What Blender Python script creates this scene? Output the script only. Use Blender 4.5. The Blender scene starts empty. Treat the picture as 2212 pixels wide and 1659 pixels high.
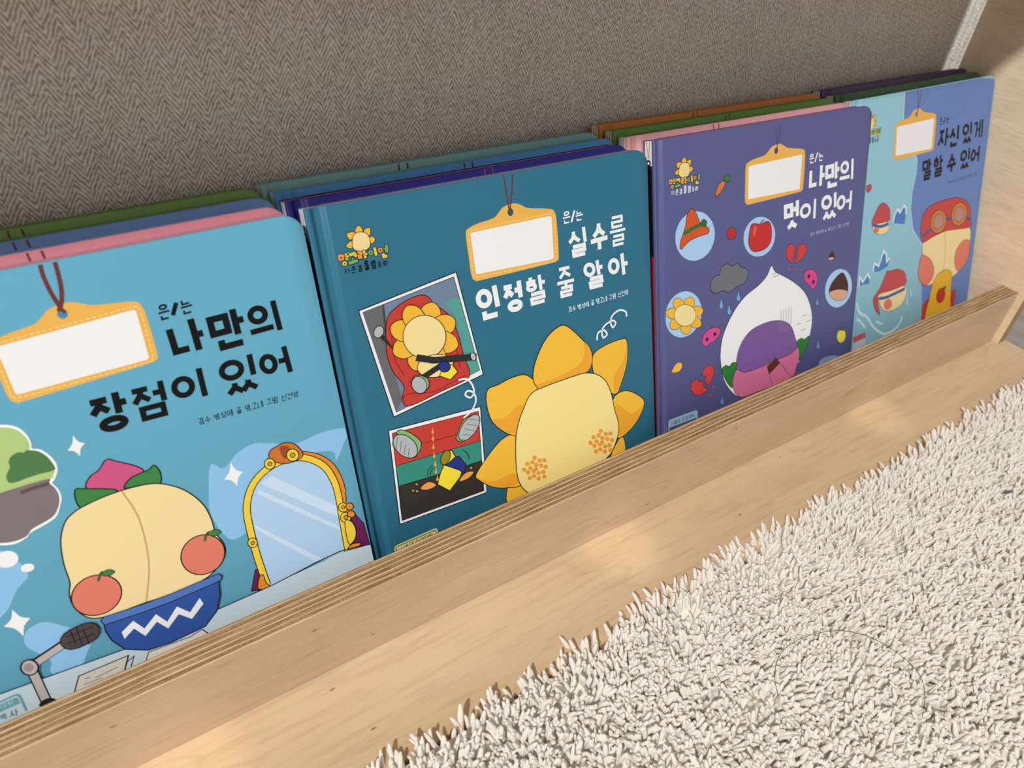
import bpy, bmesh, math, random
import numpy as np
from mathutils import Vector, Matrix
from mathutils.geometry import tessellate_polygon

random.seed(7)
np.random.seed(7)
SC = bpy.context.scene
COL = SC.collection

# ------------------------------------------------------------------ camera
cam_data = bpy.data.cameras.new('camera')
cam = bpy.data.objects.new('camera', cam_data)
COL.objects.link(cam)
RT = ((0.8322171560, -0.5487829288, 0.0790689717),
      (-0.2919610151, -0.5549830227, -0.7789432650),
      (0.4713527033, 0.6251648915, -0.6220896138))       # right, down, forward
CP = Vector((-0.70014, -0.20952, 0.36080))
cam.matrix_world = Matrix(((RT[0][0], -RT[1][0], -RT[2][0], CP.x),
                           (RT[0][1], -RT[1][1], -RT[2][1], CP.y),
                           (RT[0][2], -RT[1][2], -RT[2][2], CP.z),
                           (0, 0, 0, 1)))
cam_data.sensor_width = 36
cam_data.lens = 1616.18 / 2212 * 36
cam_data.clip_start = 0.01
cam_data.dof.use_dof = True
cam_data.dof.focus_distance = 0.42
cam_data.dof.aperture_fstop = 11.0
SC.camera = cam

# ------------------------------------------------------------------ light
world = bpy.data.worlds.new('world')
SC.world = world
world.use_nodes = True
bg = world.node_tree.nodes['Background']
bg.inputs[0].default_value = (0.95, 0.975, 1.0, 1)
bg.inputs[1].default_value = 0.50


def lamp(name, kind, loc, target, energy, color, **kw):
    d = bpy.data.lights.new(name, kind)
    d.energy = energy
    d.color = color
    for k, v in kw.items():
        setattr(d, k, v)
    o = bpy.data.objects.new(name, d)
    COL.objects.link(o)
    o.location = loc
    o.rotation_euler = (Vector(target) - Vector(loc)).to_track_quat('-Z', 'Y').to_euler()
    return o


lamp('ceiling_light', 'AREA', (-2.45, -1.14, 2.30), (-0.35, 0.03, 0.1), 84, (1.0, 0.972, 0.935),
     shape='DISK', size=0.14)
# added spot standing in for daylight through the gap behind the side panel
lamp('added_gap_spot', 'SPOT', (0.60, -0.005, 0.42), (0.02, 0.1385, 0.26), 36, (0.86, 0.96, 1.0),
     spot_size=math.radians(34), spot_blend=0.5, shadow_soft_size=0.02)

# three added spots, no known fixtures, lay light pools at the front rail's foot
for sx in (-0.713, -0.456, -0.194):
    s_ = lamp('added_pool_spot', 'SPOT', (sx + 0.02, -0.26, 1.0), (sx, -0.011, 0.0), 10, (1.0, 0.93, 0.8),
              spot_size=math.radians(3.4), spot_blend=0.8, shadow_soft_size=0.008)

SC.view_settings.view_transform = 'Standard'
SC.view_settings.look = 'None'
SC.view_settings.exposure = 0.06
SC.view_settings.gamma = 1.0
SC.view_settings.use_curve_mapping = False


try:
    SC.cycles.max_bounces = 14
    SC.cycles.diffuse_bounces = 8
except AttributeError:
    pass


# ------------------------------------------------------------------ materials
def lin(c):
    out = []
    for v in c:
        v = v / 255
        out.append(v / 12.92 if v <= 0.04045 else ((v + 0.055) / 1.055) ** 2.4)
    return (out[0], out[1], out[2], 1)


def new_mat(name, color=(200, 200, 200), rough=0.5, spec=0.5):
    m = bpy.data.materials.new(name)
    m.use_nodes = True
    b = m.node_tree.nodes['Principled BSDF']
    b.inputs['Base Color'].default_value = lin(color)
    b.inputs['Roughness'].default_value = rough
    b.inputs['Specular IOR Level'].default_value = spec
    return m


class NT:
    """small helper for node trees"""
    def __init__(self, m):
        self.t = m.node_tree
        self.n = self.t.nodes
        self.b = self.n['Principled BSDF']

    def add(self, kind, **kw):
        x = self.n.new(kind)
        for k, v in kw.items():
            setattr(x, k, v)
        return x

    def link(self, a, b):
        self.t.links.new(a, b)

    def math(self, op, a, b=None, c=None):
        x = self.add('ShaderNodeMath', operation=op)
        for i, v in enumerate((a, b, c)):
            if v is None:
                continue
            if isinstance(v, (int, float)):
                x.inputs[i].default_value = v
            else:
                self.link(v, x.inputs[i])
        return x.outputs[0]

    def ramp(self, fac, stops):
        r = self.add('ShaderNodeValToRGB')
        e = r.color_ramp.elements
        while len(e) < len(stops):
            e.new(0.5)
        for i, (p, c) in enumerate(stops):
            e[i].position = p
            e[i].color = lin(c)
        self.link(fac, r.inputs[0])
        return r.outputs[0]

    def noise(self, vec, scale, detail=3, rough=0.5):
        x = self.add('ShaderNodeTexNoise')
        x.inputs['Scale'].default_value = scale
        x.inputs['Detail'].default_value = detail
        x.inputs['Roughness'].default_value = rough
        if vec is not None:
            self.link(vec, x.inputs['Vector'])
        return x.outputs['Fac']

    def mapping(self, scale, loc=(0, 0, 0), rot=(0, 0, 0)):
        tc = self.add('ShaderNodeTexCoord')
        mp = self.add('ShaderNodeMapping')
        mp.inputs['Scale'].default_value = scale
        mp.inputs['Location'].default_value = loc
        mp.inputs['Rotation'].default_value = rot
        self.link(tc.outputs['Object'], mp.inputs['Vector'])
        return mp.outputs[0]

    def bump(self, h, strength, dist):
        x = self.add('ShaderNodeBump')
        x.inputs['Strength'].default_value = strength
        x.inputs['Distance'].default_value = dist
        self.link(h, x.inputs['Height'])
        self.link(x.outputs[0], self.b.inputs['Normal'])


def veneer(name, c_dark, c_mid, c_light, scale, rough=0.42, specks=True):
    """birch veneer: long soft figure, fine pores, a few dark specks"""
    m = new_mat(name, c_mid, rough, 0.4)
    k = NT(m)
    v = k.mapping(scale)
    n1 = k.noise(v, 1.0, 4, 0.55)
    col = k.ramp(n1, ((0.30, c_dark), (0.5, c_mid), (0.72, c_light)))
    v2 = k.mapping((scale[0] * 6, scale[1] * 14, scale[2] * 14))
    n2 = k.noise(v2, 1.0, 2, 0.6)
    fine = k.ramp(n2, ((0.34, (205, 196, 186)), (0.5, (250, 250, 250)), (1.0, (255, 255, 255))))
    mx = k.add('ShaderNodeMixRGB', blend_type='MULTIPLY')
    mx.inputs[0].default_value = 0.28
    k.link(col, mx.inputs[1])
    k.link(fine, mx.inputs[2])
    out = mx.outputs[0]
    # figure lines: distorted rings stretched along the grain
    v3 = k.mapping((scale[0] * 0.8, scale[1] * 1.0, scale[2] * 1.0), (3.1, 1.7, 0.4))
    n3 = k.noise(v3, 0.8, 2, 0.4)
    rings = k.math('PINGPONG', k.math('MULTIPLY', n3, 16.0), 1.0)
    rc = k.ramp(rings, ((0.0, (222, 208, 190)), (0.12, (255, 255, 255)), (1.0, (255, 255, 255))))
    m3 = k.add('ShaderNodeMixRGB', blend_type='MULTIPLY')
    m3.inputs[0].default_value = 0.22
    k.link(out, m3.inputs[1])
    k.link(rc, m3.inputs[2])
    out = m3.outputs[0]
    if specks:
        vv = k.mapping((28, 75, 75))
        vo = k.add('ShaderNodeTexVoronoi')
        vo.inputs['Scale'].default_value = 1.0
        k.link(vv, vo.inputs['Vector'])
        sp = k.ramp(vo.outputs['Distance'], ((0.0, (120, 90, 60)), (0.035, (150, 115, 80)), (0.05, (255, 255, 255))))
        m4 = k.add('ShaderNodeMixRGB', blend_type='MULTIPLY')
        m4.inputs[0].default_value = 0.7
        k.link(out, m4.inputs[1])
        k.link(sp, m4.inputs[2])
        out = m4.outputs[0]
    k.link(out, k.b.inputs['Base Color'])
    k.bump(n2, 0.05, 0.0005)
    return m


def ply_edge(name, axis=1, thick=0.0154):
    """plywood edge: thin veneer layers across one axis, alternate end and long grain"""
    m = new_mat(name, (170, 135, 95), 0.6, 0.3)
    k = NT(m)
    tc = k.add('ShaderNodeTexCoord')
    sx = k.add('ShaderNodeSeparateXYZ')
    k.link(tc.outputs['Object'], sx.inputs[0])
    wob = k.noise(k.mapping((9, 9, 9)), 1.0, 2)
    across = k.math('ADD', sx.outputs[axis], k.math('MULTIPLY', k.math('SUBTRACT', wob, 0.5), 0.0016))
    ply = k.math('MULTIPLY', across, 11.0 / thick)
    ply = k.math('ADD', ply, 0.35)
    cell = k.math('FLOOR', ply)
    frac = k.math('FRACT', ply)
    par = k.math('MODULO', k.math('ADD', cell, 40), 2.0)
    sc = (45, 1100, 900) if axis == 1 else (1100, 45, 900)
    g = k.noise(k.mapping(sc), 1.0, 3, 0.65)
    g2 = k.noise(k.mapping((900, 900, 900)), 1.0, 2, 0.6)
    g3 = k.noise(k.mapping((14, 620, 620) if axis == 1 else (620, 14, 620), (2, 5, 1)), 1.0, 4, 0.7)
    long_c = k.ramp(g, ((0.3, (164, 130, 92)), (0.5, (204, 172, 130)), (0.75, (226, 198, 158))))
    end_c = k.ramp(k.math('ADD', k.math('MULTIPLY', g, 0.65), k.math('MULTIPLY', g2, 0.35)),
                   ((0.34, (92, 66, 44)), (0.5, (146, 114, 80)), (0.68, (192, 162, 124))))
    blend = k.math('ADD', k.math('MULTIPLY', par, 0.75), k.math('MULTIPLY', k.math('SUBTRACT', g3, 0.36), 0.95))
    mx = k.add('ShaderNodeMixRGB', use_clamp=True)
    k.link(blend, mx.inputs[0])
    k.link(long_c, mx.inputs[1])
    k.link(end_c, mx.inputs[2])
    edge_f = k.math('ADD', k.math('ABSOLUTE', k.math('SUBTRACT', frac, 0.5)), k.math('MULTIPLY', k.math('SUBTRACT', g3, 0.5), 0.35))
    glue = k.ramp(edge_f, ((0.0, (255, 255, 255)), (0.36, (248, 244, 238)), (0.5, (96, 70, 48))))
    m2 = k.add('ShaderNodeMixRGB', blend_type='MULTIPLY')
    m2.inputs[0].default_value = 0.85
    k.link(mx.outputs[0], m2.inputs[1])
    k.link(glue, m2.inputs[2])
    k.link(m2.outputs[0], k.b.inputs['Base Color'])
    k.bump(g, 0.2, 0.0004)
    return m


def herringbone(name):
    """woven herringbone wallcovering"""
    m = new_mat(name, (120, 110, 100), 0.85, 0.15)
    k = NT(m)
    tc = k.add('ShaderNodeTexCoord')
    sx = k.add('ShaderNodeSeparateXYZ')
    k.link(tc.outputs['Object'], sx.inputs[0])
    wx = k.math('MULTIPLY', k.math('SUBTRACT', k.noise(k.mapping((120, 120, 120)), 1.0, 2), 0.5), 0.0030)
    wz = k.math('MULTIPLY', k.math('SUBTRACT', k.noise(k.mapping((150, 150, 150), (5, 2, 9)), 1.0, 2), 0.5), 0.0022)
    x = k.math('ADD', sx.outputs[0], wx)
    z = k.math('ADD', sx.outputs[2], wz)
    half = 0.0054
    tri = k.math('PINGPONG', x, half)
    s = k.math('ADD', z, k.math('MULTIPLY', tri, 1.75))
    stripe = k.math('PINGPONG', k.math('MULTIPLY', s, 1 / 0.00155), 1.0)
    nub = k.noise(k.mapping((470, 470, 470)), 1.0, 2, 0.6)
    big = k.noise(k.mapping((40, 40, 40)), 1.0, 2)
    h = k.math('ADD', k.math('MULTIPLY', stripe, 0.5), k.math('MULTIPLY', nub, 0.92))
    h = k.math('ADD', h, k.math('MULTIPLY', k.math('SUBTRACT', big, 0.5), 0.15))
    col = k.ramp(h, ((0.25, (128, 116, 106)), (0.55, (182, 170, 158)), (0.95, (236, 226, 213))))
    k.link(col, k.b.inputs['Base Color'])
    k.bump(h, 0.9, 0.0010)
    return m


PAL = {}


def ink(c, rough=0.42):
    c = tuple(c)
    key = (c, rough)
    if key not in PAL:
        PAL[key] = new_mat('print_%d_%d_%d' % c, c, rough, 0.25)
    return PAL[key]


M_LIP = veneer('birch_rail', (196, 168, 136), (204, 176, 144), (212, 186, 156), (5, 60, 34), 0.45)
M_BASE = veneer('birch_base', (196, 168, 132), (206, 178, 142), (214, 188, 154), (4, 22, 22), 0.4)
M_SIDE = veneer('birch_side', (214, 190, 160), (222, 200, 170), (228, 207, 179), (22, 4, 40), 0.45, False)
M_PLY_Y = ply_edge('plywood_edge_rail', 1, 0.0154)
M_PLY_X = ply_edge('plywood_edge_side', 0, 0.0144)
M_WALL = herringbone('herringbone_wallcovering')
M_PAGE = new_mat('board_page', (236, 232, 228), 0.6, 0.3)
M_GAP = new_mat('page_gap', (70, 62, 60), 0.8, 0.1)


# ------------------------------------------------------------------ object helpers
def link_mesh(name, me, parent=None):
    o = bpy.data.objects.new(name, me)
    COL.objects.link(o)
    if parent is not None:
        o.parent = parent
    return o


def mesh_from(name, verts, faces, mats, idx=None, smooth=False, parent=None):
    me = bpy.data.meshes.new(name)
    me.from_pydata([tuple(v) for v in verts], [], faces)
    for m in mats:
        me.materials.append(m)
    if idx:
        me.polygons.foreach_set('material_index', idx)
    if smooth:
        me.polygons.foreach_set('use_smooth', [True] * len(me.polygons))
    me.update()
    return link_mesh(name, me, parent)


def tag(o, label=None, cat=None, group=None, kind=None):
    if label:
        o['label'] = label
    if cat:
        o['category'] = cat
    if group:
        o['group'] = group
    if kind:
        o['kind'] = kind
    return o


def box(name, lo, hi, mat, parent=None, bevel=0.0, top=None, segs=2, front=None):
    bm = bmesh.new()
    bmesh.ops.create_cube(bm, size=1)
    for v in bm.verts:
        v.co = Vector([lo[i] + (v.co[i] + 0.5) * (hi[i] - lo[i]) for i in range(3)])
    if bevel:
        bmesh.ops.bevel(bm, geom=bm.edges[:], offset=bevel, segments=segs, affect='EDGES', profile=0.5)
    me = bpy.data.meshes.new(name)
    me.materials.append(mat)
    bm.normal_update()
    if top:
        me.materials.append(top)
        for f in bm.faces:
            if f.normal.z > 0.6:
                f.material_index = 1
    if front:
        me.materials.append(front)
        for f in bm.faces:
            if abs(f.normal.y) > 0.6:
                f.material_index = len(me.materials) - 1
    bm.to_mesh(me)
    bm.free()
    return link_mesh(name, me, parent)


def empty(name, loc=(0, 0, 0), rot=(0, 0, 0)):
    o = bpy.data.objects.new(name, None)
    o.empty_display_size = 0.02
    COL.objects.link(o)
    o.location = loc
    o.rotation_euler = rot
    return o


# ------------------------------------------------------------------ setting
tag(box('wall_back', (-1.9, 0.1385, -0.018), (0.9, 0.175, 0.95), M_WALL), kind='structure')
M_FLOOR = new_mat('floor_vinyl', (150, 142, 138), 0.6, 0.3)
kf = NT(M_FLOOR)
kf.link(kf.ramp(kf.noise(kf.mapping((60, 8, 8)), 1.0, 4), ((0.3, (138, 130, 126)), (0.7, (160, 152, 147)))), kf.b.inputs['Base Color'])
tag(box('floor', (-1.9, -1.2, -0.060), (0.9, 0.1385, -0.018), M_FLOOR), kind='structure')

# ------------------------------------------------------------------ bookcase
T = 0.01542          # rail thickness
LH = 0.05122         # rail height
case = empty('bookcase', (-0.5, 0.035, -0.018))
tag(case, 'low birch plywood bookcase with a front rail holding face-out books against the grey wall', 'bookcase')


def case_part(o):
    o.parent = case
    o.matrix_parent_inverse = Matrix.Translation(-case.location)
    return o


case_part(box('base_board', (-1.60, -0.0600, -0.0178), (0.0144, 0.1325, 0.0), M_BASE, bevel=0.0006, front=None))
rail = case_part(box('front_rail', (-1.60, 0.0, 0.0002), (-0.0002, T, LH), M_LIP, bevel=0.0005, top=M_PLY_Y))


def side_panel(x0, x1):
    # tall panel with a rounded front edge
    bm = bmesh.new()
    y0, y1, z0, z1 = -0.0060, 0.1322, 0.0002, 0.46
    r = 0.004
    prof = [(x0, y1), (x1, y1)]
    for k in range(7):
        a = math.pi / 2 * k / 6
        prof.append((x1 - r + r * math.cos(a), y0 + r - r * math.sin(a)))
    for k in range(5):
        a = math.pi / 2 * k / 4
        prof.append((x0 + 0.0012 - 0.0012 * math.sin(a), y0 + 0.0012 - 0.0012 * math.cos(a)))
    lo = [bm.verts.new((x, y, z0)) for x, y in prof]
    hi = [bm.verts.new((x, y, z1)) for x, y in prof]
    n = len(prof)
    for i in range(n):
        f = bm.faces.new((lo[i], lo[(i + 1) % n], hi[(i + 1) % n], hi[i]))
    bm.faces.new(lo[::-1])
    bm.faces.new(hi)
    bmesh.ops.recalc_face_normals(bm, faces=bm.faces[:])
    me = bpy.data.meshes.new('side_panel')
    me.materials.append(M_SIDE)
    me.materials.append(M_PLY_X)
    bm.normal_update()
    for f in bm.faces:
        if abs(f.normal.y) > 0.75:
            f.material_index = 1
    bm.to_mesh(me)
    bm.free()
    return case_part(link_mesh('side_panel', me))


side_panel(0.0, 0.0144)
# the next tier up, out of the photograph, shades the wall behind the books
case_part(box('shelf_board', (-1.60, 0.0, 0.3780), (-0.0002, 0.1322, 0.3924), M_BASE, bevel=0.0005))

# ---- printed cover art: part, kind, colour, cover millimetres
ART = {}
ART[1] = [
 ['illustration','P',(142,194,232),[(201.28,109.66),(188.02,112.42),(174.42,111.31),(164.24,115.16),(156.02,118.26),(147.73,116.49),(140.46,111.45),(135.53,115.38),(132.03,104.97),(129.53,91.89),(132.9,77.83),(137.42,74.63),(145.54,78.36),(144.6,89.36),(151.83,100.78),(160.19,105.58),(176.64,104.28),(190.51,101.02),(191.21,94.87),(197.54,103.65)],1],
 ['illustration','P',(142,194,232),[(47.93,110.57),(54.9,103.47),(56.95,94.9),(51.36,90.15),(44.74,82.12),(38.84,82.49)],1],
 ['illustration','P',(142,194,232),[(48.49,70.09),(55.21,71.3),(60.81,66.08),(66.96,59.45),(69.39,54.87),(65.3,48.74),(57.91,39.2),(50.35,46.12),(51.96,52.56),(46.34,63.22)],1],
 ['illustration','P',(244,246,246),[(67.6,159.7),(70.6,158.46),(73.07,156.21),(74.6,152.56),(74.84,149.01),(74.45,146.89),(77,145.39),(79.19,141.72),(80.21,137.73),(79.61,134.36),(77.74,131.48),(76.54,130.15),(77.56,127.15),(77.7,123.38),(76.44,120.19),(72.72,115.05),(63.45,112.49),(61.61,111.08),(57.12,110),(52.18,111.61),(49.17,114.72),(46.16,121.63),(47.6,129.95),(48.51,136.6),(52.19,145.44),(55.74,150.84),(59.31,157.89),(63.9,160.21)],1],
 ['illustration','P',(176,203,128),[(67.29,158.71),(70.06,157.57),(72.4,155.36),(73.91,152.06),(74.12,148.87),(73.58,146.28),(76.21,144.64),(78.25,141.37),(79.26,137.39),(78.83,135.04),(77.29,132.76),(76.59,132.32),(58.99,132.83),(49.27,133.47),(52.19,145.44),(56.61,151.18),(59.7,156.74),(63.83,159.23)],1],
 ['illustration','P',(80,122,74),[(65.55,144.24),(66.95,146.13),(69.63,147),(71.26,146.2),(72.51,146.76),(75.82,145.14),(78.1,141.79),(79.11,137.81),(78.8,135.41),(73.42,135.6),(68.73,135.55),(65.11,135.26),(62.98,136.14),(63.07,138.94),(65.22,141.93)],1],
 ['illustration','P',(126,115,116),[(59.04,132.99),(65.47,132.96),(71.98,132.77),(76.24,132.28),(75.54,130.56),(76.65,127.9),(77.01,124.42),(75.98,120.57),(73.23,116.71),(69.92,115.18),(64.45,113.91),(62.62,112.5),(60.89,111.42),(56.95,111.21),(52.49,112.58),(49.48,115.69),(46.94,121.63),(48.05,129.75),(48.94,133.26)],1],
 ['illustration','L',(96,82,82),[(65.31,130.32),(70.5,130.67),(75.44,130.42)],1.6,1,0],
 ['illustration','P',(240,240,240),[(89.16,147.18),(89.67,145.2),(90.1,144.08),(90.81,143.37),(92.08,142.51),(90.77,141.53),(90.02,140.77),(89.54,139.67),(88.93,137.74),(88.25,139.5),(87.71,140.46),(86.91,141),(85.49,141.6),(86.96,142.84),(87.8,143.76),(88.39,145.01)],0],
 ['illustration','P',(240,240,240),[(143.86,113.06),(144.59,110.35),(145.2,108.81),(146.16,107.77),(147.88,106.45),(146.15,105.32),(145.18,104.41),(144.56,103.02),(143.8,100.53),(142.84,102.94),(142.1,104.27),(141,105.08),(139.1,106.02),(141.02,107.51),(142.13,108.65),(142.88,110.26)],0],
 ['illustration','P',(240,240,240),[(47.16,82.25),(47.96,79.46),(48.61,77.87),(49.66,76.78),(51.54,75.37),(49.63,74.08),(48.55,73.03),(47.83,71.39),(46.94,68.46),(46,71.57),(45.26,73.34),(44.14,74.58),(42.18,76.2),(44.19,77.25),(45.34,78.14),(46.14,79.61)],0],
 ['illustration','P',(240,240,240),[(56.11,103.88),(55.44,102.36),(54.15,101.31),(52.49,100.95),(50.81,101.35),(49.43,102.43),(48.63,103.95),(48.55,105.62),(49.21,107.12),(50.48,108.16),(52.11,108.52),(53.79,108.15),(55.18,107.1),(56.01,105.58)],1],
 ['illustration','P',(240,240,240),[(59.82,97.38),(59.45,96.61),(58.71,96.1),(57.74,95.96),(56.73,96.2),(55.89,96.79),(55.39,97.59),(55.31,98.46),(55.68,99.22),(56.41,99.73),(57.38,99.88),(58.38,99.64),(59.22,99.06),(59.74,98.25)],1],
 ['illustration','P',(104,32,84),[(141.23,54.66),(136.83,44.11),(142.45,42.06),(145.7,51.83)],0],
 ['illustration','L',(18,17,22),[(141.23,54.66),(136.83,44.11),(142.45,42.06),(145.7,51.83)],0.4,0,1],
 ['illustration','P',(104,32,84),[(191.18,64.94),(194.16,64.19),(198.25,55.39),(199.27,41.23),(190.94,42.84),(186.95,44.17)],0],
 ['illustration','L',(18,17,22),[(191.18,64.94),(194.16,64.19),(198.25,55.39),(199.27,41.23),(190.94,42.84),(186.95,44.17)],0.4,0,1],
 ['illustration','L',(225,140,45),[(173.21,105.92),(181.78,101.44),(188.39,93.3),(191.15,82.37),(190.26,71.59),(189.65,65.05)],3.6,1,0],
 ['illustration','L',(18,17,22),[(173.58,107.53),(182.98,102.55),(189.98,93.74),(192.75,81.7),(191.78,70.93)],0.4,1,0],
 ['illustration','P',(176,206,236),[(145.9,42.56),(144.85,60.12),(145.54,78.36),(146.62,88.47),(150.7,96.09),(157.42,101.57),(166.07,103.24),(176,101.4),(183.17,94.32),(186.5,84.3),(187.12,75.19),(186.89,61.72),(186.87,44.8),(169.44,44.51),(157.29,43.63)],1],
 ['illustration','P',(200,222,243),[(153.84,97.89),(159.7,99.61),(186.73,70.88),(186.85,64.02)],0],
 ['illustration','P',(200,222,243),[(151.12,93.32),(152.51,95.33),(185.87,59.3),(185.9,56.41)],0],
 ['illustration','P',(200,222,243),[(146.31,75.86),(146.48,78.47),(173.69,45.34),(169.63,45.35)],0],
 ['illustration','L',(18,17,22),[(144.5,43.52),(143.73,61.23),(144.09,79.88),(145.64,89.95),(150.39,98.5),(157.91,103.63),(166.5,105.13),(176.34,102.93),(184.57,95.36),(188.02,85.31),(188.55,75.7),(188.01,64.64),(187.1,43.86)],3.7,1,0],
 ['illustration','L',(240,206,64),[(144.5,43.52),(143.73,61.23),(144.09,79.88),(145.64,89.95),(150.39,98.5),(157.91,103.63),(166.5,105.13),(176.34,102.93),(184.57,95.36),(188.02,85.31),(188.55,75.7),(188.01,64.64),(187.1,43.86)],2.9,1,0],
 ['illustration','P',(204,116,44),[(161.15,107.75),(161.44,111.7),(164.69,113.18),(169.39,113.72),(173.52,111.45),(176.25,105.98),(174.68,103.17),(167.03,103.38)],1],
 ['illustration','L',(18,17,22),[(161.15,107.75),(161.44,111.7),(164.69,113.18),(169.39,113.72),(173.52,111.45),(176.25,105.98),(174.68,103.17),(167.03,103.38)],0.4,1,1],
 ['illustration','P',(150,75,35),[(166.21,111.88),(169.07,112.32),(170.88,110.1),(167.57,105.74)],1],
 ['illustration','P',(240,206,64),[(162.61,105.03),(162.11,103.98),(161.25,103.32),(160.19,103.19),(159.16,103.61),(158.34,104.49),(157.92,105.65),(157.95,106.88),(158.45,107.91),(159.3,108.57),(160.35,108.7),(161.39,108.3),(162.21,107.43),(162.64,106.26)],1],
 ['illustration','L',(18,17,22),[(162.61,105.03),(162.11,103.98),(161.25,103.32),(160.19,103.19),(159.16,103.61),(158.34,104.49),(157.92,105.65),(157.95,106.88),(158.45,107.91),(159.3,108.57),(160.35,108.7),(161.39,108.3),(162.21,107.43),(162.64,106.26)],0.4,1,1],
 ['illustration','P',(200,150,40),[(161.21,105.59),(160.76,104.95),(160.03,104.91),(159.44,105.48),(159.34,106.33),(159.79,106.96),(160.52,107),(161.11,106.44)],1],
 ['illustration','L',(18,17,22),[(161.21,105.59),(160.76,104.95),(160.03,104.91),(159.44,105.48),(159.34,106.33),(159.79,106.96),(160.52,107),(161.11,106.44)],0.3,1,1],
 ['illustration','P',(240,206,64),[(174.19,105.23),(173.62,104.01),(172.61,103.25),(171.37,103.09),(170.14,103.58),(169.17,104.6),(168.65,105.95),(168.68,107.36),(169.25,108.57),(170.25,109.32),(171.48,109.49),(172.7,109.02),(173.68,108.01),(174.21,106.65)],1],
 ['illustration','L',(18,17,22),[(174.19,105.23),(173.62,104.01),(172.61,103.25),(171.37,103.09),(170.14,103.58),(169.17,104.6),(168.65,105.95),(168.68,107.36),(169.25,108.57),(170.25,109.32),(171.48,109.49),(172.7,109.02),(173.68,108.01),(174.21,106.65)],0.4,1,1],
 ['illustration','P',(200,150,40),[(172.53,105.87),(172.01,105.14),(171.15,105.09),(170.45,105.75),(170.32,106.73),(170.84,107.46),(171.7,107.51),(172.4,106.86)],1],
 ['illustration','L',(18,17,22),[(172.53,105.87),(172.01,105.14),(171.15,105.09),(170.45,105.75),(170.32,106.73),(170.84,107.46),(171.7,107.51),(172.4,106.86)],0.3,1,1],
 ['illustration','P',(240,206,64),[(191.82,68.08),(191.37,67.09),(190.56,66.5),(189.55,66.42),(188.54,66.87),(187.73,67.75),(187.28,68.9),(187.28,70.07),(187.73,71.05),(188.53,71.64),(189.53,71.73),(190.54,71.29),(191.36,70.41),(191.81,69.26)],1],
 ['illustration','L',(18,17,22),[(191.82,68.08),(191.37,67.09),(190.56,66.5),(189.55,66.42),(188.54,66.87),(187.73,67.75),(187.28,68.9),(187.28,70.07),(187.73,71.05),(188.53,71.64),(189.53,71.73),(190.54,71.29),(191.36,70.41),(191.81,69.26)],0.4,1,1],
 ['illustration','P',(200,150,40),[(190.45,68.68),(190.04,68.09),(189.34,68.08),(188.75,68.66),(188.63,69.48),(189.04,70.07),(189.74,70.08),(190.33,69.5)],1],
 ['illustration','L',(18,17,22),[(190.45,68.68),(190.04,68.09),(189.34,68.08),(188.75,68.66),(188.63,69.48),(189.04,70.07),(189.74,70.08),(190.33,69.5)],0.3,1,1],
 ['illustration','P',(240,206,64),[(192.32,61.79),(191.81,60.67),(190.89,60),(189.74,59.92),(188.6,60.44),(187.68,61.46),(187.18,62.76),(187.18,64.1),(187.68,65.21),(188.59,65.88),(189.73,65.97),(190.87,65.46),(191.79,64.45),(192.31,63.14)],1],
 ['illustration','L',(18,17,22),[(192.32,61.79),(191.81,60.67),(190.89,60),(189.74,59.92),(188.6,60.44),(187.68,61.46),(187.18,62.76),(187.18,64.1),(187.68,65.21),(188.59,65.88),(189.73,65.97),(190.87,65.46),(191.79,64.45),(192.31,63.14)],0.4,1,1],
 ['illustration','P',(200,150,40),[(190.77,62.49),(190.3,61.82),(189.5,61.82),(188.84,62.48),(188.71,63.41),(189.17,64.08),(189.97,64.09),(190.63,63.43)],1],
 ['illustration','L',(18,17,22),[(190.77,62.49),(190.3,61.82),(189.5,61.82),(188.84,62.48),(188.71,63.41),(189.17,64.08),(189.97,64.09),(190.63,63.43)],0.3,1,1],
 ['illustration','P',(240,206,64),[(145.45,68.44),(144.99,67.47),(144.21,66.89),(143.27,66.81),(142.36,67.25),(141.65,68.12),(141.29,69.24),(141.34,70.4),(141.8,71.36),(142.57,71.94),(143.51,72.02),(144.42,71.59),(145.13,70.73),(145.5,69.6)],1],
 ['illustration','L',(18,17,22),[(145.45,68.44),(144.99,67.47),(144.21,66.89),(143.27,66.81),(142.36,67.25),(141.65,68.12),(141.29,69.24),(141.34,70.4),(141.8,71.36),(142.57,71.94),(143.51,72.02),(144.42,71.59),(145.13,70.73),(145.5,69.6)],0.4,1,1],
 ['illustration','P',(200,150,40),[(144.21,69.03),(143.8,68.45),(143.15,68.44),(142.64,69.01),(142.57,69.81),(142.98,70.39),(143.62,70.4),(144.14,69.84)],1],
 ['illustration','L',(18,17,22),[(144.21,69.03),(143.8,68.45),(143.15,68.44),(142.64,69.01),(142.57,69.81),(142.98,70.39),(143.62,70.4),(144.14,69.84)],0.3,1,1],
 ['illustration','P',(225,140,45),[(194.8,67.34),(193.96,66.25),(192.5,66.3),(191.26,67.45),(190.97,69.02),(191.8,70.1),(193.26,70.06),(194.5,68.92)],1],
 ['illustration','L',(18,17,22),[(194.8,67.34),(193.96,66.25),(192.5,66.3),(191.26,67.45),(190.97,69.02),(191.8,70.1),(193.26,70.06),(194.5,68.92)],0.4,1,1],
 ['illustration','P',(225,140,45),[(194.72,62.79),(193.89,61.69),(192.41,61.75),(191.17,62.91),(190.88,64.5),(191.71,65.59),(193.18,65.54),(194.43,64.38)],1],
 ['illustration','L',(18,17,22),[(194.72,62.79),(193.89,61.69),(192.41,61.75),(191.17,62.91),(190.88,64.5),(191.71,65.59),(193.18,65.54),(194.43,64.38)],0.4,1,1],
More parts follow.
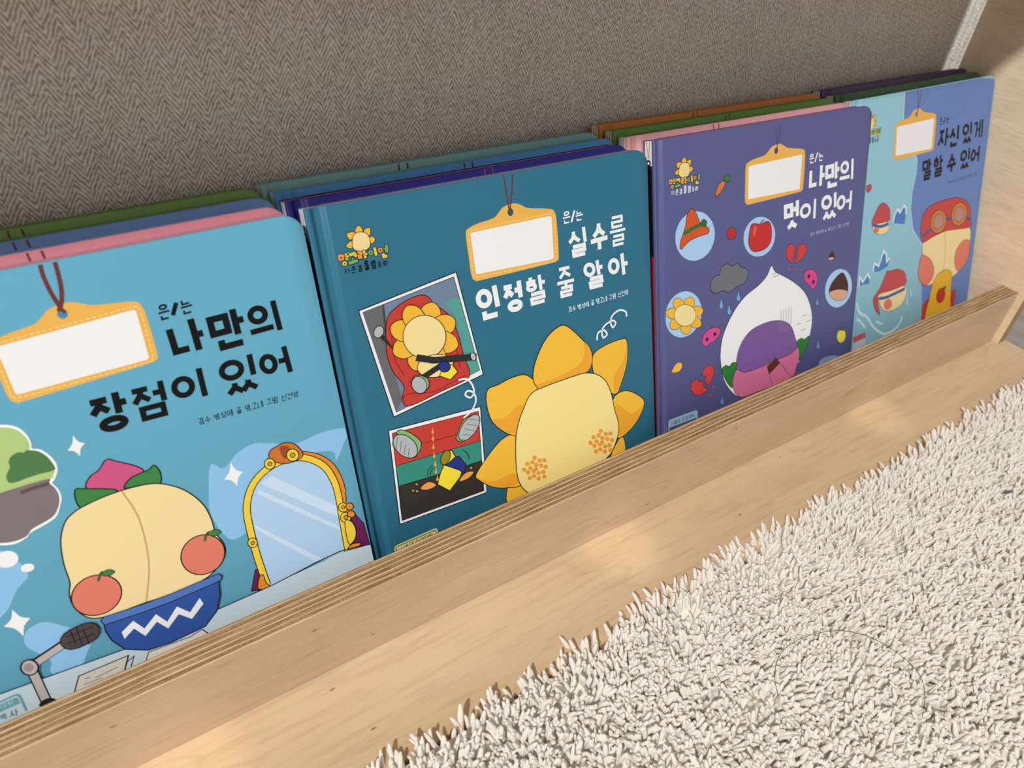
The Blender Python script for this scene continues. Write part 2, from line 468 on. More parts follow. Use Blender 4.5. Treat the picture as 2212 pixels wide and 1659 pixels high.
 ['illustration','P',(240,206,64),[(188.79,60.85),(192.14,59.33),(193.4,54.09),(191.94,48.9),(188.2,47.72)],1],
 ['illustration','L',(18,17,22),[(188.79,60.85),(192.14,59.33),(193.4,54.09),(191.94,48.9),(188.2,47.72)],0.4,1,1],
 ['illustration','P',(225,140,45),[(140.06,43.9),(141.93,49.78),(143.96,50.44),(144.26,45.72),(145.35,42.27)],1],
 ['illustration','L',(18,17,22),[(140.06,43.9),(141.93,49.78),(143.96,50.44),(144.26,45.72),(145.35,42.27)],0.4,1,1],
 ['illustration','P',(225,140,45),[(187.19,44.29),(189.59,46.7),(194.59,45.03),(192.13,43.46)],1],
 ['illustration','L',(18,17,22),[(187.19,44.29),(189.59,46.7),(194.59,45.03),(192.13,43.46)],0.4,1,1],
 ['illustration','P',(196,214,224),[(27.39,47.11),(53.66,44.91),(82.25,42.43),(120.45,42.46),(153.31,43.35),(183.82,44.27),(201.05,41.95),(201.7,30.9),(199.25,-6.1),(91.82,-16.36),(16.76,14.29)],0],
 ['illustration','L',(18,17,22),[(27.47,47.37),(53.71,45.09),(82.28,42.52),(120.48,42.56),(146.44,42.86),(159.34,43.99),(169.56,45.04),(183.02,45.48),(191.2,44.14),(201.05,41.95)],0.5,0,0],
 ['illustration','P',(205,86,132),[(87.21,122.86),(89.29,127.46),(93.45,129.39),(97.35,132.81),(101.07,130.44),(107.22,125.71),(109.01,122),(104.18,117.6),(96.5,117.08)],1],
 ['illustration','L',(18,17,22),[(87.21,122.86),(89.29,127.46),(93.45,129.39),(97.35,132.81),(101.07,130.44),(107.22,125.71),(109.01,122),(104.18,117.6),(96.5,117.08)],0.5,1,1],
 ['illustration','P',(62,130,70),[(82.98,124.19),(86.62,123.29),(96.59,118.72),(94.93,116.81),(84.2,115.12),(81.91,118.25)],1],
 ['illustration','L',(18,17,22),[(82.98,124.19),(86.62,123.29),(96.59,118.72),(94.93,116.81),(84.2,115.12),(81.91,118.25)],0.5,1,1],
 ['illustration','P',(62,130,70),[(100.1,117.9),(103.77,121.52),(110.88,122.37),(113.71,123.68),(115.08,119.26),(113.32,114.26),(106.23,116.74)],1],
 ['illustration','L',(18,17,22),[(100.1,117.9),(103.77,121.52),(110.88,122.37),(113.71,123.68),(115.08,119.26),(113.32,114.26),(106.23,116.74)],0.5,1,1],
 ['illustration','P',(241,217,160),[(83.76,116.05),(92.84,117.24),(103.26,117.04),(112.73,114.98),(121.36,108.46),(127.14,99.04),(129.06,90.05),(129.09,81.72),(131.16,74.4),(130.11,68.46),(124.89,63.47),(117.13,60.36),(103.46,59.96),(92.32,61.13),(82.9,61.51),(75.44,62.5),(70.23,65.42),(67.21,72.73),(67.46,79.66),(69.2,84.71),(69.7,94.23),(71.79,104.67),(75.27,111.49),(79,114.45)],1],
 ['illustration','L',(18,17,22),[(83.76,116.05),(92.84,117.24),(103.26,117.04),(112.73,114.98),(121.36,108.46),(127.14,99.04),(129.06,90.05),(129.09,81.72),(131.16,74.4),(130.11,68.46),(124.89,63.47),(117.13,60.36),(103.46,59.96),(92.32,61.13),(82.9,61.51),(75.44,62.5),(70.23,65.42),(67.21,72.73),(67.46,79.66),(69.2,84.71),(69.7,94.23),(71.79,104.67),(75.27,111.49),(79,114.45)],0.5,1,1],
 ['illustration','L',(200,160,105),[(98.74,117.06),(101.27,104.51),(100.97,90.84),(98.64,76.71),(93.22,61.49)],0.6,1,0],
 ['illustration','P',(222,124,104),[(85.97,73.29),(84.85,69.02),(82.02,65.75),(78.06,64.17),(73.82,64.59),(70.14,66.88),(67.75,70.55),(67.08,74.86),(68.23,78.98),(70.96,82.13),(74.76,83.73),(78.92,83.45),(82.64,81.31),(85.17,77.69)],1],
 ['illustration','L',(18,17,22),[(85.97,73.29),(84.85,69.02),(82.02,65.75),(78.06,64.17),(73.82,64.59),(70.14,66.88),(67.75,70.55),(67.08,74.86),(68.23,78.98),(70.96,82.13),(74.76,83.73),(78.92,83.45),(82.64,81.31),(85.17,77.69)],0.5,1,1],
 ['illustration','L',(60,100,50),[(78.91,80.15),(80.29,82.79),(81.81,83.89)],1.1,1,0],
 ['illustration','P',(62,130,70),[(80.63,82.93),(83.79,83.93),(85.85,81.84),(83.27,80.84)],1],
 ['illustration','L',(18,17,22),[(80.63,82.93),(83.79,83.93),(85.85,81.84),(83.27,80.84)],0.3,1,1],
 ['illustration','P',(222,124,104),[(130.64,74.1),(130.2,69.48),(127.93,65.62),(124.31,63.32),(120.09,63.05),(116.14,64.83),(113.25,68.27),(111.94,72.66),(112.46,77.13),(114.66,80.85),(118.14,83.11),(122.25,83.48),(126.19,81.86),(129.2,78.52)],1],
 ['illustration','L',(18,17,22),[(130.64,74.1),(130.2,69.48),(127.93,65.62),(124.31,63.32),(120.09,63.05),(116.14,64.83),(113.25,68.27),(111.94,72.66),(112.46,77.13),(114.66,80.85),(118.14,83.11),(122.25,83.48),(126.19,81.86),(129.2,78.52)],0.5,1,1],
 ['illustration','L',(60,100,50),[(123.67,79.7),(125.06,82.46),(126.72,83.6)],1.1,1,0],
 ['illustration','P',(62,130,70),[(125.44,82.6),(128.96,83.62),(131.44,81.41),(128.57,80.39)],1],
 ['illustration','L',(18,17,22),[(125.44,82.6),(128.96,83.62),(131.44,81.41),(128.57,80.39)],0.3,1,1],
 ['illustration','P',(48,84,158),[(75.24,60.51),(82.5,60.14),(92.61,59.26),(103.13,58.73),(116.75,58.92),(124.44,58.22),(122.96,49.56),(119.42,41.89),(112.72,36.53),(97,35.96),(87.31,37.19),(79.11,42.65),(75.58,49.64),(74.58,55.59)],0],
 ['illustration','L',(18,17,22),[(75.24,60.51),(82.5,60.14),(92.61,59.26),(103.13,58.73),(116.75,58.92),(124.44,58.22),(122.96,49.56),(119.42,41.89),(112.72,36.53),(97,35.96),(87.31,37.19),(79.11,42.65),(75.58,49.64),(74.58,55.59)],0.5,0,1],
 ['illustration','P',(80,118,190),[(74.38,61.52),(75.9,62.77),(83.03,61.97),(93.12,61.12),(103.64,60.62),(117.25,60.84),(125.13,60.94),(126.22,58.96),(125.03,57.04),(116.2,56.8),(102.57,56.65),(92.04,57.21),(81.93,58.12),(74.99,58.86)],0],
 ['illustration','L',(18,17,22),[(74.38,61.52),(75.9,62.77),(83.03,61.97),(93.12,61.12),(103.64,60.62),(117.25,60.84),(125.13,60.94),(126.22,58.96),(125.03,57.04),(116.2,56.8),(102.57,56.65),(92.04,57.21),(81.93,58.12),(74.99,58.86)],0.4,0,1],
 ['illustration','P',(236,236,238),[(80.14,51.85),(85.82,55.08),(88.94,48.97),(95.13,53.66),(98.41,47.44),(104.12,53.08),(108.56,47.33),(114.24,52.56),(115.01,48.81),(108.41,43.49),(103.83,48.83),(97.87,43.87),(94.45,49.68),(88.24,44.99),(85.11,51.16),(80.23,48.01)],0],
 ['illustration','P',(222,218,212),[(84.99,32.4),(87.18,36.14),(96.86,35.47),(105.2,34.57),(110.95,35.82),(113.23,31.63),(107.54,23.34),(85.37,24.16)],0],
 ['illustration','L',(18,17,22),[(84.99,32.4),(87.18,36.14),(96.86,35.47),(105.2,34.57),(110.95,35.82),(113.23,31.63),(107.54,23.34),(85.37,24.16)],0.4,0,1],
 ['illustration','P',(214,208,200),[(55.07,32.21),(59.14,39.52),(79.28,39.01),(75.86,32.61),(70.69,24.33)],0],
 ['illustration','L',(18,17,22),[(55.07,32.21),(59.14,39.52),(79.28,39.01),(75.86,32.61),(70.69,24.33)],0.5,0,1],
 ['illustration','L',(18,17,22),[(75.86,32.61),(77.91,36.16),(81.26,37.47),(78.61,32.93)],0.4,0,0],
 ['illustration','L',(110,100,100),[(60.65,36.92),(62.87,36.62)],0.35,0,0],
 ['illustration','L',(110,100,100),[(64.36,35.13),(73.91,35.61)],0.35,0,0],
 ['illustration','L',(110,100,100),[(59.51,34.34),(67.04,33.66)],0.35,0,0],
 ['illustration','L',(18,17,22),[(61,58.19),(44.75,53.63)],4.1,0,0],
 ['illustration','L',(18,17,22),[(44.75,53.63),(44.76,34.57)],4.1,0,0],
 ['illustration','L',(188,178,176),[(61,58.19),(44.75,53.63)],3.1,0,0],
 ['illustration','L',(188,178,176),[(44.75,53.63),(44.76,34.57)],3.1,0,0],
 ['illustration','P',(40,32,34),[(41.85,33.21),(43.54,35.37),(46.4,35.13),(48.15,32.88),(47.14,30.79)],1],
 ['illustration','P',(188,178,176),[(47.12,51.85),(46.37,50.49),(45.23,49.73),(43.91,49.74),(42.7,50.51),(41.82,51.87),(41.45,53.55),(41.66,55.23),(42.4,56.58),(43.53,57.33),(44.83,57.33),(46.05,56.59),(46.94,55.24),(47.32,53.55)],1],
 ['illustration','L',(18,17,22),[(47.12,51.85),(46.37,50.49),(45.23,49.73),(43.91,49.74),(42.7,50.51),(41.82,51.87),(41.45,53.55),(41.66,55.23),(42.4,56.58),(43.53,57.33),(44.83,57.33),(46.05,56.59),(46.94,55.24),(47.32,53.55)],0.6,1,1],
 ['illustration','P',(150,144,144),[(45.62,52.78),(45.21,52.03),(44.57,51.63),(43.83,51.64),(43.15,52.07),(42.65,52.83),(42.43,53.76),(42.54,54.69),(42.95,55.43),(43.59,55.83),(44.32,55.82),(45.01,55.4),(45.51,54.65),(45.73,53.71)],1],
 ['illustration','B',(78,66,68),[(62.69,58.15),(67.88,58.5)],9.6,(18,17,22),0.45,0],
 ['illustration','L',(18,17,22),[(62.68,63.78),(62.75,55.37)],0.35,0,0],
 ['illustration','L',(18,17,22),[(65.17,63.45),(64.79,53.43)],0.35,0,0],
 ['illustration','L',(18,17,22),[(67.2,61.51),(67.18,52.55)],0.35,0,0],
 ['illustration','L',(18,17,22),[(60.59,60.52),(70.98,60.29)],0.35,0,0],
 ['illustration','L',(18,17,22),[(59.97,57.23),(70.7,56.76)],0.35,0,0],
 ['publisher_label','P',(196,212,220),[(21.33,41.72),(35.61,43.44),(36.95,42.56),(37.17,40.9),(37.11,33.49),(35.97,29.04),(19.55,28.91)],0],
 ['publisher_label','L',(112,160,176),[(21.71,42.87),(35.53,43.59),(36.48,43.44),(37.05,42.5),(37.17,40.9),(37.06,33.72)],0.95,0,0],
 ['publisher_label','P',(112,160,176),[(22.21,40.75),(22.85,42),(34.91,42.4),(35.88,42.32),(36.24,41.52),(36.25,38.76),(28.81,38.72)],0],
 ['publisher_label','G',(170,205,208),'대',[(29.66,39.85),(31.52,39.92),(29.8,41.82)],0.13],
 ['publisher_label','G',(170,205,208),'학',[(31.93,39.84),(34.34,39.84),(32.2,41.83)],0.13],
 ['publisher_label','G',(110,140,160),'박',[(27.26,35.03),(30.01,33.81),(27.81,38.26)],0.15],
 ['publisher_label','G',(110,140,160),'사',[(30.9,34.06),(34.02,33.47),(31.64,37.57)],0.15],
 ['name_tag','P',(236,180,84),[(73.1,189.37),(75.58,191.66),(81.19,193.13),(89.57,194.28),(93.19,196.48),(96.28,198.75),(102.61,199.79),(107.02,198.41),(111.43,196.47),(124.28,194.62),(127.47,192.6),(128.27,185.83),(127.93,170.72),(126.61,168.7),(121.55,167.82),(80.19,166.34),(75.44,166.56),(73.51,169.25),(73.15,178.78)],1],
 ['name_tag','P',(240,240,240),[(75.66,188.51),(76.06,189.07),(77.39,189.33),(123.32,191.17),(124.53,191.11),(125.17,190.3),(124.54,170.45),(123.72,169.71),(77.85,169.47),(76.53,169.59),(76.08,170.3)],0],
 ['name_tag','D',(250,225,160),[(74.55,189.01),(75.35,190.12),(78.1,190.47),(124.06,192.45),(125.95,192.05),(126.79,190.66),(126.19,169.53),(124.72,168.5),(77.66,168.13),(75.46,168.3),(74.65,169.53),(74.55,189.01)],0.35,1.5,0.8],
 ['name_tag','P',(66,140,170),[(101.84,195.93),(101.61,196.93),(100.97,197.66),(100.09,197.93),(99.22,197.66),(98.58,196.93),(98.34,195.93),(98.58,194.93),(99.22,194.2),(100.09,193.93),(100.97,194.2),(101.61,194.93)],1],
 ['hanging_cord','L',(112,52,50),[(98.61,216.11),(98.23,211.81),(98.72,205.16),(99.87,199.21),(99.99,196.95)],1.5,1,0],
 ['hanging_cord','L',(112,52,50),[(103.41,216.06),(103.13,210.67),(102.41,204.91),(100.9,199.95),(99.18,197.3)],1.5,1,0],
 ['hanging_cord','L',(112,52,50),[(98.87,197.25),(100.19,197.78),(100.98,196.01)],1.3,1,0],
 ['title_lettering','G',(10,9,9),'은',[(132.72,184.17),(137.06,184.32),(133.06,190.66)],0.12],
 ['title_lettering','G',(10,9,9),'는',[(141.6,184.28),(146.22,184.54),(141.8,190.58)],0.12],
 ['title_lettering','L',(10,9,9),[(137.97,185.25),(140.59,190.02)],1.7,0,0],
 ['title_lettering','G',(10,9,9),'나',[(133.74,167.98),(147.56,168.01),(133.63,181.95)],0.2],
 ['title_lettering','G',(10,9,9),'만',[(150.11,164.94),(165.07,164.96),(150.17,181.71)],0.17],
 ['title_lettering','G',(10,9,9),'의',[(166.49,167.16),(180.83,167.28),(166.16,180.99)],0.18],
 ['title_lettering','G',(10,9,9),'장',[(96.3,143.98),(110.47,143.46),(97.48,160.38)],0.17],
 ['title_lettering','G',(10,9,9),'점',[(112.65,144.17),(125.97,143.64),(113.38,159.96)],0.15],
 ['title_lettering','G',(10,9,9),'이',[(128.76,147.61),(142.72,147.22),(129.18,160.59)],0.19],
 ['title_lettering','G',(10,9,9),'있',[(149.12,143.78),(164.44,143.41),(149.55,160.49)],0.15],
 ['title_lettering','G',(10,9,9),'어',[(166.83,147.03),(181.03,146.63),(166.44,159.78)],0.19],
 ['author_line','T',(30,50,60),'감수 방성애 글 망고네 그림 신건영',[(135.45,135.16),(180.81,133.75),(135.61,138.23)],0.11],
 ['series_logo','P',(240,184,58),[(21.55,201.95),(21.97,203.61),(23.21,204.74),(24.23,204.65),(25.1,203.23),(25.36,201.81),(23.68,201.74)],1],
 ['series_logo','L',(18,17,22),[(21.55,201.95),(21.97,203.61),(23.21,204.74),(24.23,204.65),(25.1,203.23),(25.36,201.81),(23.68,201.74)],0.26,1,1],
 ['series_logo','P',(240,184,58),[(25.73,202.13),(27.24,202.93),(28.91,202.91),(29,201.13),(28.15,199.32),(26.53,200.22)],1],
 ['series_logo','L',(18,17,22),[(25.73,202.13),(27.24,202.93),(28.91,202.91),(29,201.13),(28.15,199.32),(26.53,200.22)],0.26,1,1],
 ['series_logo','P',(240,184,58),[(27.9,198.58),(29.4,198.69),(30.66,197.46),(29.73,195.85),(28.4,195.52),(27.79,196.83)],1],
 ['series_logo','L',(18,17,22),[(27.9,198.58),(29.4,198.69),(30.66,197.46),(29.73,195.85),(28.4,195.52),(27.79,196.83)],0.26,1,1],
 ['series_logo','P',(240,184,58),[(21.42,201.78),(20.33,202.56),(17.64,202.4),(17.31,201.2),(17.94,199.72),(19.06,199.11)],1],
 ['series_logo','L',(18,17,22),[(21.42,201.78),(20.33,202.56),(17.64,202.4),(17.31,201.2),(17.94,199.72),(19.06,199.11)],0.26,1,1],
 ['series_logo','P',(240,184,58),[(19.15,198.51),(17.88,198.37),(16.06,196.87),(16.76,195.75),(18.51,195.21),(19.42,196.7)],1],
 ['series_logo','L',(18,17,22),[(19.15,198.51),(17.88,198.37),(16.06,196.87),(16.76,195.75),(18.51,195.21),(19.42,196.7)],0.26,1,1],
 ['series_logo','P',(238,214,150),[(19.34,198.47),(20.14,200.46),(21.81,201.7),(24.32,201.81),(26.63,200.79),(27.74,198.81),(27.89,196.21),(27.33,194.34),(25.66,193.28),(22.68,193.08),(20.14,193.99),(19.16,195.37),(19.06,196.96)],1],
 ['series_logo','L',(18,17,22),[(19.34,198.47),(20.14,200.46),(21.81,201.7),(24.32,201.81),(26.63,200.79),(27.74,198.81),(27.89,196.21),(27.33,194.34),(25.66,193.28),(22.68,193.08),(20.14,193.99),(19.16,195.37),(19.06,196.96)],0.26,1,1],
 ['series_logo','P',(235,150,72),[(11.44,193.6),(12.89,193.69),(14.23,193.22),(14.26,191.84),(13.81,190.55),(12.28,190.57),(11.16,191.1),(11.12,192.49)],1],
 ['series_logo','L',(30,30,34),[(11.44,193.6),(12.89,193.69),(14.23,193.22),(14.26,191.84),(13.81,190.55),(12.28,190.57),(11.16,191.1),(11.12,192.49)],0.26,1,1],
 ['series_logo','P',(30,30,34),[(13.14,191.83),(13.06,191.66),(12.91,191.54),(12.72,191.5),(12.53,191.54),(12.37,191.65),(12.28,191.82),(12.27,192.01),(12.35,192.18),(12.5,192.3),(12.69,192.35),(12.88,192.31),(13.04,192.19),(13.13,192.02)],1],
 ['series_logo','B',(226,196,70),[(15.17,193.03),(15.32,190.93)],1.3,(30,30,34),0.26,0],
 ['series_logo','B',(226,196,70),[(15.51,191.93),(16.08,192.01)],0.99,(30,30,34),0.26,0],
 ['series_logo','P',(226,196,70),[(15.04,188.75),(14.66,188.1),(13.95,187.81),(13.17,187.97),(12.62,188.54),(12.51,189.28),(12.89,189.92),(13.6,190.22),(14.38,190.05),(14.93,189.49)],1],
 ['series_logo','L',(30,30,34),[(15.04,188.75),(14.66,188.1),(13.95,187.81),(13.17,187.97),(12.62,188.54),(12.51,189.28),(12.89,189.92),(13.6,190.22),(14.38,190.05),(14.93,189.49)],0.26,1,1],
 ['series_logo','P',(30,30,34),[(14.16,188.89),(14.1,188.75),(13.98,188.65),(13.82,188.62),(13.66,188.65),(13.53,188.75),(13.46,188.89),(13.45,189.04),(13.52,189.18),(13.64,189.28),(13.79,189.32),(13.95,189.28),(14.08,189.19),(14.16,189.05)],1],
 ['series_logo','B',(110,160,90),[(16.25,193.6),(16.78,193.69)],0.93,(30,30,34),0.26,0],
 ['series_logo','B',(226,196,70),[(17.27,192.5),(19.27,192.69),(19.71,191.51)],1.49,(30,30,34),0.26,0],
 ['series_logo','B',(120,170,92),[(18.04,190.36),(17.9,189.2)],1.12,(30,30,34),0.26,0],
 ['series_logo','B',(120,170,92),[(16.3,188.84),(17.94,188.93),(19.6,189.14)],1.49,(30,30,34),0.26,0],
 ['series_logo','B',(235,150,72),[(21.27,192.78),(22.59,192.39),(22.17,191.44),(21.14,191.31),(21.16,190.31),(22.25,190.19)],1.18,(30,30,34),0.26,0],
 ['series_logo','B',(226,196,70),[(23.98,192.72),(24.15,190)],1.3,(30,30,34),0.26,0],
 ['series_logo','B',(226,196,70),[(24.35,191.31),(24.98,191.3)],0.99,(30,30,34),0.26,0],
 ['series_logo','P',(120,170,92),[(28.61,191.08),(28.21,190.36),(27.44,190.02),(26.61,190.2),(26.02,190.81),(25.91,191.63),(26.31,192.35),(27.07,192.69),(27.9,192.52),(28.49,191.91)],1],
 ['series_logo','L',(30,30,34),[(28.61,191.08),(28.21,190.36),(27.44,190.02),(26.61,190.2),(26.02,190.81),(25.91,191.63),(26.31,192.35),(27.07,192.69),(27.9,192.52),(28.49,191.91)],0.26,1,1],
 ['series_logo','P',(30,30,34),[(27.64,191.24),(27.57,191.09),(27.44,190.99),(27.27,190.95),(27.1,190.98),(26.95,191.08),(26.87,191.23),(26.86,191.4),(26.93,191.55),(27.06,191.66),(27.23,191.7),(27.4,191.66),(27.54,191.56),(27.63,191.41)],1],
 ['series_logo','B',(226,196,70),[(29.54,192.9),(29.74,190.05)],1.36,(30,30,34),0.26,0],
 ['series_logo','P',(235,150,72),[(33.47,191.41),(33.08,190.68),(32.32,190.34),(31.5,190.5),(30.93,191.12),(30.81,191.94),(31.21,192.67),(31.95,193.01),(32.77,192.85),(33.35,192.24)],1],
 ['series_logo','L',(30,30,34),[(33.47,191.41),(33.08,190.68),(32.32,190.34),(31.5,190.5),(30.93,191.12),(30.81,191.94),(31.21,192.67),(31.95,193.01),(32.77,192.85),(33.35,192.24)],0.26,1,1],
 ['series_logo','P',(30,30,34),[(32.61,191.52),(32.54,191.37),(32.41,191.26),(32.24,191.22),(32.06,191.26),(31.91,191.36),(31.83,191.51),(31.82,191.68),(31.89,191.83),(32.02,191.94),(32.19,191.98),(32.36,191.94),(32.51,191.84),(32.6,191.69)],1],
 ['series_logo','B',(120,170,92),[(34.36,191.81),(35.21,191.72)],1.12,(30,30,34),0.26,0],
 ['series_logo','B',(120,170,92),[(35.53,192.81),(35.28,190.64)],1.55,(30,30,34),0.26,0],
 ['series_logo','B',(226,196,70),[(33.21,189.24),(33.31,188.31),(34.49,188.27)],1.49,(30,30,34),0.26,0],
 ['series_logo','G',(10,9,9),'자',[(12.68,184.23),(15.82,184.18),(12.86,186.43)],0.14],
 ['series_logo','G',(10,9,9),'존',[(16.3,183.64),(18.72,183.71),(16.51,186.9)],0.14],
 ['series_logo','G',(10,9,9),'감',[(19.63,183.52),(21.76,183.66),(19.71,186.72)],0.14],
 ['series_logo','G',(10,9,9),'올',[(23,183.49),(25.38,183.69),(23.04,188.22)],0.14],
 ['series_logo','G',(10,9,9),'림',[(26.61,183.42),(28.79,183.56),(26.46,187.5)],0.14],
 ['series_logo','G',(10,9,9),'동',[(29.86,183.54),(31.71,183.59),(29.83,186.39)],0.14],
 ['series_logo','G',(10,9,9),'화',[(32.05,183.68),(34.8,183.82),(32.3,186.28)],0.14],
]
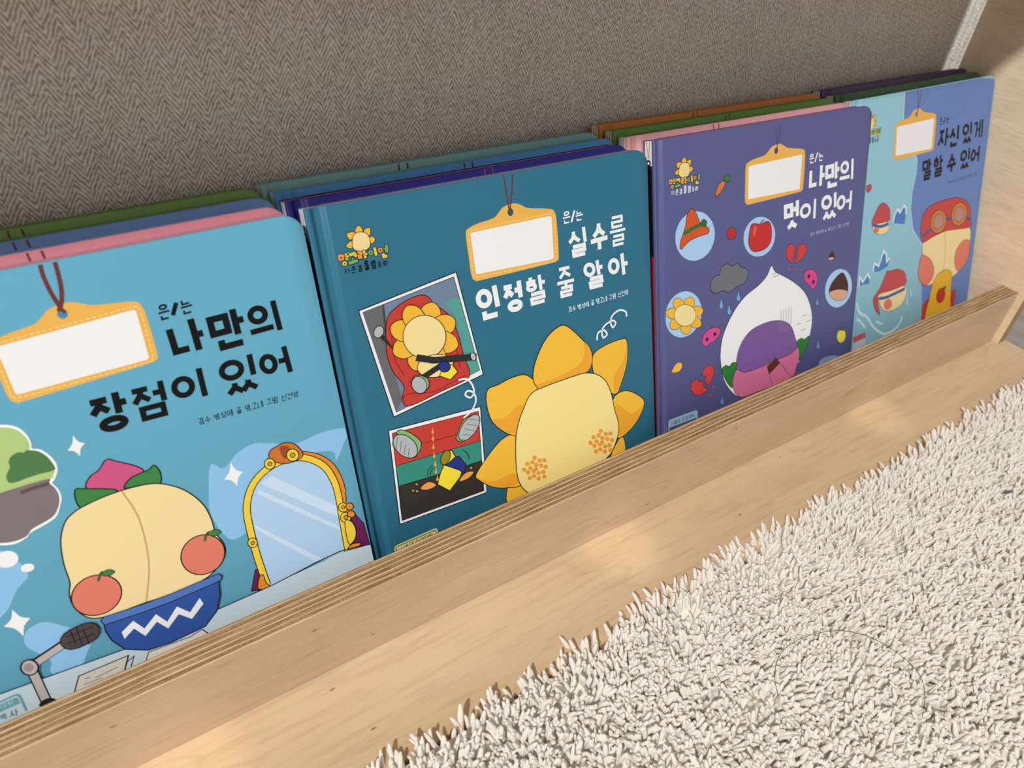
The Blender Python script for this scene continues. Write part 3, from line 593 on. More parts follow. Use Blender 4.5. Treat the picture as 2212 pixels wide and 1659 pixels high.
ART[2] = [
 ['illustration','P',(236,236,238),[(16.27,165.38),(70.49,172.69),(78.82,113.91),(24.52,106.41)],0],
 ['illustration','L',(18,17,22),[(16.27,165.38),(70.49,172.69),(78.82,113.91),(24.52,106.41)],0.5,0,1],
 ['illustration','P',(112,132,158),[(18.27,164.16),(68.71,170.53),(76.94,116.91),(26.23,108.63)],0],
 ['illustration','L',(18,17,22),[(18.27,164.16),(68.71,170.53),(76.94,116.91),(26.23,108.63)],0.3,0,1],
 ['illustration','P',(104,104,106),[(18.27,164.16),(28.31,165.45),(27.21,150.07),(28.52,132.35),(30.53,114.71),(26.23,108.63)],0],
 ['illustration','P',(70,70,72),[(28.31,165.45),(29.47,165.53),(28.6,149.7),(27.21,150.07)],0],
 ['illustration','P',(84,158,148),[(60.87,159.19),(70.13,159.88),(76.94,116.91),(69.13,115.75),(69.25,124.59),(67.54,143.34),(64.8,153.88)],0],
 ['illustration','P',(196,62,52),[(27.99,151.75),(30.8,159.47),(38.89,164),(48.07,165.55),(52.86,163.95),(56.16,158.89),(63.37,151.31),(66.99,139.48),(68.47,126.87),(70.69,118.96),(68.38,114.39),(52.13,112.03),(33.81,109.75),(30.53,114.71),(32.64,121.15),(28.19,130.47),(26.53,140.7)],1],
 ['illustration','L',(18,17,22),[(27.99,151.75),(30.8,159.47),(38.89,164),(48.07,165.55),(52.86,163.95),(56.16,158.89),(63.37,151.31),(66.99,139.48),(68.47,126.87),(70.69,118.96),(68.38,114.39),(52.13,112.03),(33.81,109.75),(30.53,114.71),(32.64,121.15),(28.19,130.47),(26.53,140.7)],0.4,1,1],
 ['illustration','L',(130,30,28),[(30.53,114.71),(34.91,116.38),(48.04,113.31),(59.1,115.11),(68.13,116.57)],0.4,1,0],
 ['illustration','L',(130,30,28),[(30.65,149.15),(29.96,137.8),(33.61,126.88)],0.4,1,0],
 ['illustration','L',(130,30,28),[(63.41,144.41),(64.83,131.99),(65.51,121.52)],0.4,1,0],
 ['illustration','P',(240,184,58),[(55.58,148.54),(58.78,154.54),(55.57,160.26),(49.29,159.53),(46.54,153.41)],1],
 ['illustration','L',(18,17,22),[(55.58,148.54),(58.78,154.54),(55.57,160.26),(49.29,159.53),(46.54,153.41)],0.35,1,1],
 ['illustration','P',(240,184,58),[(57.25,141.33),(64.39,142.83),(66.15,148.75),(60.44,152.72),(53.61,150.74)],1],
 ['illustration','L',(18,17,22),[(57.25,141.33),(64.39,142.83),(66.15,148.75),(60.44,152.72),(53.61,150.74)],0.35,1,1],
 ['illustration','P',(240,184,58),[(53.24,135.72),(60.07,131.62),(65.97,133.99),(64.36,140.51),(57.31,144.1)],1],
 ['illustration','L',(18,17,22),[(53.24,135.72),(60.07,131.62),(65.97,133.99),(64.36,140.51),(57.31,144.1)],0.35,1,1],
 ['illustration','P',(240,184,58),[(45.97,135.12),(48.38,127.92),(54.77,125.2),(58.31,130.24),(55.33,137.38)],1],
 ['illustration','L',(18,17,22),[(45.97,135.12),(48.38,127.92),(54.77,125.2),(58.31,130.24),(55.33,137.38)],0.35,1,1],
 ['illustration','P',(240,184,58),[(39.83,139.78),(36.62,133.8),(39.66,127.79),(46.01,128.32),(48.82,134.66)],1],
 ['illustration','L',(18,17,22),[(39.83,139.78),(36.62,133.8),(39.66,127.79),(46.01,128.32),(48.82,134.66)],0.35,1,1],
 ['illustration','P',(240,184,58),[(38.35,146.86),(31.64,145.39),(29.82,139.69),(35.07,135.66),(41.74,137.54)],1],
 ['illustration','L',(18,17,22),[(38.35,146.86),(31.64,145.39),(29.82,139.69),(35.07,135.66),(41.74,137.54)],0.35,1,1],
 ['illustration','P',(240,184,58),[(42.26,152.3),(35.92,156),(30.47,153.67),(31.74,147.6),(38.25,144.17)],1],
 ['illustration','L',(18,17,22),[(42.26,152.3),(35.92,156),(30.47,153.67),(31.74,147.6),(38.25,144.17)],0.35,1,1],
 ['illustration','P',(240,184,58),[(49.34,153.03),(46.98,159.82),(40.93,162.08),(37.56,157.33),(40.24,150.69)],1],
 ['illustration','L',(18,17,22),[(49.34,153.03),(46.98,159.82),(40.93,162.08),(37.56,157.33),(40.24,150.69)],0.35,1,1],
 ['illustration','P',(240,220,155),[(59.5,140.98),(57.57,136.4),(53.64,133.37),(48.54,132.52),(43.34,134),(39.07,137.45),(36.56,142.16),(36.24,147.19),(38.14,151.59),(41.9,154.53),(46.81,155.46),(51.96,154.18),(56.33,150.87),(59.04,146.16)],1],
 ['illustration','L',(18,17,22),[(59.5,140.98),(57.57,136.4),(53.64,133.37),(48.54,132.52),(43.34,134),(39.07,137.45),(36.56,142.16),(36.24,147.19),(38.14,151.59),(41.9,154.53),(46.81,155.46),(51.96,154.18),(56.33,150.87),(59.04,146.16)],0.35,1,1],
 ['illustration','P',(240,220,155),[(61.62,125.99),(60.68,123.36),(57.86,121.51),(53.73,120.8),(49.15,121.38),(45.04,123.1),(42.21,125.61),(41.17,128.41),(42.11,130.96),(44.84,132.77),(48.84,133.51),(53.36,133.01),(57.52,131.35),(60.48,128.85)],1],
 ['illustration','L',(18,17,22),[(61.62,125.99),(60.68,123.36),(57.86,121.51),(53.73,120.8),(49.15,121.38),(45.04,123.1),(42.21,125.61),(41.17,128.41),(42.11,130.96),(44.84,132.77),(48.84,133.51),(53.36,133.01),(57.52,131.35),(60.48,128.85)],0.35,1,1],
 ['illustration','L',(42,42,44),[(41.5,134.52),(50.7,130.41),(63.15,127.87),(75.49,125.4)],3.6,0,0],
 ['illustration','L',(42,42,44),[(36.7,120.92),(56.58,127.2)],3.2,0,0],
 ['illustration','P',(190,190,190),[(75.16,125.87),(74.95,124.26),(73.98,123.62),(72.82,124.33),(72.16,125.97),(72.37,127.57),(73.34,128.21),(74.49,127.51)],1],
 ['illustration','L',(18,17,22),[(75.16,125.87),(74.95,124.26),(73.98,123.62),(72.82,124.33),(72.16,125.97),(72.37,127.57),(73.34,128.21),(74.49,127.51)],0.3,1,1],
 ['illustration','P',(245,222,56),[(52.67,121.19),(55.11,124.57),(60.63,125.52),(63.36,120.29),(58.53,117.15)],0],
 ['illustration','L',(18,17,22),[(52.67,121.19),(55.11,124.57),(60.63,125.52),(63.36,120.29),(58.53,117.15)],0.35,0,1],
 ['illustration','P',(40,50,132),[(59.58,124.29),(58.3,122.48),(55.84,122.3),(53.65,123.85),(53.01,126.2),(54.28,127.99),(56.72,128.18),(58.92,126.65)],1],
 ['illustration','L',(18,17,22),[(59.58,124.29),(58.3,122.48),(55.84,122.3),(53.65,123.85),(53.01,126.2),(54.28,127.99),(56.72,128.18),(58.92,126.65)],0.35,1,1],
 ['illustration','P',(132,180,112),[(36.7,120.92),(39.45,125.14),(45.24,122.39),(46.13,118.03),(41.99,115.19)],1],
 ['illustration','L',(18,17,22),[(36.7,120.92),(39.45,125.14),(45.24,122.39),(46.13,118.03),(41.99,115.19)],0.35,1,1],
 ['illustration','P',(178,182,186),[(44.51,120.26),(44.71,118.09),(44.1,116.24),(42.8,115.08),(41.07,114.85),(39.26,115.58),(37.74,117.13),(36.79,119.17),(36.61,121.31),(37.22,123.13),(38.5,124.28),(40.2,124.52),(42,123.82),(43.54,122.3)],1],
 ['illustration','L',(18,17,22),[(44.51,120.26),(44.71,118.09),(44.1,116.24),(42.8,115.08),(41.07,114.85),(39.26,115.58),(37.74,117.13),(36.79,119.17),(36.61,121.31),(37.22,123.13),(38.5,124.28),(40.2,124.52),(42,123.82),(43.54,122.3)],0.35,1,1],
 ['illustration','P',(178,182,186),[(26.3,151.16),(25.31,150.27),(24.12,149.86),(22.98,150.02),(22.1,150.72),(21.66,151.81),(21.74,153.07),(22.33,154.27),(23.31,155.16),(24.49,155.57),(25.63,155.42),(26.52,154.73),(26.96,153.65),(26.89,152.37)],1],
 ['illustration','L',(18,17,22),[(26.3,151.16),(25.31,150.27),(24.12,149.86),(22.98,150.02),(22.1,150.72),(21.66,151.81),(21.74,153.07),(22.33,154.27),(23.31,155.16),(24.49,155.57),(25.63,155.42),(26.52,154.73),(26.96,153.65),(26.89,152.37)],0.35,1,1],
 ['illustration','P',(42,42,44),[(24.28,149.91),(26.36,150.77),(30.6,141.5),(29.35,142.81)],0],
 ['illustration','P',(236,236,238),[(20.37,100.05),(74.63,96.08),(71.89,42.63),(17.33,44.5)],0],
 ['illustration','L',(18,17,22),[(20.37,100.05),(74.63,96.08),(71.89,42.63),(17.33,44.5)],0.5,0,1],
 ['illustration','P',(196,62,52),[(22.03,97.91),(72.94,93.77),(69.97,44.61),(18.93,46.35)],0],
 ['illustration','L',(18,17,22),[(22.03,97.91),(72.94,93.77),(69.97,44.61),(18.93,46.35)],0.3,0,1],
 ['illustration','L',(130,30,28),[(35.3,86.83),(54.66,84.89),(72.3,83.77)],0.4,1,0],
 ['illustration','P',(52,140,122),[(20.84,79.15),(38.21,78.13),(71.97,75.99),(71.05,63.68),(40.52,64.97),(20.57,67.18)],0],
 ['illustration','L',(18,17,22),[(20.84,79.15),(38.21,78.13),(71.97,75.99),(71.05,63.68),(40.52,64.97),(20.57,67.18)],0.3,0,1],
 ['illustration','P',(52,48,42),[(20.57,67.18),(40.6,65.5),(71.05,63.68),(69.97,44.61),(18.93,46.35)],0],
 ['illustration','L',(18,17,22),[(20.57,67.18),(40.6,65.5),(71.05,63.68),(69.97,44.61),(18.93,46.35)],0.3,0,1],
 ['illustration','P',(132,180,112),[(24.44,97.07),(29.58,96.86),(36.64,88.52),(35.14,82.55),(30.11,81.12)],1],
 ['illustration','L',(18,17,22),[(24.44,97.07),(29.58,96.86),(36.64,88.52),(35.14,82.55),(30.11,81.12)],0.4,1,1],
 ['illustration','P',(178,182,186),[(32.75,81),(30.46,80.58),(27.66,81.73),(24.93,84.19),(22.81,87.46),(21.7,90.89),(21.79,93.81),(23.08,95.67),(25.3,96.11),(28.03,95.05),(30.76,92.66),(32.94,89.41),(34.12,85.92),(34.06,82.91)],1],
 ['illustration','L',(18,17,22),[(32.75,81),(30.46,80.58),(27.66,81.73),(24.93,84.19),(22.81,87.46),(21.7,90.89),(21.79,93.81),(23.08,95.67),(25.3,96.11),(28.03,95.05),(30.76,92.66),(32.94,89.41),(34.12,85.92),(34.06,82.91)],0.4,1,1],
 ['illustration','L',(110,112,116),[(22.61,97.71),(20.65,90.59)],0.3,0,0],
 ['illustration','L',(110,112,116),[(24.39,94.98),(22.54,88.42)],0.3,0,0],
 ['illustration','L',(110,112,116),[(26.2,92.22),(24.45,86.23)],0.3,0,0],
 ['illustration','L',(110,112,116),[(28.02,89.44),(26.37,84.02)],0.3,0,0],
 ['illustration','L',(110,112,116),[(29.86,86.63),(28.31,81.79)],0.3,0,0],
 ['illustration','P',(132,180,112),[(58.63,85.16),(63.52,91.74),(70.42,92.18),(69.3,88.14),(61.81,79.59),(57.56,81.65)],1],
 ['illustration','L',(18,17,22),[(58.63,85.16),(63.52,91.74),(70.42,92.18),(69.3,88.14),(61.81,79.59),(57.56,81.65)],0.4,1,1],
 ['illustration','P',(178,182,186),[(72.44,91.6),(73.25,89.48),(72.65,86.67),(70.75,83.74),(67.93,81.28),(64.77,79.79),(61.9,79.56),(59.88,80.63),(59.12,82.77),(59.74,85.55),(61.62,88.44),(64.39,90.87),(67.52,92.36),(70.39,92.63)],1],
 ['illustration','L',(18,17,22),[(72.44,91.6),(73.25,89.48),(72.65,86.67),(70.75,83.74),(67.93,81.28),(64.77,79.79),(61.9,79.56),(59.88,80.63),(59.12,82.77),(59.74,85.55),(61.62,88.44),(64.39,90.87),(67.52,92.36),(70.39,92.63)],0.4,1,1],
 ['illustration','L',(110,112,116),[(59.88,81.28),(65.73,78.09)],0.3,0,0],
 ['illustration','L',(110,112,116),[(61.6,83.79),(67.47,80.62)],0.3,0,0],
 ['illustration','L',(110,112,116),[(63.32,86.3),(69.2,83.16)],0.3,0,0],
 ['illustration','L',(110,112,116),[(65.04,88.81),(70.93,85.69)],0.3,0,0],
 ['illustration','L',(110,112,116),[(66.76,91.32),(72.66,88.23)],0.3,0,0],
 ['illustration','P',(240,160,70),[(44.74,93.45),(44.89,91.75),(45.06,90.68),(44.65,89.99),(44.19,89.97),(43.79,90.3),(43.62,91.18),(44.1,92.03)],1],
 ['illustration','P',(240,160,70),[(44.3,89.28),(44.46,87.57),(44.63,86.49),(44.22,85.8),(43.76,85.77),(43.35,86.1),(43.19,87),(43.66,87.85)],1],
 ['illustration','P',(240,160,70),[(43.79,84.56),(43.94,82.83),(44.12,81.74),(43.7,81.05),(43.24,81.03),(42.83,81.36),(42.67,82.26),(43.14,83.12)],1],
 ['illustration','P',(240,160,70),[(43.43,79.42),(43.58,77.67),(43.75,76.57),(43.34,75.87),(42.87,75.85),(42.47,76.19),(42.3,77.1),(42.78,77.96)],1],
 ['illustration','P',(240,160,70),[(43.29,74.25),(43.44,72.49),(43.62,71.37),(43.2,70.67),(42.73,70.66),(42.32,71),(42.15,71.92),(42.64,72.79)],1],
 ['illustration','P',(240,160,70),[(43.05,69.86),(43.2,68.08),(43.38,66.96),(42.96,66.25),(42.49,66.24),(42.08,66.59),(41.91,67.52),(42.4,68.39)],1],
 ['illustration','P',(240,160,70),[(43.23,65.28),(43.39,63.48),(43.57,62.34),(43.14,61.64),(42.67,61.63),(42.26,61.98),(42.09,62.92),(42.58,63.79)],1],
 ['illustration','P',(240,160,70),[(32.44,61.12),(37.45,62.99),(41.34,59.52),(36.26,58.91)],1],
 ['illustration','P',(240,160,70),[(55.66,56.54),(60.2,59.89),(64.95,58.77),(61.44,56.27)],1],
 ['illustration','P',(240,160,70),[(28.54,61.2),(28.16,60.87),(27.55,61.11),(27.32,61.69),(27.7,62.03),(28.31,61.78)],1],
 ['illustration','P',(240,160,70),[(31.18,64.1),(30.8,63.77),(30.19,64.01),(29.96,64.58),(30.34,64.92),(30.95,64.68)],1],
 ['illustration','P',(240,160,70),[(64.61,61.46),(64.21,61.11),(63.55,61.36),(63.28,61.96),(63.68,62.31),(64.35,62.06)],1],
 ['illustration','P',(240,160,70),[(30.73,59.99),(30.35,59.65),(29.73,59.9),(29.5,60.48),(29.88,60.82),(30.5,60.57)],1],
 ['illustration','P',(245,222,56),[(42.48,59.64),(45.05,65.48),(49.57,71.69),(58.95,63.38),(56.34,58.83),(49.05,52.99)],0],
 ['illustration','L',(18,17,22),[(42.48,59.64),(45.05,65.48),(49.57,71.69),(58.95,63.38),(56.34,58.83),(49.05,52.99)],0.4,0,1],
 ['illustration','P',(40,50,132),[(51.77,72.9),(57.47,71.58),(60.93,65.16),(59.28,60.01),(56.09,63.54),(48.53,69.26)],0],
 ['illustration','L',(18,17,22),[(51.77,72.9),(57.47,71.58),(60.93,65.16),(59.28,60.01),(56.09,63.54),(48.53,69.26)],0.4,0,1],
 ['illustration','P',(245,222,56),[(48.6,77.86),(53.68,76.69),(55.26,72.06),(49.22,69.34)],0],
 ['illustration','L',(18,17,22),[(48.6,77.86),(53.68,76.69),(55.26,72.06),(49.22,69.34)],0.4,0,1],
 ['illustration','P',(150,132,34),[(51.66,71.93),(50.44,70.57),(49.02,69.86),(47.69,69.92),(46.71,70.74),(46.27,72.15),(46.45,73.88),(47.22,75.58),(48.43,76.92),(49.84,77.64),(51.16,77.6),(52.15,76.79),(52.61,75.38),(52.43,73.64)],1],
 ['illustration','L',(18,17,22),[(51.66,71.93),(50.44,70.57),(49.02,69.86),(47.69,69.92),(46.71,70.74),(46.27,72.15),(46.45,73.88),(47.22,75.58),(48.43,76.92),(49.84,77.64),(51.16,77.6),(52.15,76.79),(52.61,75.38),(52.43,73.64)],0.4,1,1],
 ['illustration','L',(18,17,22),[(37.4,66.17),(38.59,70.21),(41.39,71.95)],0.35,1,0],
 ['illustration','L',(18,17,22),[(38.83,66.18),(40.06,69.09),(41.56,70.2)],0.35,1,0],
 ['illustration','L',(18,17,22),[(59.96,74.63),(62.47,72.02),(63.59,67.61)],0.35,1,0],
 ['illustration','L',(240,242,244),[(63.52,115.33),(68.38,114.39),(71.19,110.36),(71.76,105.37),(69.09,103.3),(66.38,105.66),(68,107.61),(71.32,105.5),(72.29,100.87),(69.21,95.88),(63.45,92.86)],1,1,0],
 ['illustration','L',(240,242,244),[(156.76,112.52),(158.01,116.96),(162.52,117.25),(164.37,114.14),(161.55,112.95),(160.72,116.81),(163.11,120.15),(168.97,121.7),(171.33,119.51),(168.99,117.38),(167.57,121.27),(169.44,124.97),(174.8,126.79),(179.43,124.52),(179.83,121.46)],1.1,1,0],
 ['illustration','P',(243,190,60),[(162.12,32.36),(171.66,43.86),(174.38,33.11),(167.78,27.63)],1],
 ['illustration','L',(18,17,22),[(162.12,32.36),(171.66,43.86),(174.38,33.11),(167.78,27.63)],0.45,1,1],
 ['illustration','P',(243,190,60),[(152.69,102.99),(161.2,107.53),(175.19,108.36),(179.32,105.85),(178.95,93.15),(173.65,80.22),(167.55,74.16),(154.4,88.46)],1],
 ['illustration','L',(18,17,22),[(152.69,102.99),(161.2,107.53),(175.19,108.36),(179.32,105.85),(178.95,93.15),(173.65,80.22),(167.55,74.16),(154.4,88.46)],0.45,1,1],
 ['illustration','P',(243,190,60),[(165.89,70.39),(176.22,73.91),(187.72,66.56),(191.21,59.74),(183.93,49.31),(171.63,43.23),(164.56,48.27)],1],
 ['illustration','L',(18,17,22),[(165.89,70.39),(176.22,73.91),(187.72,66.56),(191.21,59.74),(183.93,49.31),(171.63,43.23),(164.56,48.27)],0.45,1,1],
 ['illustration','P',(243,190,60),[(84.29,30.85),(87.13,42.03),(95.38,38.77),(101.05,31.53),(96.66,27.02)],1],
 ['illustration','L',(18,17,22),[(84.29,30.85),(87.13,42.03),(95.38,38.77),(101.05,31.53),(96.66,27.02)],0.45,1,1],
 ['illustration','P',(243,190,60),[(95.26,71.24),(86.81,72.46),(77.68,67.04),(66.85,57.1),(67.45,52.75),(76.04,44.59),(86.64,40.02),(95.44,39.36),(98.42,54.69)],1],
 ['illustration','L',(18,17,22),[(95.26,71.24),(86.81,72.46),(77.68,67.04),(66.85,57.1),(67.45,52.75),(76.04,44.59),(86.64,40.02),(95.44,39.36),(98.42,54.69)],0.45,1,1],
 ['illustration','P',(243,190,60),[(113.96,93.86),(106.44,105.14),(96.93,106.88),(87.25,105.44),(80.12,104.38),(78.47,96.16),(81.05,84.16),(90.59,73.45),(98.98,71.11),(107.94,84.34)],1],
 ['illustration','L',(18,17,22),[(113.96,93.86),(106.44,105.14),(96.93,106.88),(87.25,105.44),(80.12,104.38),(78.47,96.16),(81.05,84.16),(90.59,73.45),(98.98,71.11),(107.94,84.34)],0.45,1,1],
 ['illustration','P',(243,190,60),[(109.91,102.99),(112.72,112.13),(120.65,123.04),(129.88,127.97),(136.11,126.58),(145.67,116.3),(151.69,107.86),(152,100.87),(148.04,95.05),(131.98,94.06),(115.25,94.04),(111.51,96.89)],1],
 ['illustration','L',(18,17,22),[(109.91,102.99),(112.72,112.13),(120.65,123.04),(129.88,127.97),(136.11,126.58),(145.67,116.3),(151.69,107.86),(152,100.87),(148.04,95.05),(131.98,94.06),(115.25,94.04),(111.51,96.89)],0.45,1,1],
 ['illustration','P',(238,166,48),[(112.11,97.83),(123.26,97.85),(139.07,100),(146.1,104.86),(147.44,113.58),(151.65,107.3),(151.69,100.38),(147.4,95.48),(132.03,94.62),(115.3,94.59)],1],
 ['illustration','P',(238,166,48),[(80.62,85.43),(89.5,84.71),(99.77,89.27),(103.83,81.08),(98.44,71.88),(90.65,74.01)],1],
 ['illustration','P',(238,166,48),[(67.53,53.31),(76.48,48.03),(90.11,48.16),(93.06,40.92),(86.72,40.72),(76.12,45.17)],1],
 ['illustration','P',(238,166,48),[(168.57,67.05),(179.79,57.11),(189.63,58.34),(183.22,50.2),(171.69,44.24),(166.06,49.02)],1],
 ['illustration','P',(238,166,48),[(168.28,86.67),(175.84,94.04),(178.93,103.84),(178.38,93.31),(173.11,80.87),(167.9,75.28)],1],
 ['illustration','P',(244,225,148),[(101.19,85.4),(107.67,93.56),(119.16,95.11),(134.72,95.31),(148,94.48),(158.55,88.39),(164.22,78.25),(166.94,63.86),(169.29,54.27),(168.87,46.77),(163.87,36.93),(159.25,33.42),(150.24,28.97),(135.82,26.72),(108.39,26.04),(99.67,30.83),(94.15,39.26),(92.67,50.81),(94.28,68.07),(96.98,77.61)],1],
 ['illustration','L',(18,17,22),[(101.19,85.4),(107.67,93.56),(119.16,95.11),(134.72,95.31),(148,94.48),(158.55,88.39),(164.22,78.25),(166.94,63.86),(169.29,54.27),(168.87,46.77),(163.87,36.93),(159.25,33.42),(150.24,28.97),(135.82,26.72),(108.39,26.04),(99.67,30.83),(94.15,39.26),(92.67,50.81),(94.28,68.07),(96.98,77.61)],0.5,1,1],
 ['illustration','P',(232,160,66),[(107.26,44.66),(106.38,43.72),(104.88,44.29),(104.26,45.8),(105.13,46.75),(106.63,46.18)],1],
 ['illustration','P',(232,160,66),[(105.69,43.9),(104.81,42.96),(103.31,43.53),(102.7,45.05),(103.57,45.99),(105.07,45.42)],1],
 ['illustration','P',(232,160,66),[(107.78,47.29),(106.9,46.34),(105.4,46.91),(104.78,48.42),(105.66,49.36),(107.15,48.8)],1],
 ['illustration','P',(232,160,66),[(109.05,41.21),(108.16,40.26),(106.65,40.84),(106.02,42.37),(106.9,43.32),(108.41,42.74)],1],
 ['illustration','P',(232,160,66),[(103.51,46.78),(102.64,45.84),(101.15,46.41),(100.54,47.91),(101.42,48.85),(102.9,48.29)],1],
 ['illustration','P',(232,160,66),[(111.18,45.59),(110.3,44.64),(108.78,45.21),(108.16,46.73),(109.04,47.67),(110.55,47.11)],1],
 ['illustration','P',(232,160,66),[(105.55,40.56),(104.66,39.61),(103.16,40.19),(102.55,41.72),(103.42,42.66),(104.92,42.09)],1],
 ['illustration','P',(232,160,66),[(105.37,50.06),(104.49,49.12),(103,49.68),(102.39,51.18),(103.26,52.11),(104.75,51.56)],1],
 ['illustration','P',(232,160,66),[(112.28,40.79),(111.39,39.83),(109.87,40.42),(109.23,41.95),(110.12,42.91),(111.64,42.33)],1],
 ['illustration','P',(232,160,66),[(101.66,44.51),(100.79,43.57),(99.31,44.14),(98.7,45.64),(99.57,46.58),(101.05,46.02)],1],
 ['illustration','P',(232,160,66),[(110.44,49.2),(109.56,48.25),(108.05,48.82),(107.42,50.32),(108.3,51.26),(109.81,50.7)],1],
 ['illustration','P',(232,160,66),[(108.57,37.77),(107.68,36.81),(106.17,37.41),(105.54,38.94),(106.42,39.89),(107.94,39.31)],1],
 ['illustration','P',(232,160,66),[(101.83,50.18),(100.96,49.24),(99.48,49.8),(98.88,51.29),(99.74,52.22),(101.22,51.67)],1],
 ['illustration','P',(232,160,66),[(114.33,43.54),(113.44,42.58),(111.91,43.16),(111.27,44.69),(112.16,45.64),(113.68,45.07)],1],
 ['illustration','P',(232,160,66),[(102.46,40.35),(101.58,39.41),(100.09,39.99),(99.48,41.51),(100.36,42.45),(101.85,41.88)],1],
 ['illustration','P',(232,160,66),[(107.06,52.39),(106.18,51.45),(104.69,52.01),(104.08,53.5),(104.95,54.43),(106.44,53.89)],1],
 ['illustration','P',(232,160,66),[(112.76,37.33),(111.87,36.37),(110.34,36.97),(109.7,38.52),(110.59,39.47),(112.12,38.88)],1],
 ['illustration','P',(232,160,66),[(99.29,47.36),(98.42,46.42),(96.95,46.98),(96.35,48.48),(97.22,49.41),(98.69,48.86)],1],
 ['illustration','P',(232,160,66),[(113.74,48.22),(112.85,47.27),(111.33,47.84),(110.7,49.35),(111.58,50.3),(113.1,49.74)],1],
 ['illustration','P',(232,160,66),[(157.36,44.68),(156.43,43.68),(154.75,44.28),(153.99,45.88),(154.92,46.87),(156.6,46.27)],1],
 ['illustration','P',(232,160,66),[(155.66,43.88),(154.73,42.88),(153.05,43.49),(152.3,45.08),(153.23,46.07),(154.91,45.47)],1],
 ['illustration','P',(232,160,66),[(157.82,47.44),(156.89,46.44),(155.21,47.04),(154.45,48.62),(155.38,49.61),(157.06,49.02)],1],
 ['illustration','P',(232,160,66),[(159.5,41.05),(158.56,40.05),(156.86,40.66),(156.1,42.27),(157.03,43.26),(158.73,42.66)],1],
 ['illustration','P',(232,160,66),[(153.13,46.9),(152.2,45.91),(150.54,46.51),(149.8,48.09),(150.72,49.07),(152.38,48.48)],1],
 ['illustration','P',(232,160,66),[(161.66,45.65),(160.73,44.65),(159.03,45.25),(158.26,46.85),(159.19,47.84),(160.89,47.25)],1],
 ['illustration','P',(232,160,66),[(155.65,40.36),(154.72,39.36),(153.04,39.98),(152.28,41.58),(153.21,42.57),(154.9,41.97)],1],
 ['illustration','P',(232,160,66),[(155.03,50.35),(154.1,49.37),(152.43,49.95),(151.69,51.52),(152.61,52.51),(154.28,51.93)],1],
 ['illustration','P',(232,160,66),[(163.09,40.6),(162.15,39.6),(160.44,40.21),(159.67,41.83),(160.6,42.83),(162.32,42.22)],1],
 ['illustration','P',(232,160,66),[(151.18,44.51),(150.26,43.52),(148.6,44.12),(147.86,45.71),(148.78,46.69),(150.44,46.1)],1],
 ['illustration','P',(232,160,66),[(160.67,49.44),(159.74,48.45),(158.05,49.04),(157.29,50.62),(158.22,51.62),(159.91,51.03)],1],
 ['illustration','P',(232,160,66),[(159.12,37.42),(158.19,36.42),(156.48,37.04),(155.72,38.66),(156.65,39.66),(158.36,39.04)],1],
 ['illustration','P',(232,160,66),[(151.11,50.48),(150.19,49.49),(148.54,50.07),(147.8,51.64),(148.72,52.62),(150.37,52.04)],1],
 ['illustration','P',(232,160,66),[(165.23,43.49),(164.29,42.49),(162.58,43.1),(161.8,44.71),(162.74,45.71),(164.45,45.1)],1],
 ['illustration','P',(232,160,66),[(152.26,40.14),(151.33,39.15),(149.65,39.76),(148.91,41.36),(149.84,42.35),(151.51,41.75)],1],
 ['illustration','P',(232,160,66),[(156.79,52.8),(155.87,51.81),(154.2,52.4),(153.45,53.96),(154.37,54.95),(156.04,54.37)],1],
 ['illustration','P',(232,160,66),[(163.79,36.96),(162.84,35.95),(161.12,36.58),(160.34,38.21),(161.28,39.21),(163,38.59)],1],
 ['illustration','P',(232,160,66),[(148.43,47.51),(147.51,46.53),(145.86,47.12),(145.14,48.69),(146.05,49.67),(147.7,49.08)],1],
 ['illustration','P',(232,160,66),[(164.37,48.42),(163.43,47.42),(161.72,48.02),(160.95,49.61),(161.88,50.61),(163.59,50.01)],1],
 ['publisher_label','P',(216,206,142),[(11.37,28.54),(12.01,31.93),(12.44,32.56),(13.33,32.86),(36.43,33.47),(37.75,33.1),(38.35,31.9),(38.39,29.59),(38.35,26.68),(11.45,25.21)],0],
 ['publisher_label','L',(40,70,62),[(12.35,27.68),(12.76,31.18),(13.34,31.84),(35.65,32.25),(36.81,32.12),(37.28,31.33),(37.41,29.61)],0.45,0,0],
 ['publisher_label','T',(50,72,62),'서울대 의과대학',[(14.99,28.31),(35.13,28.94),(15.1,30.62)],0.13],
 ['name_tag','P',(236,180,84),[(78.6,190.81),(81.11,193.19),(86.79,194.53),(95.27,195.39),(98.93,197.62),(102.06,199.95),(108.47,200.78),(112.92,199.07),(117.38,196.75),(130.37,194.12),(133.59,191.76),(134.39,184.34),(134.01,167.86),(132.68,165.71),(127.56,165),(85.73,165.33),(80.92,165.8),(78.98,168.83),(78.64,179.25)],1],
 ['name_tag','P',(240,240,240),[(81.19,189.75),(81.6,190.34),(82.94,190.56),(129.4,190.39),(130.61,190.28),(131.26,189.36),(130.59,167.72),(129.76,166.95),(83.36,168.87),(82.04,169.06),(81.58,169.86)],0],
 ['name_tag','D',(250,225,160),[(80.06,190.34),(80.88,191.52),(83.66,191.77),(130.14,191.76),(132.06,191.23),(132.9,189.67),(132.25,166.64),(130.76,165.59),(83.17,167.41),(80.95,167.7),(80.13,169.08),(80.06,190.34)],0.35,1.5,0.8],
 ['name_tag','P',(40,90,110),[(107.66,196.69),(107.43,197.69),(106.79,198.42),(105.91,198.69),(105.04,198.42),(104.4,197.69),(104.16,196.69),(104.4,195.69),(105.04,194.96),(105.91,194.69),(106.79,194.96),(107.43,195.69)],1],
 ['hanging_cord','L',(112,52,50),[(103.98,215.77),(104.74,206.17),(105.37,196.98)],0.75,1,0],
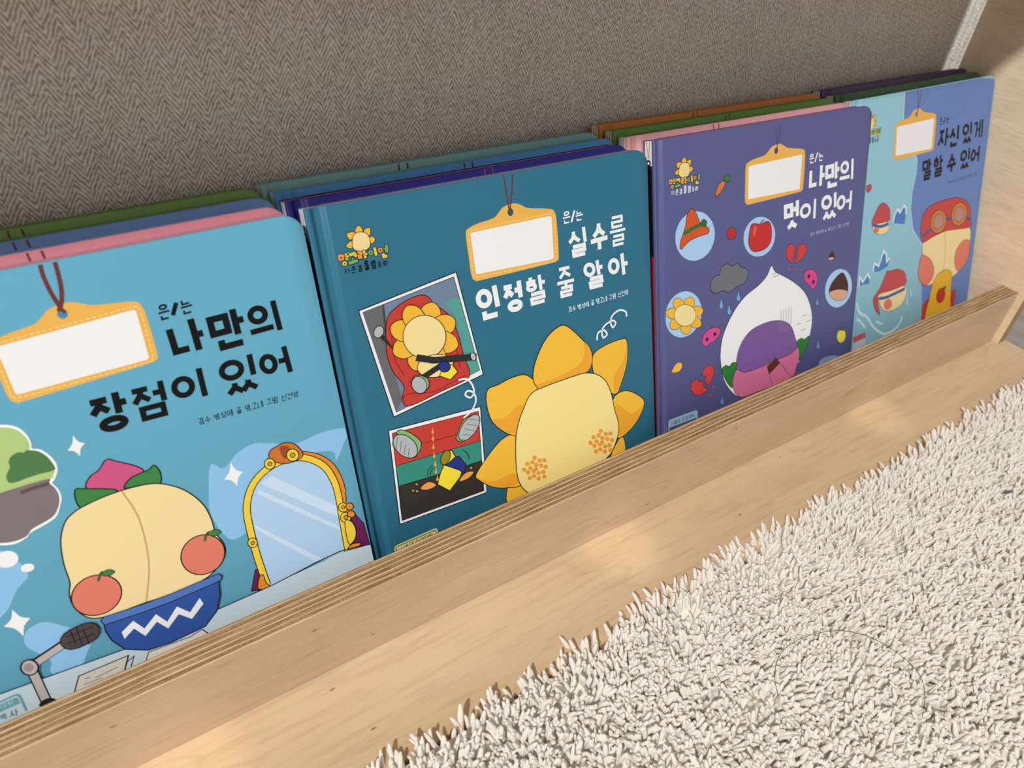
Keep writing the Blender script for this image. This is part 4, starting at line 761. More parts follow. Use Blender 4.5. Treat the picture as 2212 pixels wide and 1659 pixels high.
 ['hanging_cord','L',(112,52,50),[(109.17,215.75),(108.1,207.53),(105.88,198.34)],0.75,1,0],
 ['title_lettering','G',(240,240,240),'은',[(138.54,184.39),(143.5,184.51),(138.75,190.96)],0.12],
 ['title_lettering','G',(240,240,240),'는',[(147.07,184.38),(151.99,184.53),(147.29,190.19)],0.12],
 ['title_lettering','L',(240,240,240),[(144.02,184.62),(146.68,190.5)],1.2,0,0],
 ['title_lettering','G',(240,240,240),'실',[(141.56,164.71),(154.03,164.6),(140.37,180.66)],0.14],
 ['title_lettering','G',(240,240,240),'수',[(156.37,165.63),(168.32,166.04),(156.58,181.09)],0.17],
 ['title_lettering','G',(240,240,240),'를',[(170.74,165.23),(181.91,165.22),(170.03,182.56)],0.09],
 ['title_lettering','G',(240,240,240),'인',[(81.13,143.51),(94.04,143.51),(79.69,160.85)],0.17],
 ['title_lettering','G',(240,240,240),'정',[(96.79,143.57),(108.54,143.33),(96.08,160.25)],0.17],
 ['title_lettering','G',(240,240,240),'할',[(111.47,144.22),(124.27,144.15),(110.42,160.35)],0.13],
 ['title_lettering','G',(240,240,240),'줄',[(131.95,143.85),(143.48,143.66),(131.25,161.26)],0.11],
 ['title_lettering','G',(240,240,240),'알',[(151.83,144.16),(165.25,143.88),(149.72,160.32)],0.14],
 ['title_lettering','G',(240,240,240),'아',[(167.87,147.8),(182.72,147.46),(167.01,160.52)],0.19],
 ['author_line','T',(225,232,236),'감수 방성애 글 망고네 그림 신건영',[(137.93,134.42),(182.08,134.73),(137.67,137.61)],0.11],
 ['series_logo','P',(240,184,58),[(21.55,201.95),(21.97,203.61),(23.21,204.74),(24.23,204.65),(25.1,203.23),(25.36,201.81),(23.68,201.74)],1],
 ['series_logo','L',(18,17,22),[(21.55,201.95),(21.97,203.61),(23.21,204.74),(24.23,204.65),(25.1,203.23),(25.36,201.81),(23.68,201.74)],0.26,1,1],
 ['series_logo','P',(240,184,58),[(25.73,202.13),(27.24,202.93),(28.91,202.91),(29,201.13),(28.15,199.32),(26.53,200.22)],1],
 ['series_logo','L',(18,17,22),[(25.73,202.13),(27.24,202.93),(28.91,202.91),(29,201.13),(28.15,199.32),(26.53,200.22)],0.26,1,1],
 ['series_logo','P',(240,184,58),[(27.9,198.58),(29.4,198.69),(30.66,197.46),(29.73,195.85),(28.4,195.52),(27.79,196.83)],1],
 ['series_logo','L',(18,17,22),[(27.9,198.58),(29.4,198.69),(30.66,197.46),(29.73,195.85),(28.4,195.52),(27.79,196.83)],0.26,1,1],
 ['series_logo','P',(240,184,58),[(21.42,201.78),(20.33,202.56),(17.64,202.4),(17.31,201.2),(17.94,199.72),(19.06,199.11)],1],
 ['series_logo','L',(18,17,22),[(21.42,201.78),(20.33,202.56),(17.64,202.4),(17.31,201.2),(17.94,199.72),(19.06,199.11)],0.26,1,1],
 ['series_logo','P',(240,184,58),[(19.15,198.51),(17.88,198.37),(16.06,196.87),(16.76,195.75),(18.51,195.21),(19.42,196.7)],1],
 ['series_logo','L',(18,17,22),[(19.15,198.51),(17.88,198.37),(16.06,196.87),(16.76,195.75),(18.51,195.21),(19.42,196.7)],0.26,1,1],
 ['series_logo','P',(238,214,150),[(19.34,198.47),(20.14,200.46),(21.81,201.7),(24.32,201.81),(26.63,200.79),(27.74,198.81),(27.89,196.21),(27.33,194.34),(25.66,193.28),(22.68,193.08),(20.14,193.99),(19.16,195.37),(19.06,196.96)],1],
 ['series_logo','L',(18,17,22),[(19.34,198.47),(20.14,200.46),(21.81,201.7),(24.32,201.81),(26.63,200.79),(27.74,198.81),(27.89,196.21),(27.33,194.34),(25.66,193.28),(22.68,193.08),(20.14,193.99),(19.16,195.37),(19.06,196.96)],0.26,1,1],
 ['series_logo','P',(235,150,72),[(11.44,193.6),(12.89,193.69),(14.23,193.22),(14.26,191.84),(13.81,190.55),(12.28,190.57),(11.16,191.1),(11.12,192.49)],1],
 ['series_logo','L',(30,30,34),[(11.44,193.6),(12.89,193.69),(14.23,193.22),(14.26,191.84),(13.81,190.55),(12.28,190.57),(11.16,191.1),(11.12,192.49)],0.26,1,1],
 ['series_logo','P',(30,30,34),[(13.14,191.83),(13.06,191.66),(12.91,191.54),(12.72,191.5),(12.53,191.54),(12.37,191.65),(12.28,191.82),(12.27,192.01),(12.35,192.18),(12.5,192.3),(12.69,192.35),(12.88,192.31),(13.04,192.19),(13.13,192.02)],1],
 ['series_logo','B',(226,196,70),[(15.17,193.03),(15.32,190.93)],1.3,(30,30,34),0.26,0],
 ['series_logo','B',(226,196,70),[(15.51,191.93),(16.08,192.01)],0.99,(30,30,34),0.26,0],
 ['series_logo','P',(226,196,70),[(15.04,188.75),(14.66,188.1),(13.95,187.81),(13.17,187.97),(12.62,188.54),(12.51,189.28),(12.89,189.92),(13.6,190.22),(14.38,190.05),(14.93,189.49)],1],
 ['series_logo','L',(30,30,34),[(15.04,188.75),(14.66,188.1),(13.95,187.81),(13.17,187.97),(12.62,188.54),(12.51,189.28),(12.89,189.92),(13.6,190.22),(14.38,190.05),(14.93,189.49)],0.26,1,1],
 ['series_logo','P',(30,30,34),[(14.16,188.89),(14.1,188.75),(13.98,188.65),(13.82,188.62),(13.66,188.65),(13.53,188.75),(13.46,188.89),(13.45,189.04),(13.52,189.18),(13.64,189.28),(13.79,189.32),(13.95,189.28),(14.08,189.19),(14.16,189.05)],1],
 ['series_logo','B',(110,160,90),[(16.25,193.6),(16.78,193.69)],0.93,(30,30,34),0.26,0],
 ['series_logo','B',(226,196,70),[(17.27,192.5),(19.27,192.69),(19.71,191.51)],1.49,(30,30,34),0.26,0],
 ['series_logo','B',(120,170,92),[(18.04,190.36),(17.9,189.2)],1.12,(30,30,34),0.26,0],
 ['series_logo','B',(120,170,92),[(16.3,188.84),(17.94,188.93),(19.6,189.14)],1.49,(30,30,34),0.26,0],
 ['series_logo','B',(235,150,72),[(21.27,192.78),(22.59,192.39),(22.17,191.44),(21.14,191.31),(21.16,190.31),(22.25,190.19)],1.18,(30,30,34),0.26,0],
 ['series_logo','B',(226,196,70),[(23.98,192.72),(24.15,190)],1.3,(30,30,34),0.26,0],
 ['series_logo','B',(226,196,70),[(24.35,191.31),(24.98,191.3)],0.99,(30,30,34),0.26,0],
 ['series_logo','P',(120,170,92),[(28.61,191.08),(28.21,190.36),(27.44,190.02),(26.61,190.2),(26.02,190.81),(25.91,191.63),(26.31,192.35),(27.07,192.69),(27.9,192.52),(28.49,191.91)],1],
 ['series_logo','L',(30,30,34),[(28.61,191.08),(28.21,190.36),(27.44,190.02),(26.61,190.2),(26.02,190.81),(25.91,191.63),(26.31,192.35),(27.07,192.69),(27.9,192.52),(28.49,191.91)],0.26,1,1],
 ['series_logo','P',(30,30,34),[(27.64,191.24),(27.57,191.09),(27.44,190.99),(27.27,190.95),(27.1,190.98),(26.95,191.08),(26.87,191.23),(26.86,191.4),(26.93,191.55),(27.06,191.66),(27.23,191.7),(27.4,191.66),(27.54,191.56),(27.63,191.41)],1],
 ['series_logo','B',(226,196,70),[(29.54,192.9),(29.74,190.05)],1.36,(30,30,34),0.26,0],
 ['series_logo','P',(235,150,72),[(33.47,191.41),(33.08,190.68),(32.32,190.34),(31.5,190.5),(30.93,191.12),(30.81,191.94),(31.21,192.67),(31.95,193.01),(32.77,192.85),(33.35,192.24)],1],
 ['series_logo','L',(30,30,34),[(33.47,191.41),(33.08,190.68),(32.32,190.34),(31.5,190.5),(30.93,191.12),(30.81,191.94),(31.21,192.67),(31.95,193.01),(32.77,192.85),(33.35,192.24)],0.26,1,1],
 ['series_logo','P',(30,30,34),[(32.61,191.52),(32.54,191.37),(32.41,191.26),(32.24,191.22),(32.06,191.26),(31.91,191.36),(31.83,191.51),(31.82,191.68),(31.89,191.83),(32.02,191.94),(32.19,191.98),(32.36,191.94),(32.51,191.84),(32.6,191.69)],1],
 ['series_logo','B',(120,170,92),[(34.36,191.81),(35.21,191.72)],1.12,(30,30,34),0.26,0],
 ['series_logo','B',(120,170,92),[(35.53,192.81),(35.28,190.64)],1.55,(30,30,34),0.26,0],
 ['series_logo','B',(226,196,70),[(33.21,189.24),(33.31,188.31),(34.49,188.27)],1.49,(30,30,34),0.26,0],
 ['series_logo','G',(10,9,9),'자',[(12.68,184.23),(15.82,184.18),(12.86,186.43)],0.14],
 ['series_logo','G',(10,9,9),'존',[(16.3,183.64),(18.72,183.71),(16.51,186.9)],0.14],
 ['series_logo','G',(10,9,9),'감',[(19.63,183.52),(21.76,183.66),(19.71,186.72)],0.14],
 ['series_logo','G',(10,9,9),'올',[(23,183.49),(25.38,183.69),(23.04,188.22)],0.14],
 ['series_logo','G',(10,9,9),'림',[(26.61,183.42),(28.79,183.56),(26.46,187.5)],0.14],
 ['series_logo','G',(10,9,9),'동',[(29.86,183.54),(31.71,183.59),(29.83,186.39)],0.14],
 ['series_logo','G',(10,9,9),'화',[(32.05,183.68),(34.8,183.82),(32.3,186.28)],0.14],
]
ART[3] = [
 ['illustration','P',(222,118,56),[(55.72,185.55),(58.08,184.05),(55.04,179.73),(49.89,176.74),(50.4,180.45),(52.64,184.05)],1],
 ['illustration','L',(18,17,22),[(55.72,185.55),(58.08,184.05),(55.04,179.73),(49.89,176.74),(50.4,180.45),(52.64,184.05)],0.3,1,1],
 ['illustration','P',(62,120,66),[(61.97,185.6),(60.38,184.39),(58.16,184.52),(56.62,185.9),(56.65,187.72),(58.23,188.92),(60.44,188.81),(61.99,187.43)],1],
 ['illustration','L',(18,17,22),[(61.97,185.6),(60.38,184.39),(58.16,184.52),(56.62,185.9),(56.65,187.72),(58.23,188.92),(60.44,188.81),(61.99,187.43)],0.3,1,1],
 ['illustration','P',(170,204,238),[(49.05,149.91),(45.83,143.86),(39.88,140.1),(32.49,139.41),(25.19,141.86),(19.43,146.89),(16.31,153.45),(16.36,160.25),(19.5,166.03),(25.16,169.7),(32.27,170.56),(39.51,168.4),(45.47,163.57),(48.91,156.97)],1],
 ['illustration','P',(212,86,40),[(23.96,162.16),(25.64,169.28),(29.53,172.97),(34.03,167.85),(36.89,162.35),(43.82,158.17),(43.51,154.82),(36.37,154.44),(27.29,152.76),(20.55,148.99),(20.03,153.72)],1],
 ['illustration','L',(18,17,22),[(23.96,162.16),(25.64,169.28),(29.53,172.97),(34.03,167.85),(36.89,162.35),(43.82,158.17),(43.51,154.82),(36.37,154.44),(27.29,152.76),(20.55,148.99),(20.03,153.72)],0.35,1,1],
 ['illustration','L',(52,112,52),[(22.83,158.21),(30.11,160.22),(38.03,161.73)],2.6,1,0],
 ['illustration','P',(52,112,52),[(42.28,161.66),(41.55,160.23),(39.77,159.91),(37.98,160.87),(37.23,162.55),(37.95,163.96),(39.73,164.29),(41.52,163.33)],1],
 ['illustration','L',(18,17,22),[(42.28,161.66),(41.55,160.23),(39.77,159.91),(37.98,160.87),(37.23,162.55),(37.95,163.96),(39.73,164.29),(41.52,163.33)],0.3,1,1],
 ['illustration','P',(170,204,238),[(105.44,138.97),(102.5,133.9),(97.14,130.86),(90.48,130.47),(83.91,132.76),(78.73,137.22),(75.92,142.94),(75.98,148.78),(78.85,153.66),(83.99,156.65),(90.44,157.18),(96.98,155.1),(102.32,150.77),(105.37,145.01)],1],
 ['illustration','P',(196,46,48),[(80.76,148.87),(83.05,153.76),(90.67,152.41),(98.31,152.85),(101.84,147.73),(101.73,138.67),(95.46,134.38),(85.16,135.03),(80.47,140.9)],1],
 ['illustration','L',(18,17,22),[(80.76,148.87),(83.05,153.76),(90.67,152.41),(98.31,152.85),(101.84,147.73),(101.73,138.67),(95.46,134.38),(85.16,135.03),(80.47,140.9)],0.35,1,1],
 ['illustration','P',(222,90,90),[(83.84,150.08),(86.9,151.75),(87.65,149.4),(85.36,144.46)],1],
 ['illustration','L',(52,112,52),[(90.68,152.23),(92.11,153.93),(94.38,154.42)],0.8,1,0],
 ['illustration','P',(190,46,48),[(68.44,149.73),(67.15,147.73),(64.78,146.99),(62.25,147.78),(60.53,149.8),(60.26,152.26),(61.54,154.24),(63.88,154.99),(66.41,154.22),(68.15,152.21)],1],
 ['illustration','L',(18,17,22),[(68.44,149.73),(67.15,147.73),(64.78,146.99),(62.25,147.78),(60.53,149.8),(60.26,152.26),(61.54,154.24),(63.88,154.99),(66.41,154.22),(68.15,152.21)],0.3,1,1],
 ['illustration','L',(52,112,52),[(64.23,154.5),(66.38,155.41)],0.9,1,0],
 ['illustration','P',(170,204,238),[(37.52,99.32),(33.67,93.78),(27.56,90.75),(20.47,90.84),(13.86,93.97),(9.04,99.45),(6.9,106.15),(7.79,112.78),(11.51,118.1),(17.35,121.1),(24.23,121.21),(30.84,118.35),(35.89,113.01),(38.29,106.21)],1],
 ['illustration','P',(240,184,58),[(29.45,107.58),(32.13,111.89),(29.48,116.09),(24.44,115.99),(22.12,111.54)],1],
 ['illustration','L',(18,17,22),[(29.45,107.58),(32.13,111.89),(29.48,116.09),(24.44,115.99),(22.12,111.54)],0.25,1,1],
 ['illustration','P',(240,184,58),[(30.86,102.14),(37.63,101.97),(39.64,105.39),(35.08,108.78),(28.48,108.61)],1],
 ['illustration','L',(18,17,22),[(30.86,102.14),(37.63,101.97),(39.64,105.39),(35.08,108.78),(28.48,108.61)],0.25,1,1],
 ['illustration','P',(240,184,58),[(26.6,99.14),(32.29,94.52),(37.53,94.42),(37.02,98.79),(31.06,103.18)],1],
 ['illustration','L',(18,17,22),[(26.6,99.14),(32.29,94.52),(37.53,94.42),(37.02,98.79),(31.06,103.18)],0.25,1,1],
 ['illustration','P',(240,184,58),[(19.95,100.87),(20.27,95.37),(24.65,91.84),(28.56,93.77),(27.82,99.39)],1],
 ['illustration','L',(18,17,22),[(19.95,100.87),(20.27,95.37),(24.65,91.84),(28.56,93.77),(27.82,99.39)],0.25,1,1],
 ['illustration','P',(240,184,58),[(15.97,105.94),(10.88,103.66),(11.18,99.46),(16.35,97.58),(21.25,100.15)],1],
 ['illustration','L',(18,17,22),[(15.97,105.94),(10.88,103.66),(11.18,99.46),(16.35,97.58),(21.25,100.15)],0.25,1,1],
 ['illustration','P',(240,184,58),[(17.55,110.55),(10.96,113.04),(7.13,111.21),(9.7,107.08),(16.37,104.81)],1],
 ['illustration','L',(18,17,22),[(17.55,110.55),(10.96,113.04),(7.13,111.21),(9.7,107.08),(16.37,104.81)],0.25,1,1],
 ['illustration','P',(240,184,58),[(23.51,111.29),(20.27,116.7),(15.15,118.52),(13.29,115.16),(16.77,109.84)],1],
 ['illustration','L',(18,17,22),[(23.51,111.29),(20.27,116.7),(15.15,118.52),(13.29,115.16),(16.77,109.84)],0.25,1,1],
 ['illustration','P',(240,220,155),[(32.82,103.08),(31.89,100.1),(29.25,98.17),(25.45,97.69),(21.27,98.74),(17.54,101.09),(15.01,104.27),(14.13,107.63),(15.07,110.54),(17.64,112.43),(21.35,112.95),(25.48,111.98),(29.24,109.68),(31.87,106.51)],1],
 ['illustration','L',(18,17,22),[(32.82,103.08),(31.89,100.1),(29.25,98.17),(25.45,97.69),(21.27,98.74),(17.54,101.09),(15.01,104.27),(14.13,107.63),(15.07,110.54),(17.64,112.43),(21.35,112.95),(25.48,111.98),(29.24,109.68),(31.87,106.51)],0.25,1,1],
 ['illustration','P',(170,204,238),[(193.35,83.34),(190.5,77.68),(185.09,74.3),(178.24,73.87),(171.38,76.46),(165.87,81.47),(162.77,87.87),(162.63,94.41),(165.42,99.86),(170.62,103.18),(177.25,103.74),(184.06,101.39),(189.71,96.53),(193.05,90.08)],1],
 ['illustration','P',(76,42,38),[(180.69,100.3),(187.48,92.26),(189.04,84.15),(186.64,79.17),(177.11,79.35),(169.89,83.94),(166.84,90.05),(171.17,96.26)],1],
 ['illustration','L',(18,17,22),[(180.69,100.3),(187.48,92.26),(189.04,84.15),(186.64,79.17),(177.11,79.35),(169.89,83.94),(166.84,90.05),(171.17,96.26)],0.3,1,1],
 ['illustration','P',(214,166,136),[(167.44,88.11),(177.44,88.13),(188.76,84.21),(186.36,79.23),(177.11,79.35),(169.91,83.75)],1],
 ['illustration','L',(18,17,22),[(167.44,88.11),(177.44,88.13),(188.76,84.21),(186.36,79.23),(177.11,79.35),(169.91,83.75)],0.25,1,1],
 ['illustration','P',(120,150,190),[(191.08,27.16),(190.54,24.57),(187.06,22.99),(181.36,22.73),(174.63,23.83),(168.23,26.04),(163.4,28.92),(161.06,31.9),(161.63,34.4),(164.98,35.96),(170.49,36.26),(177.12,35.25),(183.58,33.09),(188.58,30.2)],1],
 ['illustration','P',(112,112,120),[(46.25,118.7),(47.22,123.61),(51.18,125.67),(54.35,125.62),(55.32,129.97),(60.8,131.66),(66.03,129.09),(70.54,130.3),(73.5,126.98),(79.57,124.12),(80.63,120.02),(77.49,114.84),(73.07,114.35),(68.69,113.54),(63.28,111.67),(57.27,114.24),(51.4,113.72),(47.13,116.12)],1],
 ['illustration','L',(18,17,22),[(46.25,118.7),(47.22,123.61),(51.18,125.67),(54.35,125.62),(55.32,129.97),(60.8,131.66),(66.03,129.09),(70.54,130.3),(73.5,126.98),(79.57,124.12),(80.63,120.02),(77.49,114.84),(73.07,114.35),(68.69,113.54),(63.28,111.67),(57.27,114.24),(51.4,113.72),(47.13,116.12)],0.4,1,1],
 ['illustration','P',(112,172,222),[(56.09,109.34),(57.18,105.73),(58.06,103.46),(57.36,101.93),(56.25,101.82),(55.14,102.46),(54.37,104.33),(55.15,106.2)],1],
 ['illustration','L',(18,17,22),[(56.09,109.34),(57.18,105.73),(58.06,103.46),(57.36,101.93),(56.25,101.82),(55.14,102.46),(54.37,104.33),(55.15,106.2)],0.25,1,1],
 ['illustration','P',(112,172,222),[(63.51,103.54),(64.64,99.87),(65.55,97.55),(64.84,96),(63.72,95.89),(62.58,96.55),(61.78,98.46),(62.57,100.36)],1],
 ['illustration','L',(18,17,22),[(63.51,103.54),(64.64,99.87),(65.55,97.55),(64.84,96),(63.72,95.89),(62.58,96.55),(61.78,98.46),(62.57,100.36)],0.25,1,1],
 ['illustration','P',(112,172,222),[(72.09,110.99),(73.25,107.33),(74.19,105.03),(73.48,103.49),(72.35,103.37),(71.19,104.02),(70.38,105.91),(71.16,107.81)],1],
 ['illustration','L',(18,17,22),[(72.09,110.99),(73.25,107.33),(74.19,105.03),(73.48,103.49),(72.35,103.37),(71.19,104.02),(70.38,105.91),(71.16,107.81)],0.25,1,1],
 ['illustration','P',(104,152,200),[(154.03,87.67),(155.34,84.46),(156.36,82.44),(155.76,81.12),(154.67,81.05),(153.53,81.65),(152.64,83.31),(153.3,84.94)],1],
 ['illustration','L',(18,17,22),[(154.03,87.67),(155.34,84.46),(156.36,82.44),(155.76,81.12),(154.67,81.05),(153.53,81.65),(152.64,83.31),(153.3,84.94)],0.2,1,1],
 ['illustration','P',(104,152,200),[(158.52,52.62),(159.89,49.2),(160.95,47.04),(160.34,45.67),(159.22,45.63),(158.03,46.29),(157.11,48.07),(157.78,49.76)],1],
 ['illustration','L',(18,17,22),[(158.52,52.62),(159.89,49.2),(160.95,47.04),(160.34,45.67),(159.22,45.63),(158.03,46.29),(157.11,48.07),(157.78,49.76)],0.2,1,1],
 ['illustration','P',(104,152,200),[(58.47,37.31),(59.42,34.08),(60.19,32.04),(59.58,30.75),(58.62,30.73),(57.64,31.36),(56.97,33.05),(57.65,34.63)],1],
 ['illustration','L',(18,17,22),[(58.47,37.31),(59.42,34.08),(60.19,32.04),(59.58,30.75),(58.62,30.73),(57.64,31.36),(56.97,33.05),(57.65,34.63)],0.2,1,1],
 ['illustration','P',(206,62,62),[(117.61,127.12),(118.78,132.23),(123.5,132.72),(127.4,128.84),(126.04,126.29),(127.09,123.58),(124.77,122.38),(124.56,118.91),(119.73,122.57)],1],
 ['illustration','L',(18,17,22),[(117.61,127.12),(118.78,132.23),(123.5,132.72),(127.4,128.84),(126.04,126.29),(127.09,123.58),(124.77,122.38),(124.56,118.91),(119.73,122.57)],0.3,1,1],
 ['illustration','P',(206,62,62),[(128.61,125.78),(131.15,130.27),(136.23,130.54),(138.83,126.11),(135.58,121.05),(127.76,118.26),(128.46,121.64),(129.55,123.09)],1],
 ['illustration','L',(18,17,22),[(128.61,125.78),(131.15,130.27),(136.23,130.54),(138.83,126.11),(135.58,121.05),(127.76,118.26),(128.46,121.64),(129.55,123.09)],0.3,1,1],
 ['illustration','P',(206,62,62),[(122.67,115.27),(122.1,114.81),(120.88,115.07),(120.22,115.79),(120.79,116.25),(122.01,115.99)],1],
 ['illustration','P',(206,62,62),[(129.45,113.86),(128.88,113.39),(127.64,113.65),(126.97,114.38),(127.54,114.84),(128.78,114.58)],1],
 ['illustration','P',(206,62,62),[(39.23,59.31),(42.23,63.62),(46.81,64.22),(50.16,60.5),(49.37,54.62),(45.35,49.67),(41.68,53.82),(43.08,56.03)],1],
 ['illustration','L',(18,17,22),[(39.23,59.31),(42.23,63.62),(46.81,64.22),(50.16,60.5),(49.37,54.62),(45.35,49.67),(41.68,53.82),(43.08,56.03)],0.3,1,1],
 ['illustration','P',(206,62,62),[(29.35,55.74),(33.84,57.43),(37.1,54.31),(39.93,53.9),(40.62,49.77),(44.28,46.9),(39.36,44.43),(32.81,46),(29.03,51.08)],1],
 ['illustration','L',(18,17,22),[(29.35,55.74),(33.84,57.43),(37.1,54.31),(39.93,53.9),(40.62,49.77),(44.28,46.9),(39.36,44.43),(32.81,46),(29.03,51.08)],0.3,1,1],
 ['illustration','P',(206,62,62),[(50.96,46.22),(50.3,45.65),(48.95,46.06),(48.27,47.03),(48.93,47.6),(50.27,47.19)],1],
 ['illustration','P',(206,62,62),[(47.92,40.92),(47.25,40.35),(45.91,40.76),(45.23,41.74),(45.89,42.31),(47.23,41.9)],1],
 ['illustration','P',(212,74,142),[(137.79,106.97),(140.23,110.32),(146.54,109.86),(152.35,104.73),(152.14,97.76),(147.96,94.73),(143.74,99.18),(139.44,102.3)],1],
 ['illustration','L',(18,17,22),[(137.79,106.97),(140.23,110.32),(146.54,109.86),(152.35,104.73),(152.14,97.76),(147.96,94.73),(143.74,99.18),(139.44,102.3)],0.35,1,1],
 ['illustration','P',(70,25,45),[(144.69,105.05),(144.07,104.21),(142.91,104.16),(141.91,104.93),(141.63,106.07),(142.25,106.91),(143.4,106.96),(144.41,106.19)],1],
 ['illustration','P',(70,25,45),[(150.02,99.63),(149.39,98.78),(148.22,98.74),(147.2,99.52),(146.91,100.67),(147.54,101.52),(148.7,101.56),(149.73,100.78)],1],
 ['illustration','P',(212,74,142),[(38.82,83.16),(41.12,88.37),(47.51,90.46),(54.03,89.06),(55.64,85.05),(50.91,80.82),(45.51,79.72),(41.75,78.62)],1],
 ['illustration','L',(18,17,22),[(38.82,83.16),(41.12,88.37),(47.51,90.46),(54.03,89.06),(55.64,85.05),(50.91,80.82),(45.51,79.72),(41.75,78.62)],0.35,1,1],
 ['illustration','P',(70,25,45),[(44.8,82.92),(44.21,82.13),(43.22,82.11),(42.41,82.85),(42.25,83.93),(42.84,84.72),(43.82,84.74),(44.64,84)],1],
 ['illustration','P',(70,25,45),[(51.91,84.83),(51.32,84.04),(50.32,84.02),(49.49,84.76),(49.33,85.85),(49.91,86.63),(50.91,86.66),(51.74,85.92)],1],
 ['illustration','P',(240,190,62),[(11.86,69.59),(15.8,73.63),(19.93,73.47),(21.15,70.03),(18.02,67.32),(13.07,68.07)],1],
 ['illustration','L',(18,17,22),[(11.86,69.59),(15.8,73.63),(19.93,73.47),(21.15,70.03),(18.02,67.32),(13.07,68.07)],0.25,1,1],
 ['illustration','P',(52,112,52),[(19.11,74.37),(22.74,75.44),(21.38,73.73)],1],
 ['illustration','P',(230,214,64),[(191.08,47.15),(190.35,44.98),(188.69,43.62),(186.45,43.33),(184.07,44.19),(182.04,45.99),(180.74,48.39),(180.43,50.91),(181.17,53.05),(182.8,54.4),(185.02,54.7),(187.38,53.88),(189.43,52.09),(190.75,49.69)],1],
 ['illustration','L',(18,17,22),[(191.08,47.15),(190.35,44.98),(188.69,43.62),(186.45,43.33),(184.07,44.19),(182.04,45.99),(180.74,48.39),(180.43,50.91),(181.17,53.05),(182.8,54.4),(185.02,54.7),(187.38,53.88),(189.43,52.09),(190.75,49.69)],0.2,1,1],
 ['illustration','P',(52,100,60),[(182.04,54.49),(183.71,57.87),(186.14,54.87),(188.34,56.22),(188.22,52.62)],0],
 ['illustration','P',(76,42,38),[(167.59,118.96),(170.65,114.89),(169.37,112.36),(164.03,113.61),(163.96,116.65)],1],
 ['illustration','P',(214,166,136),[(169.71,113.52),(169.06,112.88),(166.96,112.77),(164.67,113.25),(163.51,114.05),(164.16,114.68),(166.24,114.8),(168.54,114.32)],1],
 ['illustration','P',(238,238,240),[(103.32,121.54),(107.11,116.7),(115.73,111.69),(128.41,103.85),(140.48,93.33),(147.78,80.07),(149.75,68.7),(147.54,57.27),(141.97,46.62),(134.97,37.25),(129.05,30.41),(92.83,29.91),(78.44,30.15),(68.85,36.31),(60.5,47.82),(57.08,59.4),(56.05,70.94),(58.54,83.04),(67.04,96.01),(77.88,105.07),(91.25,110.34),(99.05,115.26)],1],
 ['illustration','L',(18,17,22),[(103.32,121.54),(107.11,116.7),(115.73,111.69),(128.41,103.85),(140.48,93.33),(147.78,80.07),(149.75,68.7),(147.54,57.27),(141.97,46.62),(134.97,37.25),(129.05,30.41),(92.83,29.91),(78.44,30.15),(68.85,36.31),(60.5,47.82),(57.08,59.4),(56.05,70.94),(58.54,83.04),(67.04,96.01),(77.88,105.07),(91.25,110.34),(99.05,115.26)],0.35,1,1],
 ['illustration','P',(46,122,52),[(57.45,57.54),(61.33,59.77),(64.77,58.09),(67.56,59.94),(72.19,58.2),(72.04,52.48),(69.26,41.62),(66.37,42.04),(61.39,48.45)],1],
 ['illustration','L',(18,17,22),[(57.45,57.54),(61.33,59.77),(64.77,58.09),(67.56,59.94),(72.19,58.2),(72.04,52.48),(69.26,41.62),(66.37,42.04),(61.39,48.45)],0.3,1,1],
 ['illustration','P',(46,122,52),[(133.94,58.07),(138.94,59.52),(142.31,57.72),(147.39,58.98),(146.64,52.86),(141.97,46.62),(137.81,42.12),(136.18,51)],1],
 ['illustration','L',(18,17,22),[(133.94,58.07),(138.94,59.52),(142.31,57.72),(147.39,58.98),(146.64,52.86),(141.97,46.62),(137.81,42.12),(136.18,51)],0.3,1,1],
 ['illustration','P',(122,88,152),[(71.42,57.09),(74.64,70.24),(84.66,78.9),(99.78,81.15),(114.31,79.29),(125.85,72.86),(132.49,60.29),(135.78,51.11),(129.12,46.41),(98.19,44.05),(75.44,47.91)],1],
 ['illustration','L',(18,17,22),[(71.42,57.09),(74.64,70.24),(84.66,78.9),(99.78,81.15),(114.31,79.29),(125.85,72.86),(132.49,60.29),(135.78,51.11),(129.12,46.41),(98.19,44.05),(75.44,47.91)],0.35,1,1],
 ['illustration','P',(208,112,152),[(68.3,42.81),(68.51,47.24),(72,53.56),(80.07,49.09),(97.95,48.51),(116.3,49.5),(127.57,50.09),(135.61,53.19),(137.57,45.01),(134.97,37.25),(129.05,30.41),(92.83,29.91),(78.44,30.15),(71.2,35.59)],1],
 ['illustration','L',(18,17,22),[(68.3,42.81),(68.51,47.24),(72,53.56),(80.07,49.09),(97.95,48.51),(116.3,49.5),(127.57,50.09),(135.61,53.19),(137.57,45.01),(134.97,37.25),(129.05,30.41),(92.83,29.91),(78.44,30.15),(71.2,35.59)],0.35,1,1],
 ['illustration','L',(150,150,158),[(115.26,86.96),(115.16,70.21)],0.35,0,0],
 ['illustration','L',(150,150,158),[(117.93,86.93),(117.9,69.77)],0.35,0,0],
 ['illustration','L',(150,150,158),[(120.62,86.9),(120.65,69.34)],0.35,0,0],
 ['illustration','L',(150,150,158),[(123.32,86.87),(123.41,68.9)],0.35,0,0],
 ['illustration','L',(150,150,158),[(126.04,86.84),(126.18,68.46)],0.35,0,0],
 ['illustration','L',(140,140,146),[(104.27,115.39),(109.57,115.1)],0.4,0,0],
 ['illustration','L',(140,140,146),[(105.58,113.03),(111.46,113.28)],0.4,0,0],
 ['illustration','L',(140,140,146),[(138.13,76.55),(143.24,76.48)],0.4,0,0],
 ['illustration','L',(140,140,146),[(132.47,71.65),(137.54,71.56)],0.4,0,0],
